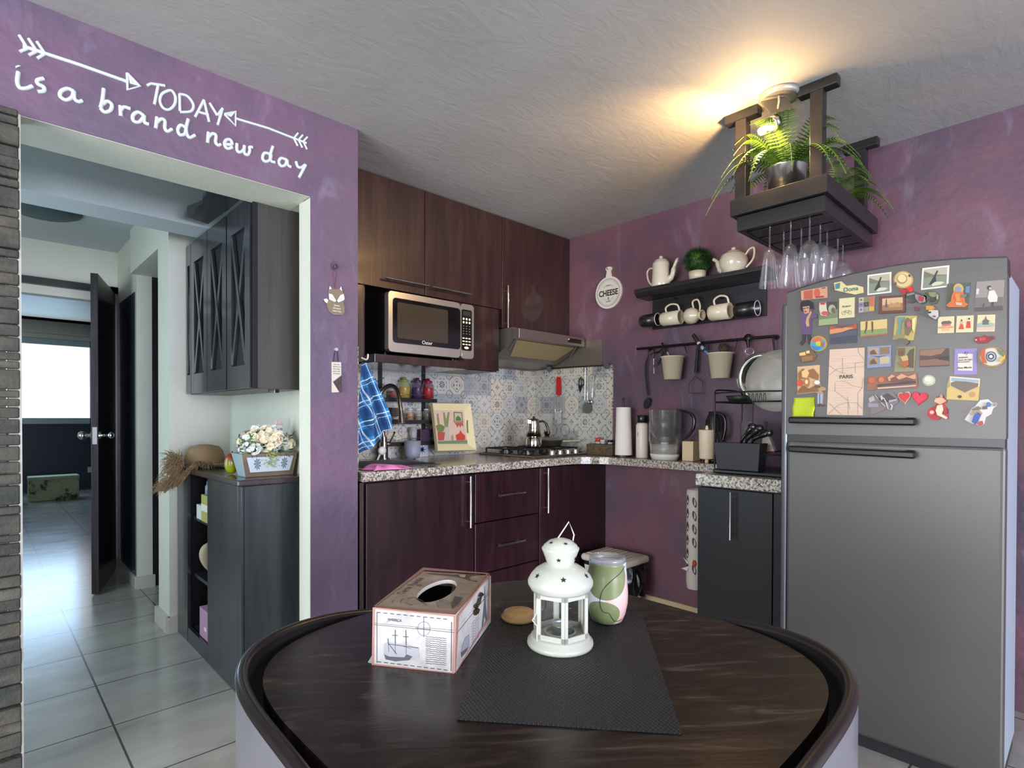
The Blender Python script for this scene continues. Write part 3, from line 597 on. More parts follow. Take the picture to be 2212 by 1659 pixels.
# things around the sink
p = P(892, 985, 'y', .17); c = (p.x, .175, CT+.006)
solo('grey_cup', MB(C('#8d93a0', .5)).lathe([(0, 0), (.036, 0), (.045, .02), (.048, .10), (.045, .10), (.041, .02), (0, .01)], c, 24), 'grey-blue cup standing behind the sink below the spice rack', 'cup', c)
p = P(836, 975, 'y', .26); c = (p.x, .285, CT+.001)
solo('sponge_holder', MB(C('#b8c2ca', .4)).box((p.x-.03, .262, CT+.001), (p.x+.03, .31, CT+.05)).use(C('#cfd8dc', .8)).box((p.x-.02, .27, CT+.05), (p.x+.02, .3, CT+.065)), 'pale blue sponge holder behind the faucet', 'sponge holder', c, bevel=.004)
p = P(944, 965, 'y', .30); tx = -1.03
b = MB(C('#c8cdd0', .3)).box((-1.075, .285, CT+.001), (-.985, .30, CT+.088)).use(C('#3d5a86', .4))
for a in range(0, 360, 45): b.prism([(-1.03+.006*math.cos(math.radians(a-80)), .2848, .965+.006*math.sin(math.radians(a-80))), (-1.03+.034*math.cos(math.radians(a)), .2848, .965+.034*math.sin(math.radians(a))), (-1.03+.006*math.cos(math.radians(a+80)), .2848, .965+.006*math.sin(math.radians(a+80)))], (0, -.0008, 0))
solo('loose_tile', b, 'white tile with a blue star pattern leaning below the spice rack', 'tile', (-1.03, .29, CT+.001))
p = P(829, 957, 'y', .18); q0 = V((p.x+.004, .215, CT+.07))
t = thing('dish_brush', 'round white dish brush hanging at the faucet', 'brush', (p.x, .20, CT+.03))
part('brush_head', MB(C('#e6e6e0', .5)).lathe([(0, 0), (.022, 0), (.024, .012), (.016, .02), (0, .022)], (p.x, .205, CT+.055), 18, ax=(0, -1, 0)), t)
part('handle', MB(C('#e6e6e0', .4)).cyl((p.x, .205, CT+.055), (p.x-.02, .215, CT+.001), .005), t)
# dish towel
pl = NT('blue_plaid_towel', .9); x_, y_, z_ = pl.xyz(pl.mp((1, 1, 1), rot=(0, math.radians(24), 0)))
def strp(v, per, off, wd): return pl.ma('LESS_THAN', pl.ma('FRACT', pl.ma('DIVIDE', pl.ma('ADD', v, 10+off), per)), wd)
pc = pl.mix(pl.ma('MULTIPLY', strp(x_, .072, 0, .42), .75), '#2f7fb4', '#17365e'); pc = pl.mix(pl.ma('MULTIPLY', strp(z_, .085, .01, .42), .65), pc, '#1c3b72')
for v, per, off, wd in ((x_, .072, .022, .07), (z_, .085, .03, .06), (x_, .072, .036, .035), (z_, .085, .048, .03)): pc = pl.mix(strp(v, per, off, wd), pc, '#c6cfd6')
pl.col(pc); pl.bump(pl.noise(scale=300, det=2), .2, .001)
yt = -.27
top = P(784, 783, 'y', yt)
bl_ = [P(*a, 'y', yt) for a in ((771, 972), (778, 979), (790, 972), (802, 958), (818, 948), (834, 932), (843, 926), (838, 905))]
mid = [P(*a, 'y', yt) for a in ((772, 905), (779, 906), (789, 903), (798, 896), (806, 892), (815, 886), (823, 884), (824, 868))]
def tw(u, v):
    k = u*7; i = min(int(k), 6); f_ = k-i; B = bl_[i].lerp(bl_[i+1], f_); M = mid[i].lerp(mid[i+1], f_); T0 = top+V(((u-.5)*.025, 0, -.002))
    p = T0.lerp(M, v*2) if v < .5 else M.lerp(B, v*2-1)
    return p+V((0, (math.sin(u*11)*.026+math.sin(u*27+1)*.008)*min(1, v*1.6)-.012, 0))
solo('dish_towel', MB(pl.m).grid(tw, 40, 24), 'blue and white plaid dish towel hanging from a hook over the sink', 'towel', (top.x, yt, CT+.03), solid=.003)
h_ = P(786, 778, 'y', -.285)
t_ = solo('towel_hook', MB(C('#d6d2b4', .4)).tube(spline([h_+V((-.012, .0, .01)), h_+V((.004, -.012, .002)), h_+V((.008, -.02, .01)), h_+V((.010, -.018, .026))], 4), .004, 8), 'small cream hook on the granite splash edge holding the towel', 'hook', h_)
def pk(u, v):
    x = -1.705+.20*u; y = -.318+.095*v; e = max(0, min(1, 9*u))*max(0, min(1, 5*(1-u)))*max(0, min(1, 6*v))*max(0, min(1, 6*(1-v)))
    return V((x+.015*math.sin(v*5), y+.01*math.sin(u*6), CT+.002+e*(.022*(1-u*.8)+.006*math.sin(u*14+v*5))))
solo('cleaning_cloth', MB(C('#d87fb2', .9)).grid(pk, 30, 14), 'pink cleaning cloth crumpled on the counter in front of the sink', 'cloth', (-1.6, -.27, CT+.001), solid=.002, off=1)
# painted serving tray leaning on the tiles
A = V((P(945, 974, 'y', .14).x, .14, CT+.002)); B_ = V((P(1026, 972, 'y', .14).x, .14, CT+.002)); D_ = P(930, 873, 'y', .222); E_ = P(1014, 873, 'y', .222)
n_ = (B_-A).cross(D_-A).normalized(); n_ = n_ if n_.y < 0 else -n_
tr = lambda zx, zy: RP(760+zx/6.143, 760+zy/6.143, A, n_)
t = thing('serving_tray', 'cream serving tray with a painted still life of pots leaning on the tiles', 'tray', (A.x+.15, .21, CT+.002))
O = [tr(1045, 695), tr(1550, 700), tr(1625, 1310), tr(1115, 1325)]; I = [tr(1085, 775), tr(1480, 780), tr(1530, 1225), tr(1140, 1225)]
cm = C('#d9cf9f', .5); b = MB(cm)
for i in range(4):
    j = (i+1) % 4; o0, o1, i0, i1 = O[i], O[j], I[i], I[j]
    b.add([o0+n_*.02, o1+n_*.02, i1+n_*.004, i0+n_*.004, o0-n_*.004, o1-n_*.004, i1-n_*.002, i0-n_*.002], [(0, 1, 2, 3), (4, 7, 6, 5), (0, 4, 5, 1), (3, 2, 6, 7)])
part('rim', b, t)
L = MB(C('#cfb6a2', .6)).prism([p+n_*.001 for p in I], n_*.003)
def lay(mb, pts, c, d, f_=tr, n=None): mb.prism([f_(*p)+(n or n_)*d for p in pts], (n or n_)*.0006, C(c, .6))
for c_, d_, pts in (('#7f8d72', .0041, [(1130, 1185), (1525, 1170), (1530, 1225), (1140, 1225)]), ('#5f7566', .0043, [(1130, 1200), (1525, 1188), (1526, 1198), (1132, 1212)]),
    ('#b0503f', .0043, [(1130, 1065), (1230, 1065), (1220, 1175), (1140, 1180)]), ('#6d7b43', .0046, [(1110, 985), (1150, 960), (1200, 975), (1225, 1000), (1215, 1050), (1180, 1070), (1130, 1060)]),
    ('#b9b3a6', .0046, [(1225, 1000), (1285, 995), (1290, 1170), (1245, 1180)]), ('#7d8a57', .0049, [(1205, 810), (1225, 805), (1245, 900), (1270, 800), (1290, 805), (1270, 1000), (1225, 1000)]), ('#8c8158', .0044, [(1120, 830), (1140, 815), (1160, 950), (1150, 975), (1130, 950)]),
    ('#6a604a', .0043, [(1345, 800), (1455, 805), (1470, 935), (1350, 940)]), ('#b3b795', .0046, [(1355, 812), (1446, 817), (1458, 925), (1360, 930)]), ('#5d7045', .0049, [(1370, 880), (1400, 850), (1430, 870), (1445, 915), (1375, 922)]), ('#b5574a', .0046, [(1360, 945), (1470, 940), (1475, 1000), (1450, 975), (1435, 1008), (1415, 975), (1395, 1008), (1378, 975)]),
    ('#c0432f', .0047, [(1370, 1110), (1420, 1080), (1435, 1040), (1455, 1080), (1495, 1110), (1500, 1160), (1480, 1175), (1385, 1178)]), ('#9d8e80', .0045, [(1310, 1120), (1340, 1100), (1345, 1180), (1315, 1185)])):
    lay(L, pts, c_, d_)
part('painted_panel', L, t)
hc = (O[1]+O[2]+I[1]+I[2])/4; b = MB(C('#4f4a3c', .5)); 
for f_ in (lambda s: (1515+s*8, 915+s*170),): b.tube([tr(*f_(.0))+n_*.015, tr(1512, 1000)+n_*.018, tr(*f_(1.))+n_*.015], .0025, 6)
part('handle_slot', b, t)
# pan, its lid, white box and hanging tools above the cooktop
t = thing('frying_pan', 'dark frying pan with a glass lid on the rear burner', 'pan', (-.16, .06, CT+.048)); c = (-.16, .06, CT+.048)
part('pan_body', MB(C('#3f3a31', .4, .3)).lathe([(0, 0), (.085, 0), (.105, .04), (.108, .04), (.112, .042), (.108, .036), (.088, -.0)], c, 32), t)
l = part('lid', MB(C('#8f8d80', .15, .5)).lathe([(.105, .042), (.08, .056), (.03, .066), (0, .067)], c, 32), t)
part('lid_knob', MB(M_blk).lathe([(0, .066), (.014, .066), (.022, .084), (.024, .092), (.019, .098), (0, .099)], c, 20).use(C('#b7a86e', .3, .6)).lathe([(.012, .0985), (.012, .1005), (0, .101)], c, 16), l)
part('handle', MB(C('#a79f7f', .45)).bar((-.10, -.03, CT+.080), (-.055, -.15, CT+.088), .022, .012), t, bevel=.003)
p = P(1170, 950, 'y', .27); solo('storage_carton', MB(C('#d7d2cc', .5)).box((p.x-.035, .245, CT+.001), (p.x+.05, .315, CT+.105)).use(C('#c3b0a8', .5)).box((p.x-.0352, .2445, CT+.001), (p.x+.0502, .3155, CT+.06)), 'white box with a pink lower half behind the coffee pot', 'box', (p.x, .28, CT+.001), bevel=.003)
tl = lambda zx, zy: (1030+zx/6.145, 760+zy/6.145)
t = thing('spatula', 'red-handled metal fork-like spatula hanging on the tiles above the pan', 'kitchen tool', (-.01, .1, 1.2))
sx_ = -.022
def W(zx, zy, x=sx_): return P(*tl(zx, zy), 'x', x)
part('handle', MB(C('#b3151b', .35)).prism([W(1055, 345), W(1080, 330), W(1108, 345), W(1112, 570), W(1085, 580), W(1050, 570)], (.01, 0, 0)), t, bevel=.003)
b = MB(M_chrome).tube([W(1080, 575), W(1045, 610), W(1040, 800)], .0022, 6).tube([W(1080, 575), W(1112, 610), W(1118, 800)], .0022, 6).prism([W(1035, 790), W(1120, 790), W(1125, 960), W(1030, 960)], (.002, 0, 0)); part('blade', b, t)
b = MB(C('#161315', .5)).tube([W(945, 225, -.04), W(1300, 200, -.04), W(1720, 180, -.04)], .004, 8)
t = thing('utensil_rail', 'short black utensil rail on the tiled wall beside the hood', 'rail', (0, -.1, 1.49)); part('bar', b, t)
for zx, zy in ((960, 230), (1722, 190)): part('wall_mount', MB(C('#161315', .4)).cyl(W(zx, zy, -.05), W(zx, zy, -.006), .019, .014), t, bevel=.002)
b = MB(M_blk); 
t = thing('kitchen_scissors', 'black-handled kitchen scissors hanging on the short rail', 'scissors', W(1380, 430))
part('handle', b.tube(spline([W(1385, 335), W(1355, 380), W(1352, 440), W(1375, 470), W(1385, 420), W(1385, 335)], 4), .0035, 6).tube(spline([W(1390, 360), W(1415, 380), W(1415, 430), W(1390, 450), W(1385, 400), W(1390, 360)], 4), .0035, 6), t)
part('blade', MB(C('#2a2a2c', .3, .6)).prism([W(1345, 440), W(1405, 440), W(1385, 490), W(1368, 545), W(1352, 490)], (.003, 0, 0)), t)
for nm, lab, zz, hc_, hr, hx_ in (('skimmer', 'round steel skimmer hanging on the short rail beside the scissors', [(1440, 215), (1435, 640)], (1460, 745), .038, 1), ('small_ladle', 'steel ladle with a twisted handle hanging last on the short rail', [(1600, 215), (1545, 330), (1530, 600)], (1505, 665), .017, 2)):
    t = thing(nm, lab, 'kitchen tool', W(*hc_))
    if hx_ == 1:
        part('handle', MB(M_chrome).tube([W(1440, 215), W(1435, 640)], .002, 6).tube([W(1450, 215), W(1470, 330), W(1470, 640)], .002, 6), t)
        c = W(*hc_, -.03); part('bowl', MB(C('#8b8780', .3, .9)).prism(ellp(c, Y, Z, hr, hr*.98, 28), (.004, 0, 0)), t, bevel=.001)
    else:
        part('handle', MB(M_chrome).tube([W(*q, -.035) for q in zz], .003, 6).tube([W(1640, 330, -.035), W(1560, 480, -.035), W(1530, 600, -.035)], .0022, 6), t)
        part('bowl', MB(M_chrome).ell(W(*hc_, -.045), (.008, .017, .015)), t)
# basket with jars in the corner
t = thing('spice_basket', 'brown woven box basket in the corner right of the cooktop', 'basket', (-.08, -.31, CT+.001))
wk = NT('woven_brown', .8); a_ = wk.n('ShaderNodeTexWave'); wk.set(a_.inputs[0], wk.co); a_.inputs['Scale'].default_value = 60; a_.inputs['Distortion'].default_value = 2
wk.col(wk.mix(a_.outputs['Fac'], '#2b2418', '#6b5a40')); wk.bump(a_.outputs['Fac'], .6, .004)
y0_, y1_ = P(1325, 975, 'x', -.10).y, P(1268, 975, 'x', -.10).y; zb = CT+.001
part('basket_body', MB(wk.m).box((-.11, y0_, zb), (-.012, y1_, zb+.07)), t, bevel=.006)
for i, (px_, cc, lb) in enumerate(((1292, '#c03a34', 'red-lidded jar standing in the brown basket'), (1302, '#c9c2b4', 'pale-lidded jar between the red and black lids in the basket'), (1318, '#1b1817', 'black-lidded jar at the right end of the brown basket'))):
    p = P(px_, 960, 'x', -.06); c = (-.06, p.y, zb+.0705)
    t2 = thing('spice_jar', lb, 'jar', c); part('glass_body', MB(thin('g', '#dfe8e8', .5)).lathe([(0, 0), (.016, 0), (.016, .014), (0, .014)], c, 16), t2); part('lid', MB(C(cc, .4)).lathe([(0, .014), (.018, .014), (.018, .026+(i == 0)*.012), (0, .028+(i == 0)*.012)], c, 16), t2)
# paper towel
def on_b(px_, x=-.10): return P(px_, 950, 'x', x).y
t = thing('paper_towel_roll', 'white paper towel roll on an upright holder beside the tiles', 'paper towel', (-.10, on_b(1346), CT)); yy = on_b(1346); hz_ = P(1346, 880, 'x', -.10).z
part('holder_base', MB(C('#2b2220', .4)).cyl((-.10, yy, CT+.001), (-.10, yy, CT+.012), .048), t, bevel=.002)
part('holder_rod', MB(C('#241c1c', .4)).cyl((-.10, yy, CT+.012), (-.10, yy, P(1346, 862, 'x', -.10).z), .006).ell((-.10, yy, P(1346, 862, 'x', -.10).z), .008), t)
sp = []
def ptw(u, v):
    a = u*2*math.pi*1.12; r = .040+.006*u+.004*(1-v)*(1 if u > .6 else .2)*3*u; return V((-.10+r*math.cos(a-1.9), yy+r*math.sin(a-1.9), CT+.013+(hz_-CT-.013)*v))
part('paper', MB(C('#e4dfd6', .9)).grid(ptw, 60, 6).cyl((-.10, yy, CT+.0135), (-.10, yy, hz_-.001), .040, n=32), t)
# thermos bottle
yy = on_b(1387); z1_ = P(1387, 912, 'x', -.10).z; z2_ = P(1387, 898, 'x', -.10).z
t = thing('insulated_bottle', 'white steel bottle with a black screw cap next to the paper towel', 'bottle', (-.10, yy, CT+.001)); c = (-.10, yy, CT+.001)
part('bottle_body', MB(C('#dcd3c6', .4)).lathe([(0, 0), (.034, 0), (.036, .006), (.036, z1_-CT-.02), (.030, z1_-CT-.005), (0, z1_-CT-.005)], c), t)
part('cap', MB(M_blk).lathe([(0, z1_-CT-.005), (.028, z1_-CT-.005), (.036, z1_-CT), (.037, z2_-CT-.004), (.032, z2_-CT+.002), (0, z2_-CT+.003)], c), t)
b = MB(C('#4a4640', .5))
for i in range(4): b.box((-.1365, yy+.004, CT+.15-.006*i), (-.1345, yy+.010, CT+.153-.006*i))
part('print', b, t)
# jug handle piece behind the bottle + water filter pitcher
yy = on_b(1440); zt_ = P(1440, 886, 'x', -.12).z
t = thing('water_filter_pitcher', 'clear water filter pitcher with a black curved handle and white base', 'pitcher', (-.12, yy, CT+.001)); c = (-.12, yy, CT+.001)
part('base', MB(C('#dcd9d2', .3)).lathe([(0, 0), (.066, 0), (.074, .022), (.076, .034), (0, .034)], c, 32, sx=1.0, sy=1.12), t)
part('jug', MB(thin('g', '#c4c6c4', .10)).lathe([(.074, .034), (.080, .10), (.083, .105), (.083, zt_-CT)], c, 32, sx=1, sy=1.12), t)
part('funnel', MB(thin('g2', '#33353b', .5, .1)).lathe([(.0, .10), (.03, .10), (.052, .125), (.076, .16), (.079, zt_-CT), (.075, zt_-CT)], c, 32, sx=1, sy=1.12), t, label='smoke-grey inner funnel')
part('filter_cartridge', MB(C('#d9d5cf', .4)).lathe([(0, .045), (.018, .05), (.026, .118), (.026, .13), (0, .13)], c, 20), t)
part('filling', MB(thin('g3', '#cfccc5', .45, .2)).lathe([(0, .036), (.073, .036), (.077, .09), (0, .09)], c, 28, sx=1, sy=1.1), t)
h = [P(*a, 'x', -.12) for a in ((1462, 886), (1482, 889), (1498, 900), (1499, 920), (1490, 938), (1474, 951))]
part('handle', MB(C('#17161a', .15, 0, .5)).tube(spline(h, 5), [.007]*8+[.010]*10+[.008]*8, 12), t)
# cream block box (white carton) and white box behind
p0, p1 = on_b(1478, -.085), on_b(1503, -.085)
b = MB(C('#d9c39c', .6)).box((-.115, p1, CT+.001), (-.03, p0-.004, P(1490, 953, 'x', -.085).z)); solo('cream_box', b, 'small cream carton between the pitcher and the white mug', 'box', (-.07, (p0+p1)/2, CT+.001), bevel=.002)
# electric kettle behind the mug
ky = on_b(1545, -.085); 
t = thing('electric_kettle', 'black electric kettle with a steel body behind the white tumbler', 'kettle', (-.07, ky+.02, CT+.001)); c = (-.068, ky+.018, CT+.001); zk = P(1540, 893, 'x', -.085).z-CT
part('kettle_body', MB(C('#8f8c88', .2, .9)).lathe([(0, .02), (.050, .02), (.050, .06), (.046, zk*.62), (0, zk*.62)], c), t)
part('base', MB(M_blk).lathe([(0, 0), (.052, 0), (.051, .02), (0, .02)], c), t)
part('lid', MB(C('#242224', .2, .2, .4)).lathe([(.046, zk*.62), (.042, zk*.85), (.03, zk*.97), (0, zk)], c), t)
h = [P(*a, 'x', -.085) for a in ((1532, 893), (1552, 893), (1565, 902), (1567, 925), (1562, 950))]; part('handle', MB(M_blk).tube(spline(h, 5), .010, 12), t)
# white tumbler hung upside-down on a pump-like stand
yy = on_b(1527, -.16); zt_ = P(1527, 929, 'x', -.16).z-CT
t = thing('white_tumbler', 'white tapered tumbler with a cream nozzle on top before the black kettle', 'tumbler', (-.16, yy, CT+.001)); c = (-.16, yy, CT+.001)
part('cup_body', MB(C('#e3d3b6', .5)).lathe([(0, .022), (.034, .022), (.038, .028), (.042, zt_-.01), (.043, zt_), (0, zt_-.002)], c), t)
part('foot', MB(C('#d8bd88', .5)).cyl((-.16, yy, CT+.001), (-.16, yy, CT+.024), .010), t)
part('nozzle', MB(C('#e8dcb8', .3)).lathe([(0, zt_), (.010, zt_), (.008, zt_+.012), (.006, zt_+.022), (0, zt_+.024)], c, 16), t)
# second cabinet and its slab
t = thing('base_cabinet', 'narrow black cabinet with a steel bar handle left of the refrigerator', 'cabinet', (-.25, -1.42, 0))
part('cabinet_body', MB(M_blkm).box((-.48, -1.66, .02), (-.016, -1.235, .84)), t)
o = part('door', MB(C('#0f0e0f', .4)).box((-.50, -1.575, .06), (-.48, -1.23, .835)), t, bevel=.002)
part('filler_strip', MB(M_blk).box((-.498, -1.66, .06), (-.48, -1.58, .835)), t)
bar_handle(o, (-.50, -1.402, .612), (-.50, -1.402, .828), (-.03, 0, 0))
ZS = .897
solo('countertop', MB(granite('granite_white', '#c6bfb2', '#9a9389', '#ddd7cc')).box((-.505, -1.665, ZS-.055), (-.016, -1.218, ZS)), 'pale granite slab on the narrow black cabinet under the dish rack', 'countertop', (-.25, -1.43, ZS-.055), bevel=.004)
# dish rack
t = thing('dish_rack', 'black two-tier wire dish rack standing on the pale granite slab', 'dish rack', (-.25, -1.43, ZS+.001)); wr = C('#1a1819', .35, .3)
rx0, rx1, ry0, ry1 = -.40, -.10, -1.645, -1.262; zu = P(1600, 868, 'x', rx0).z
part('drip_tray', MB(C('#141315', .3)).box((rx0-.02, ry0, ZS+.001), (rx1, ry1, ZS+.022)), t, bevel=.006)
for y_ in (ry0+.03, ry1):
    part('leg_frame', MB(wr).tube(spline([(rx0, y_, ZS+.022), (rx0, y_, zu+.01), (rx0, y_, zu+.045), (rx0+.04, y_, zu+.06), (rx1-.04, y_, zu+.06), (rx1, y_, zu+.045), (rx1, y_, zu+.01), (rx1, y_, ZS+.022)], 4), .004, 8), t)
u_ = MB(wr).tube([(rx0, ry1, zu), (rx0, ry0+.03, zu), (rx1, ry0+.03, zu), (rx1, ry1, zu)], .004, 8, closed=True)
u_.tube(spline([(rx0, ry1, zu), (rx0, ry1, zu+.03), (rx0, ry1-.03, zu+.045), (rx0, ry0+.07, zu+.045), (rx0, ry0+.03, zu+.03), (rx0, ry0+.03, zu)], 4), .0038, 8)
for i in range(1, 14): u_.tube([(rx0, ry1+(ry0+.03-ry1)*i/14, zu), (rx1, ry1+(ry0+.03-ry1)*i/14, zu)], .0016, 5)
for i in range(5):
    y_ = -1.42-.018*i; u_.tube(spline([(rx0+.03, y_, zu), (rx0+.03, y_+.003, zu+.035), (rx0+.03, y_+.009, zu+.035), (rx0+.03, y_+.012, zu)], 4), .0015, 5)
part('upper_basket', u_, t)
part('lower_basket', MB(wr).tube([(rx0, ry1, ZS+.10), (rx0, ry0+.03, ZS+.10), (rx1, ry0+.03, ZS+.10), (rx1, ry1, ZS+.10)], .003, 8, closed=True), t)
part('centre_post', MB(wr).tube([(rx0, -1.445, ZS+.02), (rx0, -1.445, zu)], .0028, 6), t)
# black caddy in front of the rack
ca, cb = P(1543, 1000, 'x', -.45).y, P(1643, 1000, 'x', -.45).y; cz1 = P(1590, 957, 'x', -.45).z
t = thing('utensil_caddy', 'charcoal plastic caddy full of black utensils at the front of the dish rack', 'caddy', (-.43, (ca+cb)/2, ZS+.001))
def caddy(mb, x0, x1, y0, y1, z0, z1, tp=.012, wl=.004):
    o = [(x0+tp, y0+tp, z0), (x1-tp, y0+tp, z0), (x1-tp, y1-tp, z0), (x0+tp, y1-tp, z0)]; q = [(x0, y0, z1), (x1, y0, z1), (x1, y1, z1), (x0, y1, z1)]
    w_ = [(x0+wl, y0+wl, z1), (x1-wl, y0+wl, z1), (x1-wl, y1-wl, z1), (x0+wl, y1-wl, z1)]; r = [(x0+tp+wl, y0+tp+wl, z0+wl), (x1-tp-wl, y0+tp+wl, z0+wl), (x1-tp-wl, y1-tp-wl, z0+wl), (x0+tp+wl, y1-tp-wl, z0+wl)]
    f = [(3, 2, 1, 0)]
    for i in range(4):
        j = (i+1) % 4; f += [(i, j, 4+j, 4+i), (4+i, 4+j, 8+j, 8+i), (8+i, 8+j, 12+j, 12+i)]
    mb.add(o+q+w_+r, f+[(12, 13, 14, 15)]); return mb
part('tub', caddy(MB(C('#2e2e30', .45)), -.46, -.37, cb, ca, ZS+.024, cz1), t, bevel=.004)
t['label'] = 'charcoal plastic utensil caddy at the front of the dish rack'
cy_ = (ca+cb)/2
for nm, lab, a, bq, r_, mt in (('plastic_scoop', 'black scoop lying leftmost in the utensil caddy', (1612, 955), (1640, 925), .016, M_blk), ('serving_spoon', 'glossy black serving spoon leaning in the caddy', (1600, 958), (1625, 922), .012, C('#141416', .12, 0, .5)), ('black_spatula', 'black spatula with a chrome edge leaning right in the caddy', (1625, 955), (1660, 935), .014, C('#141416', .2, 0, .5))):
    a_ = P(*a, 'x', -.415); b_ = P(*bq, 'x', -.415); m_ = (a_+b_)/2
    solo(nm, MB(mt).tube(spline([V((-.415, a_.y, ZS+.035)), a_, m_+Z*.006, b_], 4), [.005]*5+[r_*.7]*4+[r_]*3+[r_*.5], 10).ell(b_, (.012, .022, .017)), lab, 'utensil', (-.415, a_.y, ZS+.035))
# things behind in the rack
b = MB(C('#cfc8ba', .5)); q = [P(*a, 'x', -.30) for a in ((1648, 940), (1660, 940), (1673, 977), (1642, 980))]
b.prism(q, (.03, 0, 0)).use(C('#a5231c', .5)).prism([P(*a, 'x', -.301) for a in ((1642, 977), (1673, 974), (1673, 978), (1642, 981))], (.032, 0, 0))
solo('milk_carton', b, 'white carton corner with a red stripe behind the caddy', 'carton', (-.28, q[0].y, ZS+.06))
solo('water_jug', MB(thin('g', '#8f9095', .4)).lathe([(0, 0), (.055, 0), (.06, .02), (.065, .22), (.060, .22), (.055, .02), (0, .01)], (-.22, P(1620, 900, 'x', -.22).y-.02, ZS+.03)), 'smoky clear jug on the lower tier of the dish rack', 'jug', (-.22, P(1620, 900, 'x', -.22).y, ZS+.03))
solo('dark_pot', MB(C('#221f26', .35, 0, .3)).lathe([(0, 0), (.055, 0), (.062, .02), (.066, .19), (.062, .19), (.055, .02), (0, .01)], (-.22, -1.57, ZS+.03)), 'dark purple-black pot at the right of the lower rack tier', 'pot', (-.22, -1.565, ZS+.03))
gz = zu+.005
t = solo('shallow_bowl', MB(C('#1f241d', .5)).lathe([(0, 0), (.06, 0), (.075, .028), (.072, .028), (.058, .004), (0, .003)], (-.25, -1.335, gz), 28, sx=1.3, sy=1.05), 'dark green-black shallow bowl on the upper rack tier', 'bowl', (-.25, -1.335, gz))
# round glass/plastic lid standing in the rack
c = P(1680, 822, 'x', -.30); c = V((-.30, c.y, max(c.z, zu+.09)))
lidr = (c-P(1613, 822, 'x', -.30)).length; r_ = lidr
solo('splatter_lid', MB(thin('fl', '#c2bdb2', .72, .25)).lathe([(0, .02), (r_*.35, .018), (r_*.75, .012), (r_*.78, .004), (r_, 0), (r_, -.003), (r_*.78, 0), (0, .014)], (c.x, c.y, c.z), 48, ax=(-1, -.12, .1)), 'large round translucent cover standing upright in the upper rack tier', 'pan lid', c)
c = P(1648, 815, 'x', -.06); r_ = abs(P(1596, 815, 'x', -.06).y-c.y)
t = thing('steel_pan', 'round steel and black pan hanging on the wall rail behind the translucent cover', 'pan', c)
part('rim', MB(C('#b4b0a8', .15, .95)).lathe([(r_*.72, .012), (r_*.8, .022), (r_, .03), (r_, .026), (r_*.8, .016), (r_*.72, .006)], c, 48, ax=(-1, 0, 0)), t)
part('centre', MB(C('#2a2827', .25, .3)).lathe([(0, .004), (r_*.74, .012), (r_*.74, .006), (0, 0)], c, 48, ax=(-1, 0, 0)), t)
# ================================================================== ON THE PURPLE WALL
sg = lambda zx, zy: (1260+zx/4.148, 500+zy/4.148)
def WB(zx, zy, x=-.05): return P(*sg(zx, zy), 'x', x)
# cheese sign
c = P(1314.5, 632, 'x', -.012); R_ = .104
t = thing('cheese_board_sign', 'round white paddle-shaped sign reading CHEESE on the purple wall', 'sign', (0, c.y, c.z-R_))
b = MB(C('#d9d6cc', .6)); pts = [V((-.002, c.y-R_*math.sin(math.radians(a)), c.z+R_*math.cos(math.radians(a)))) for a in range(14, 347, 9)]
hn = [(.020, 1.12), (.014, 1.40), (.024, 1.53), (.022, 1.64), (0, 1.69), (-.022, 1.64), (-.024, 1.53), (-.014, 1.40), (-.020, 1.12)]
b.prism([V((-.002, c.y-R_*math.sin(math.radians(a)), c.z+R_*math.cos(math.radians(a)))) for a in range(0, 360, 9)], (-.012, 0, 0)).prism([V((-.002, c.y+q, c.z+R_*.96+(h_-1)*.104*.95+.0)) for q, h_ in hn]+[V((-.002, c.y-.022, c.z+R_*.9)), V((-.002, c.y+.022, c.z+R_*.9))], (-.0119, 0, 0)); part('board', b, t, bevel=.001)
k = C('#2d2a2c', .6); b = MB(k); fxp = -.0142
for rad, w_ in ((.088, .0012),):
    b.tube([V((fxp, c.y+rad*math.cos(math.radians(a)), c.z+rad*math.sin(math.radians(a)))) for a in range(0, 360, 8)], w_, 5, closed=True)
for a0, a1, rad in ((205, 335, .079), (25, 155, .079), (40, 140, .050), (220, 320, .050)):
    b.tube([V((fxp, c.y+rad*math.cos(math.radians(a)), c.z+rad*math.sin(math.radians(a)))) for a in range(a0, a1, 7)], .0007, 4)
b.txt('CHEESE', (fxp, c.y, c.z-.004), -Y, Z, .052, mat=k, sx=.86, bold=.0016).txt('FINEST', (fxp, c.y, c.z+.044), -Y, Z, .013, mat=k).txt('DAIRY', (fxp, c.y, c.z-.058), -Y, Z, .014, mat=k).txt('&', (fxp, c.y, c.z-.037), -Y, Z, .024, mat=k)
part('print', b, t)
part('hanger', MB(C('#8a8478', .5)).tube([(-.004, c.y+.012, c.z+R_*1.5), (-.02, c.y+.01, c.z+R_*1.52), (-.02, c.y, c.z+R_*1.42)], .003, 6), t)
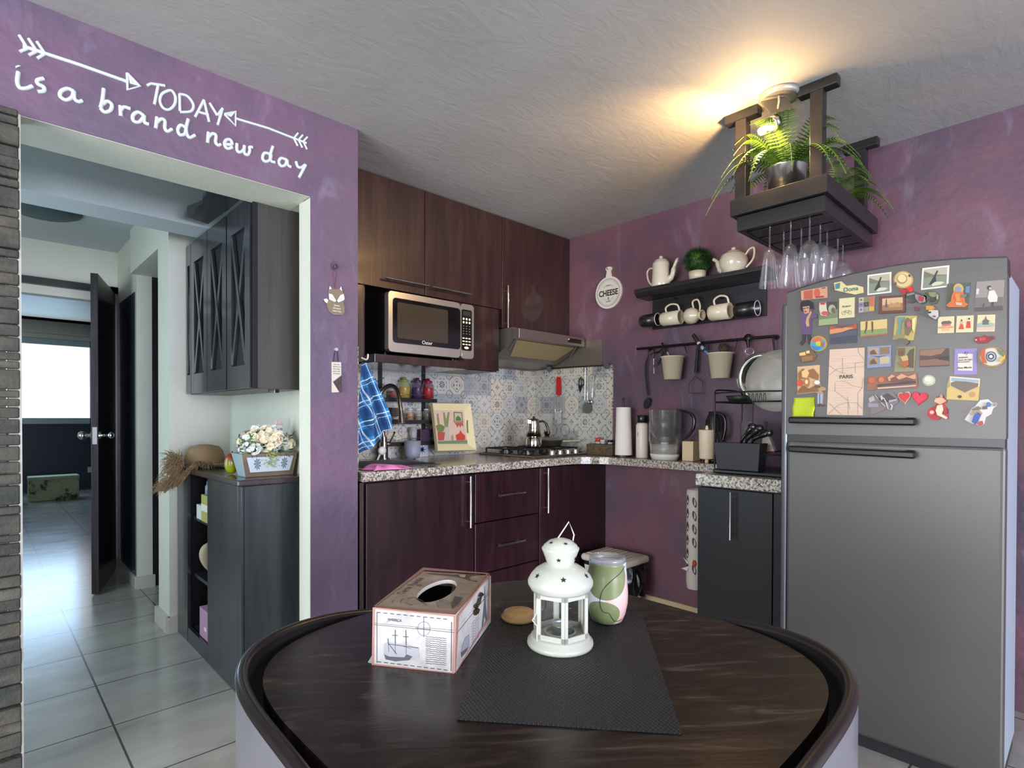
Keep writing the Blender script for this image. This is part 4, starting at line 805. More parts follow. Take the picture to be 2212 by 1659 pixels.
# black wall shelf
SZ = 1.922
t = thing('wall_shelf', 'black wooden wall shelf with mug hooks on the purple wall', 'shelf', (0, -1.0, 1.70))
part('top_board', MB(M_blackY).prism([(0, -.633, SZ), (-.155, -.633, SZ), (-.155, -.633, SZ-.02), (-.13, -.633, SZ-.047), (0, -.633, SZ-.047)], (0, -.765, 0)), t, bevel=.002)
part('back_board', MB(M_blackY).box((-.02, -1.347, 1.695), (-.001, -.672, SZ-.047)), t, bevel=.002)
for px_ in (780, 1010, 1190): 
    h = WB(px_+40, 640, -.05); part('mug_hook', MB(C('#141214', .3, .5)).tube(spline([(-.018, h.y, h.z+.03), (-.05, h.y, h.z+.026), (-.062, h.y, h.z+.034)], 4), .003, 6), t)
def mug(zx0, zx1, zy, r, col, rim, label, handle=True, rm=None):
    a = WB(zx0, zy, -.075); b_ = WB(zx1, zy, -.075); L_ = abs(a.y-b_.y); zc = (a.z+b_.z)/2; c = (-.075, a.y, zc)
    t = thing('mug', label, 'mug', (-.075, (a.y+b_.y)/2, zc-r), None)
    part('mug_body', MB(C(col, .3, 0, .3)).lathe([(0, 0), (r*.86, 0), (r, .012), (r*1.0, L_), (r*.92, L_), (r*.9, .012), (0, .012)], c, 30, ax=(0, -1, 0)).use(C(rim, .3)).lathe([(r*1.0, L_-.001), (r*1.01, L_+.002), (r*.91, L_+.002), (r*.91, L_-.001)], c, 30, ax=(0, -1, 0)), t)
    if handle: part('handle', MB(C(col if rim != '#cfcbc0' else rim, .3, 0, .3)).tube(spline([(-.075, a.y-L_*.25, zc+r*.9), (-.078, a.y-L_*.22, zc+r*1.6), (-.08, a.y-L_*.5, zc+r*2.0), (-.08, a.y-L_*.85, zc+r*1.75), (-.075, a.y-L_*.93, zc+r*.98)], 5), .0055, 8), t)
    return t
mug(525, 668, 798, .038, '#1b1a1b', '#cfcbc0', 'black mug with a pale rim hanging at the left end of the shelf', False)
mug(705, 872, 778, .040, '#d8ccb2', '#d8ccb2', 'cream mug next to the left black mug under the shelf')
mug(1135, 1315, 722, .043, '#dccfb3', '#dccfb3', 'cream mug next to the right black mug under the shelf')
mug(1365, 1560, 700, .040, '#1b1a1b', '#cfcbc0', 'black mug with a pale rim hanging at the right end of the shelf', False)
a = WB(915, 760, -.075); c = (-.075, a.y, a.z)
t = thing('milk_jug', 'small round cream jug lying between the two cream mugs', 'jug', (-.075, a.y-.03, a.z-.045))
part('jug_body', MB(C('#d3c6aa', .25, 0, .4)).lathe([(0, 0), (.028, .002), (.043, .02), (.046, .045), (.038, .068), (.022, .085), (.020, .095), (.030, .112), (.027, .113), (.016, .095), (.018, .085), (0, .06)], c, 28, ax=(-.12, -1, -.08)), t)
part('handle', MB(C('#d3c6aa', .3)).tube(spline([(-.075, a.y-.05, a.z+.038), (-.078, a.y-.045, a.z+.075), (-.08, a.y-.075, a.z+.082), (-.08, a.y-.09, a.z+.05), (-.078, a.y-.088, a.z+.018)], 5), .005, 8), t)
# pots on the shelf
cr = C('#dcd3bb', .22, 0, .6)
y1 = WB(695, 480, -.09).y; s_ = .176/.27
t = thing('coffee_pot', 'tall cream porcelain coffee pot at the left end of the shelf', 'coffee pot', (-.09, y1, SZ)); c = (-.09, y1, SZ+.001)
part('pot_body', MB(cr).lathe([(0, 0), (.050, 0), (.053, .006), (.052, .03), (.048, .10), (.049, .135), (.044, .148), (0, .148)], c), t)
l = part('lid', MB(cr).lathe([(.042, .148), (.036, .158), (.015, .166), (0, .167)], c), t); part('lid_knob', MB(cr).lathe([(0, .164), (.008, .167), (.012, .175), (.007, .182), (0, .184)], c, 16), l)
part('spout', MB(cr).tube(spline([V(c)+V((0, -.04, .03)), V(c)+V((0, -.072, .055)), V(c)+V((0, -.085, .10)), V(c)+V((0, -.105, .14)), V(c)+V((0, -.112, .142))], 5), [.018]*5+[.014]*5+[.010]*6+[.008]*5, 12), t)
part('handle', MB(cr).tube(spline([V(c)+V((0, .044, .118)), V(c)+V((0, .075, .122)), V(c)+V((0, .092, .10)), V(c)+V((0, .082, .05)), V(c)+V((0, .05, .012))], 5), .0055, 8), t)
y2 = WB(1345, 370, -.09).y
t = thing('teapot', 'round cream porcelain teapot at the right end of the shelf', 'teapot', (-.09, y2, SZ)); c = (-.09, y2, SZ+.001)
part('pot_body', MB(cr).lathe([(0, 0), (.045, 0), (.055, .008), (.070, .045), (.073, .07), (.062, .098), (.045, .108), (0, .108)], c), t)
l = part('lid', MB(cr).lathe([(.045, .108), (.034, .118), (.014, .124), (0, .125)], c), t); part('lid_knob', MB(cr).lathe([(0, .122), (.009, .126), (.013, .133), (.007, .14), (0, .141)], c, 16), l)
part('spout', MB(cr).tube(spline([V(c)+V((0, .055, .02)), V(c)+V((0, .078, .045)), V(c)+V((0, .09, .08)), V(c)+V((0, .112, .098))], 5), [.018]*5+[.013]*5+[.009]*6, 12), t)
part('handle', MB(cr).tube(spline([V(c)+V((0, -.062, .085)), V(c)+V((0, -.085, .112)), V(c)+V((0, -.108, .112)), V(c)+V((0, -.104, .06)), V(c)+V((0, -.068, .022))], 5), .0055, 8), t)
y3 = WB(1022, 430, -.085).y; c = (-.085, y3, SZ+.001)
t = thing('potted_topiary', 'round green grass ball in a low cream pot on the middle of the shelf', 'potted plant', c)
part('pot', MB(C('#d5c7ac', .35, 0, .3)).lathe([(0, 0), (.042, 0), (.048, .05), (.043, .05), (.038, .006), (0, .006)], c), t)
gm = NT('grass_ball', .7); gm.col(gm.ramp(gm.noise(scale=30), [(.35, '#1c3210'), (.55, '#335a1d'), (.75, '#5c8a35')])); 
b = MB(gm.m); cc = V((-.085, y3, SZ+.05+.062)); b.ell(cc, .058, 20, 12)
for i in range(1500):
    d_ = V((random.gauss(0, 1), random.gauss(0, 1), random.gauss(0, 1))).normalized(); e_ = (d_+V((random.uniform(-.7, .7), random.uniform(-.7, .7), random.uniform(-.7, .7)))).normalized(); s0 = d_.orthogonal().normalized()*.0022
    q = cc+d_*.055; b.add([q-s0, q+s0, q+e_*.012+d_*.008+s0*.6, q+e_*.016+d_*.014], [(0, 1, 2, 3)])
part('foliage', b, t)
# long utensil rail
t = thing('utensil_rail', 'long black utensil rail on the purple wall under the mug shelf', 'rail', (0, -1.0, 1.56)); bk = C('#171416', .35, .4)
ra, rb = WB(482, 1053), WB(1712, 938); part('bar', MB(bk).cyl(ra, rb, .0075, n=12), t, bevel=.001)
for q in (WB(560, 1045), WB(1700, 940)): part('wall_mount', MB(bk).cyl((0, q.y, q.z), (-.052, q.y, q.z), .006).cyl((0, q.y, q.z), (-.006, q.y, q.z), .014), t)
part('end_bracket', MB(bk).tube([WB(1700, 945), WB(1715, 1095), WB(1690, 1110)], .005, 8), t)
for i, zz in enumerate(((900, 1015, 925, 1090), (1120, 1000, 1118, 1060), (1370, 970, 1360, 1070), (710, 1030, 700, 1100))):
    part('hook', MB(bk).tube(spline([WB(zz[0], zz[1]-12), WB(zz[0]+8, zz[1]+10), WB((zz[0]+zz[2])/2+5, (zz[1]+zz[3])/2), WB(zz[2], zz[3])], 4), .003, 6), t)
t2 = thing('black_ladle', 'long black plastic spoon hanging at the left end of the long rail', 'kitchen tool', WB(565, 1540, -.03))
part('handle', MB(M_blkm).tube(spline([WB(578, 1040, -.045), WB(585, 1110, -.04), WB(562, 1180, -.035), WB(560, 1300, -.035), WB(580, 1470, -.035)], 5), [.004]*8+[.006]*12+[.005], 8), t2)
lu = (WB(592, 1480, -.035)-WB(545, 1595, -.035)).normalized(); part('bowl', MB(M_blkm).prism(ellp(WB(568, 1538, -.035), lu, lu.cross(X), .036, .020, 22), (.008, 0, 0)), t2, bevel=.003)
t2 = thing('corkscrew', 'steel and black corkscrew hanging left of the first cream bucket', 'kitchen tool', WB(630, 1200, -.03))
part('handle', MB(bk).tube(spline([WB(610, 1040), WB(640, 1080), WB(630, 1140)], 4), .004, 6).tube(spline([WB(650, 1040), WB(625, 1090), WB(600, 1110)], 4), .003, 6), t2); part('worm', MB(M_chrome).cyl(WB(630, 1140), WB(632, 1215), .005).use(C('#7a1c2c', .4)).cyl(WB(632, 1195), WB(632, 1215), .0055).use(M_chrome).cyl(WB(632, 1215), WB(633, 1275), .0018), t2)
t2 = thing('garlic_press', 'dark metal tongs hanging open behind the first cream bucket', 'kitchen tool', WB(690, 1090, -.03))
part('arm', MB(bk).tube(spline([WB(705, 1000), WB(730, 1060), WB(700, 1120), WB(670, 1195)], 5), .006, 8), t2); part('arm', MB(bk).tube(spline([WB(720, 1020), WB(690, 1070), WB(640, 1090)], 5), .005, 8), t2)
def bucket(zx, zy0, zy1, rt, rb, label):
    a_ = WB(zx, zy0, -.085); b_ = WB(zx, zy1, -.085); h = a_.z-b_.z; c = (-.085, a_.y, b_.z)
    t = thing('utensil_bucket', label, 'bucket', c); part('bucket_body', MB(C('#dccdae', .4, 0, .2)).lathe([(0, 0), (rb, 0), (rt, h), (rt+.006, h), (rt+.006, h+.006), (rt-.004, h+.004), (rb-.003, .004), (0, .004)], c, 28), t); return V(c), h
c1, h1 = bucket(800, 1130, 1325, .063, .047, 'cream metal bucket hanging left on the long rail')
c2, h2 = bucket(1230, 1100, 1315, .064, .047, 'cream metal bucket hanging right on the long rail, with a brush inside')
solo('measuring_spoon', MB(C('#a79a9a', .3, .5)).prism([c1+V((-.01, .0, h1-.03)), c1+V((-.01, -.012, h1-.03)), c1+V((-.02, .018, h1+.035)), c1+V((-.02, .026, h1+.028))], (-.003, 0, 0)), 'pale spoon sticking out of the left bucket', 'utensil', c1+Z*.1)
solo('utensil_bundle', MB(C('#4a3a38', .7)).ell(c1+V((0, .03, h1+.005)), (.02, .024, .02)).ell(c1+V((.01, .01, h1)), (.02, .02, .016)), 'dark clump of odds and ends in the left bucket', 'utensil', c1+Z*.12)
t2 = thing('dish_scrubber', 'dark bristled scrubbing brush standing in the right bucket', 'brush', c2+Z*.1)
b = MB(C('#4a372b', .9)).ell(c2+V((0, -.018, h2+.028)), (.024, .026, .026))
for i in range(160):
    d_ = V((random.gauss(0, 1), random.gauss(0, 1), abs(random.gauss(0, 1)))).normalized(); q = c2+V((0, -.018, h2+.028))+d_*.022; b.tube([q, q+d_*.012], .0007, 3)
part('bristles', b, t2); part('handle', MB(C('#2a211d', .5)).cyl(c2+V((0, -.015, .02)), c2+V((0, -.018, h2+.01)), .007), t2)
t2 = thing('vegetable_peeler', 'black and blue handled tool leaning out of the right bucket to the left', 'kitchen tool', c2+Z*.1)
q = [WB(985, 925, -.09), WB(1040, 1010, -.09), WB(1090, 1070, -.09), WB(1135, 1110, -.09), c2+V((0, .03, .06))]
part('handle', MB(M_blk).tube([q[0], q[0].lerp(q[1], .5), q[1]], [.011, .012, .009], 10), t2); part('collar', MB(C('#c7c7c9', .3)).cyl(q[1]-(q[1]-q[0])*.2, q[1], .0098), t2)
part('ring', MB(M_blk).tube(spline([q[1], q[1].lerp(q[2], .5)+V((-.004, -.014, .008)), q[2], q[1].lerp(q[2], .5)+V((-.004, .014, -.008)), q[1]], 4), .005, 8).use(C('#8fa3b8', .2)).ell(q[1].lerp(q[2], .5), (.004, .010, .014)), t2)
part('shaft', MB(C('#3f8fc4', .3)).cyl(q[2], q[3], .006).cyl(q[3], q[4], .0055), t2)
t2 = thing('potato_masher', 'black-handled wire masher hanging between the two cream buckets', 'kitchen tool', WB(1010, 1380, -.03))
part('handle', MB(M_blkm).tube([WB(1028, 1010, -.04), WB(1025, 1070, -.04), WB(1010, 1265, -.04)], [.004, .009, .010], 10), t2)
part('wire_head', MB(C('#4a2c33', .3, .6)).tube([WB(1005, 1265, -.04), WB(1000, 1300, -.04), WB(947, 1360, -.04), WB(947, 1448, -.04), WB(1068, 1452, -.04), WB(1070, 1345, -.04), WB(1012, 1300, -.04)], .0022, 6), t2)
t2 = thing('clip_hook', 'black hook-on clip with a steel ring hanging near the right end of the rail', 'kitchen tool', WB(1470, 1000, -.05))
part('clip', MB(bk).ell(WB(1475, 955, -.055), (.012, .022, .022)).cyl(WB(1475, 975, -.055), WB(1480, 1040, -.055), .011, .007), t2)
part('ring', MB(M_chrome).tube([WB(1490+38*math.cos(a), 1075+30*math.sin(a), -.055) for a in [i*.393 for i in range(16)]], .0022, 6, closed=True), t2)
# ================================================================== CEILING RACK WITH GLASSES
t = thing('hanging_glass_rack', 'black wooden rack hung from the ceiling on posts with glass slots beneath', 'rack', (-.42, -1.68, 1.918)); bw = wood('rack_wood', '#0e0c0d', '#161313', '#1e1a1b', .45, axis=1)
x0, x1, y0, y1 = -.762, -.09, -1.862, -1.500
def fr(mb, x0, x1, y0, y1, z0, z1, w_):
    return mb.box((x0, y0, z0), (x0+w_, y1, z1)).box((x1-w_, y0, z0), (x1, y1, z1)).box((x0+w_, y0, z0), (x1-w_, y0+w_, z1)).box((x0+w_, y1-w_, z0), (x1-w_, y1, z1))
part('tray_frame', fr(MB(bw), x0, x1, y0, y1, 1.982, 2.048, .02), t, bevel=.002)
part('tray_floor', MB(bw).box((x0+.02, y0+.02, 2.034), (x1-.02, y1-.02, 2.046)), t)
part('lower_frame', fr(MB(bw), x0+.022, x1-.022, y0+.015, y1-.02, 1.922, 1.981, .018), t, bevel=.002)
for xa, xb in ((-.721, -.703), (-.677, -.583), (-.557, -.463), (-.437, -.343), (-.317, -.213), (-.187, -.132)):
    part('slat', MB(bw).box((xa, y0+.034, 1.926), (xb, y1-.039, 1.942)), t, bevel=.002)
for (xx, yy) in ((-.738, -1.541), (-.738, -1.822), (-.112, -1.80)):
    p_ = part('post', MB(bw).box((xx-.022, yy-.022, 2.046), (xx+.022, yy+.022, 2.362)), t, bevel=.002)
    part('ceiling_block', MB(bw).box((xx-.022, yy-.068, 2.362), (xx+.022, yy+.068, 2.399)), t, bevel=.004)
GL = thin('wineglass', '#e6ecec', .035, .02)
def wglass(x, y, z1_, L_, prof, name, label, cat='glass', grp=None):
    t = thing(name, label, cat, (x, y, z1_-L_), grp); c = (x, y, z1_-L_)
    k_ = len(prof); part('bowl', MB(GL).lathe(prof, c, 30), t)
    zb = prof[-1][1]; part('stem', MB(GL).lathe([(.0035, zb-.004), (.003, zb+.02), (.003, L_-.008), (.006, L_-.003)], c, 12), t); part('foot', MB(GL).lathe([(.006, L_-.004), (.025, L_-.001), (.025, L_), (0, L_)], c, 28), t); return t
fl = lambda r, z: [(r, 0), (r*.80, z*.35), (r*.62, z*.72), (r*.45, z*.92), (.004, z)]
tp_ = lambda r, z: [(r*.62, 0), (r*.82, z*.25), (r, z*.62), (r*.86, z*.82), (r*.4, z*.96), (.004, z)]
zt = 1.958
for px_, xr_, ry, kind, r, zz, lab in ((1662, -.69, 620, fl, .040, .155, 'flared champagne flute hanging at the left end of the front row'), (1707, -.69, 618, fl, .044, .165, 'flared champagne flute with a red-glinting stem, second in the front row'), (1748, -.69, 612, tp_, .038, .165, 'slim tulip glass hanging third in the front row, beneath the corner'),
    (1692, -.57, 622, tp_, .034, .14, 'slim tulip glass behind and between the two flared flutes'), (1730, -.57, 618, tp_, .032, .14, 'slim tulip glass in the second row behind the front tulip glass'), (1771, -.57, 606, tp_, .036, .15, 'tulip glass hanging right of the corner, second row'), (1786, -.45, 600, tp_, .045, .13, 'wider wine glass showing behind the right tulip glass')):
    p = P(px_, ry, 'x', xr_); L_ = zt-p.z; wglass(xr_, p.y, zt, L_, kind(r, min(zz, L_-.07)), 'champagne_flute' if kind is fl else 'wine_glass', lab)
bl2 = lambda r, z: [(r*.72, 0), (r*.93, z*.2), (r, z*.45), (r*.82, z*.75), (r*.4, z*.95), (.004, z)]
for px_, xr_, lab in ((1809, -.33, 'big round wine glass hanging at the right end above the refrigerator'), (1820, -.20, 'big round wine glass farthest back at the right, partly hidden')):
    p = P(px_, 600, 'x', xr_); wglass(xr_, p.y, zt, .235, bl2(.056, .115), 'wine_glass', lab)
# ferns
fm = NT('fern_leaf', .5); fm.col(fm.ramp(fm.noise(scale=9), [(.3, '#2c4a12'), (.55, '#4f7420'), (.75, '#7d9a35')])); fm.b.inputs['Subsurface Weight'].default_value = .0
def frond(mb, base, az, L_, rise, droop, n=24, wl=.046):
    d_ = V((math.cos(az), math.sin(az), 0)); s_ = V((-d_.y, d_.x, 0)); pts = []
    for i in range(n+1):
        u = i/n; pts.append(base+d_*L_*(u*.95)+Z*(rise*math.sin(min(1, u*1.15)*1.7)-droop*u*u*u))
    mb.tube(pts, .0013, 4, caps=False)
    for i in range(2, n):
        u = i/n; T_ = (pts[i+1]-pts[i-1]).normalized(); w_ = wl*(math.sin(math.pi*min(1, u*.88+.12))**.7)*(1.05-u*.6); h_ = L_/n*.50
        for sg_ in (1, -1):
            o_ = (s_*sg_+T_*.35-Z*.25).normalized(); a_ = pts[i]; mb.add([a_-T_*h_*.7, a_+T_*h_*.7, a_+o_*w_*.75+T_*h_*.7, a_+o_*w_+T_*h_*.3, a_+o_*w_*.6-T_*h_*.3], [(0, 1, 2, 3, 4)])
def fern(x, y, z, label, nf, seed, r=.078, h=.095, sc=1.):
    random.seed(seed); t = thing('potted_fern', label, 'potted plant', (x, y, z)); c = (x, y, z)
    po = part('pot', MB(C('#a9aaa6', .22, .95)).lathe([(0, 0), (r*.82, 0), (r*.97, h*.96), (r*1.03, h), (r*.95, h), (r*.80, .006), (0, .006)], c, 36), t)
    part('soil', MB(C('#1d1611', .9)).lathe([(r*.93, h*.88), (0, h*.9)], c, 24), t)
    for i in range(nf):
        az = i*2.39996+random.uniform(-.3, .3); k_ = random.random(); mb = MB(fm.m)
        frond(mb, V(c)+V((math.cos(az)*.02, math.sin(az)*.02, h*.9)), az, (.14+.11*k_)*sc, (.165-.11*k_)*sc, (.03+.14*k_)*sc); part('frond', mb, t)
    random.seed(11); return t
fern(-.655, -1.68, 2.047, 'big green fern in a galvanised pot at the front of the hanging rack', 44, 3, r=.078, h=.105, sc=1.2)
fern(-.27, -1.72, 2.047, 'smaller fern at the rear right of the hanging rack', 24, 5, r=.055, h=.07, sc=.95)
# ceiling lamp
lb = P(1683, 203, 'z', H); t = thing('ceiling_spotlight', 'round chrome ceiling lamp with a square plate and one lit bulb beside the hanging rack', 'ceiling lamp', (lb.x, lb.y, H))
part('ceiling_rose', MB(C('#b8b9b2', .25, .6)).lathe([(0, -.012), (.05, -.014), (.066, -.022), (.072, -.012), (.072, 0), (0, 0)], (lb.x, lb.y, H), 40), t)
xL = lb.x+.0
qq = [P(*a, 'x', xL+dx) for a, dx in (((1643, 222), -.05), ((1697, 210), .0), ((1714, 235), .0), ((1663, 246), -.05))]
part('square_plate', MB(C('#6d6658', .3, .6)).prism(qq, (0, 0, .005)), t, bevel=.001)
s0 = P(1683, 222, 'x', xL-.02); s1 = P(1677, 248, 'x', xL-.03); part('stem', MB(M_chrome).cyl(V((s0.x, s0.y, H-.02)), s0, .006).cyl(s0, s1, .006), t)
s2 = P(1683, 258, 'x', xL-.03); s3 = P(1660, 275, 'x', xL-.06); ax_ = (s3-s2).normalized()
part('bulb_holder', MB(C('#bdbcb4', .12, 1)).lathe([(0, -.004), (.015, -.002), (.026, .012), (.031, .036), (.029, .036), (.022, .012), (0, .004)], s2, 28, ax=ax_), t)
s4 = P(1647, 282, 'x', xL-.07); o = part('bulb', MB(C('#ffd9a0', .4, emit=130)).lathe([(0, -.02), (.009, -.018), (.014, -.004), (.012, .012), (0, .018)], s4, 16, ax=ax_), t, label='glowing warm bulb')
def spot(name, loc, aim, w_, ang):
    l = bpy.data.lights.new(name, 'SPOT'); l.energy = w_; l.color = (1, .58, .23); l.spot_size = math.radians(ang); l.spot_blend = .9; l.shadow_soft_size = .012
    o = bpy.data.objects.new(name, l); COL.objects.link(o); o.location = loc; o.rotation_euler = (V(aim)-V(loc)).to_track_quat('-Z', 'Y').to_euler()
s5 = s4+ax_*.03
spot('lamp_beam', s5, P(1330, 330, 'z', H), 17, 115)
pl_ = bpy.data.lights.new('lamp_glow', 'POINT'); pl_.energy = 5; pl_.color = (1, .58, .23); pl_.shadow_soft_size = .015; po_ = bpy.data.objects.new('lamp_glow', pl_); COL.objects.link(po_); po_.location = s4+ax_*.04
# ================================================================== REFRIGERATOR
RX = -.75
t = thing('refrigerator', 'grey two-door refrigerator covered with souvenir magnets', 'refrigerator', (-.5, -2.03, 0))
YL, YR = P(1700, 800, 'x', RX).y, P(2176, 700, 'x', RX).y
arch = [(YL-(YL-YR)*k, 0) for k in [i/12 for i in range(13)]]
ta = [(1700, 634), (1730, 623), (1768, 611), (1804, 602), (1840, 593), (1880, 585), (1920, 577), (1960, 571), (2000, 566), (2050, 562), (2100, 559), (2140, 558), (2176, 557)]
top_pts = [P(a, b, 'x', RX) for a, b in ta]
sd = C('#9aa3a4', .35, .3)
zT = max(p.z for p in top_pts)
part('fridge_body', MB(C('#9fabb6', .4, .15)).box((RX+.075, YR+.006, .04), (-.31, YL-.006, 1.63)), t, bevel=.01)
dk = C('#2a2a2b', .35)
part('top_cover', MB(dk).prism([(p.x+.004, p.y, p.z+.006) for p in top_pts]+[(RX+.004, YR, 1.60), (RX+.004, YL, 1.60)], (.075, 0, 0)), t, bevel=.003)
fd = MB(M_fridge).prism([(RX, p.y, p.z) for p in top_pts]+[(RX, YR, 1.102), (RX, YL, 1.102)], (.062, 0, 0)); fdo = part('freezer_door', fd, t, bevel=.012, seg=3)
ldo = part('fridge_door', MB(M_fridge).box((RX, YR, .05), (RX+.062, YL, 1.078)), t, bevel=.012, seg=3)
part('gasket_strip', MB(dk).box((RX+.006, YR+.003, 1.07), (RX+.07, YL-.002, 1.11)), t)
part('door_trim', MB(C('#55585a', .3, .4)).box((RX+.002, YL-.001, .06), (RX+.06, YL+.022, 1.60)), t, bevel=.008, seg=3)
part('kick_plate', MB(dk).box((RX+.03, YR+.01, .0), (-.32, YL-.01, .045)), t)
for (zc_, pr_) in ((P(1840, 908, 'x', RX-.04).z, fdo), (P(1840, 975, 'x', RX-.04).z, ldo)):
    ya, yb = P(1703, 900, 'x', RX-.04).y, P(1978, 900, 'x', RX-.04).y
    part('handle', MB(C('#0b0b0c', .35)).bar((RX-.035, ya, zc_), (RX-.035, yb, zc_-.004), .022, .024).bar((RX-.02, ya-.02, zc_), (RX, ya-.02, zc_), .03, .02).bar((RX-.02, yb+.02, zc_), (RX, yb+.02, zc_), .03, .02), pr_, bevel=.006)
q = [P(*a, 'x', RX-.0006) for a in ((2067, 585), (2168, 574), (2168, 577), (2068, 590))]; part('grey_strip', MB(C('#5f5a50', .4)).prism(q, (.0004, 0, 0)), fdo)  # thin grey-brown strip across the upper right of the freezer door
# ================================================================== MAGNETS ON THE FREEZER DOOR
A_ = lambda x, y: (1690+x/4.3667, 540+y/4.3667)
B2 = lambda x, y: (1930+x/4.149, 540+y/4.149)
MN = [0]
def ring(cx, cy, rx, ry, n=16, a0=0): return [(cx+rx*math.cos(math.radians(a0)+2*math.pi*i/n), cy+ry*math.sin(math.radians(a0)+2*math.pi*i/n)) for i in range(n)]
def magnet(name, label, cr, outline, base, layers=(), th=.004, cat='magnet', txts=(), bev=0, lines=()):
    q3 = lambda p, d: P(*cr(*p), 'x', RX)+V((-d, 0, 0)); o = [q3(p, .0005) for p in outline]
    cy = sum(p.y for p in o)/len(o); zl = min(p.z for p in o)
    b = MB(C(base, .45)).prism(o, (-th, 0, 0)); d = th+.0006
    for i, L in enumerate(layers):
        e = L[2] if len(L) > 2 else 0
        b.prism([q3(p, d-.0002+.00022*i) for p in L[1]], (-.0004-e, 0, 0), C(L[0], .45))
    d += .00022*len(layers)+.0002
    for c_, w_, pts in lines: b.use(C(c_, .5)).tube([q3(p, d) for p in pts], w_, 4)
    for body, p, size, c_ in txts:
        o_ = q3(p, d+.0004); b.txt(body, o_, -Y, Z, size, mat=C(c_, .5), bold=size*.012)
    o = solo(name, b, label, cat, (RX-.0005, cy, zl)); return o
mg = magnet
mg('banknote_magnet', 'red and beige banknote-like magnet at the top left of the freezer door', A_, [(180, 388), (425, 345), (428, 452), (183, 475)], '#c08c6c', [('#a9503f', [(205, 392), (290, 375), (292, 462), (208, 468)]), ('#b8543f', ring(332, 408, 30, 44)), ('#8a3a30', [(318, 440), (395, 432), (398, 448), (316, 456)]), ('#5b4a3a', [(375, 360), (412, 353), (412, 362), (376, 369)])])
mg('lettering_magnet', 'teal and cream resort lettering magnet left of the first whale photograph', A_, [(490, 312), (560, 298), (610, 340), (690, 330), (765, 352), (768, 405), (690, 422), (600, 405), (500, 380)], '#cdbd86', [('#3c7a7a', [(500, 325), (550, 310), (545, 365), (505, 372)])], txts=[('Dona', (650, 372), .021, '#2c6a70')])
def whale(nm, lab, cr, ol):
    x0, y0 = ol[0]; x1, y1 = ol[1]; x2, y2 = ol[2]; x3, y3 = ol[3]
    def m(u, v): return (x0*(1-u)*(1-v)+x1*u*(1-v)+x2*u*v+x3*(1-u)*v, y0*(1-u)*(1-v)+y1*u*(1-v)+y2*u*v+y3*(1-u)*v)
    mg(nm, lab, cr, ol, '#ddd5c6', [('#a9a58c', [m(.07, .07), m(.93, .07), m(.93, .45), m(.07, .45)]), ('#6a6a50', [m(.07, .15), m(.25, .25), m(.45, .36), m(.93, .42), m(.93, .5), m(.07, .5)]), ('#77816c', [m(.07, .46), m(.93, .44), m(.93, .93), m(.07, .93)]), ('#2b2a2c', [m(.55, .18), m(.60, .2), m(.52, .45), m(.56, .8), m(.28, .8), (m(.42, .5))]), ('#c3bda6', [m(.38, .80), m(.5, .7), m(.75, .72), m(.86, .78), m(.7, .86), m(.42, .88)])], th=.0015, cat='photo')
whale('whale_photo', 'white-bordered photo of a whale fin left of the round hat plate', A_, [(805, 238), (1030, 207), (1030, 402), (803, 428)])
whale('whale_photo', 'white-bordered photo of a whale fin right of the round hat plate', B2, [(260, 165), (502, 137), (492, 332), (247, 360)])
mg('bicycle_magnet', 'small cream square magnet with a bicycle drawing below the lettering magnet', A_, [(540, 460), (685, 447), (682, 636), (537, 648)], '#cdbf93', [], txts=[('Bonjour', (612, 532), .0085, '#5d4a30')], lines=[('#6b5a3c', .0006, ring(582, 596, 17, 17)+[(599, 596)]), ('#6b5a3c', .0006, ring(640, 592, 17, 17)+[(657, 592)]), ('#6b5a3c', .0006, [(582, 596), (600, 572), (630, 570), (640, 592), (610, 594), (600, 572)])])
tc = ['#b7a789', '#6f7a46', '#b95a3a', '#8a7791', '#3a3026', '#bb5c3d', '#a49aa8', '#8d8572', '#c09a2c']
mg('tile_magnet', 'magnet of nine small coloured pattern tiles beside the bicycle magnet', A_, [(722, 452), (875, 436), (872, 578), (722, 598)], '#8f8577', [(tc[i], [(726+49*(i % 3), 455+46*(i//3)-5*(i % 3)), (770+49*(i % 3), 450+46*(i//3)-5*(i % 3)), (770+49*(i % 3), 492+46*(i//3)-5*(i % 3)), (726+49*(i % 3), 497+46*(i//3)-5*(i % 3))]) for i in range(9)]+[('#5a5d68', ring(749+49*(i % 3), 473+46*(i//3)-5*(i % 3), 12, 12, 4)) for i in (0, 3, 6, 4)])
mg('framed_city_magnet', 'dark red framed magnet with a sepia city skyline', A_, [(918, 440), (1163, 425), (1165, 592), (910, 604)], '#5a2f24', [('#c4a175', [(948, 462), (1140, 448), (1142, 568), (946, 578)]), ('#93673f', [(948, 525), (1142, 500), (1142, 568), (946, 578)]), ('#4e5248', [(975, 545), (983, 470), (990, 462), (998, 545)]), ('#a87f52', [(1010, 520), (1030, 498), (1060, 510), (1090, 495), (1120, 505), (1125, 540), (1010, 545)])], th=.007)
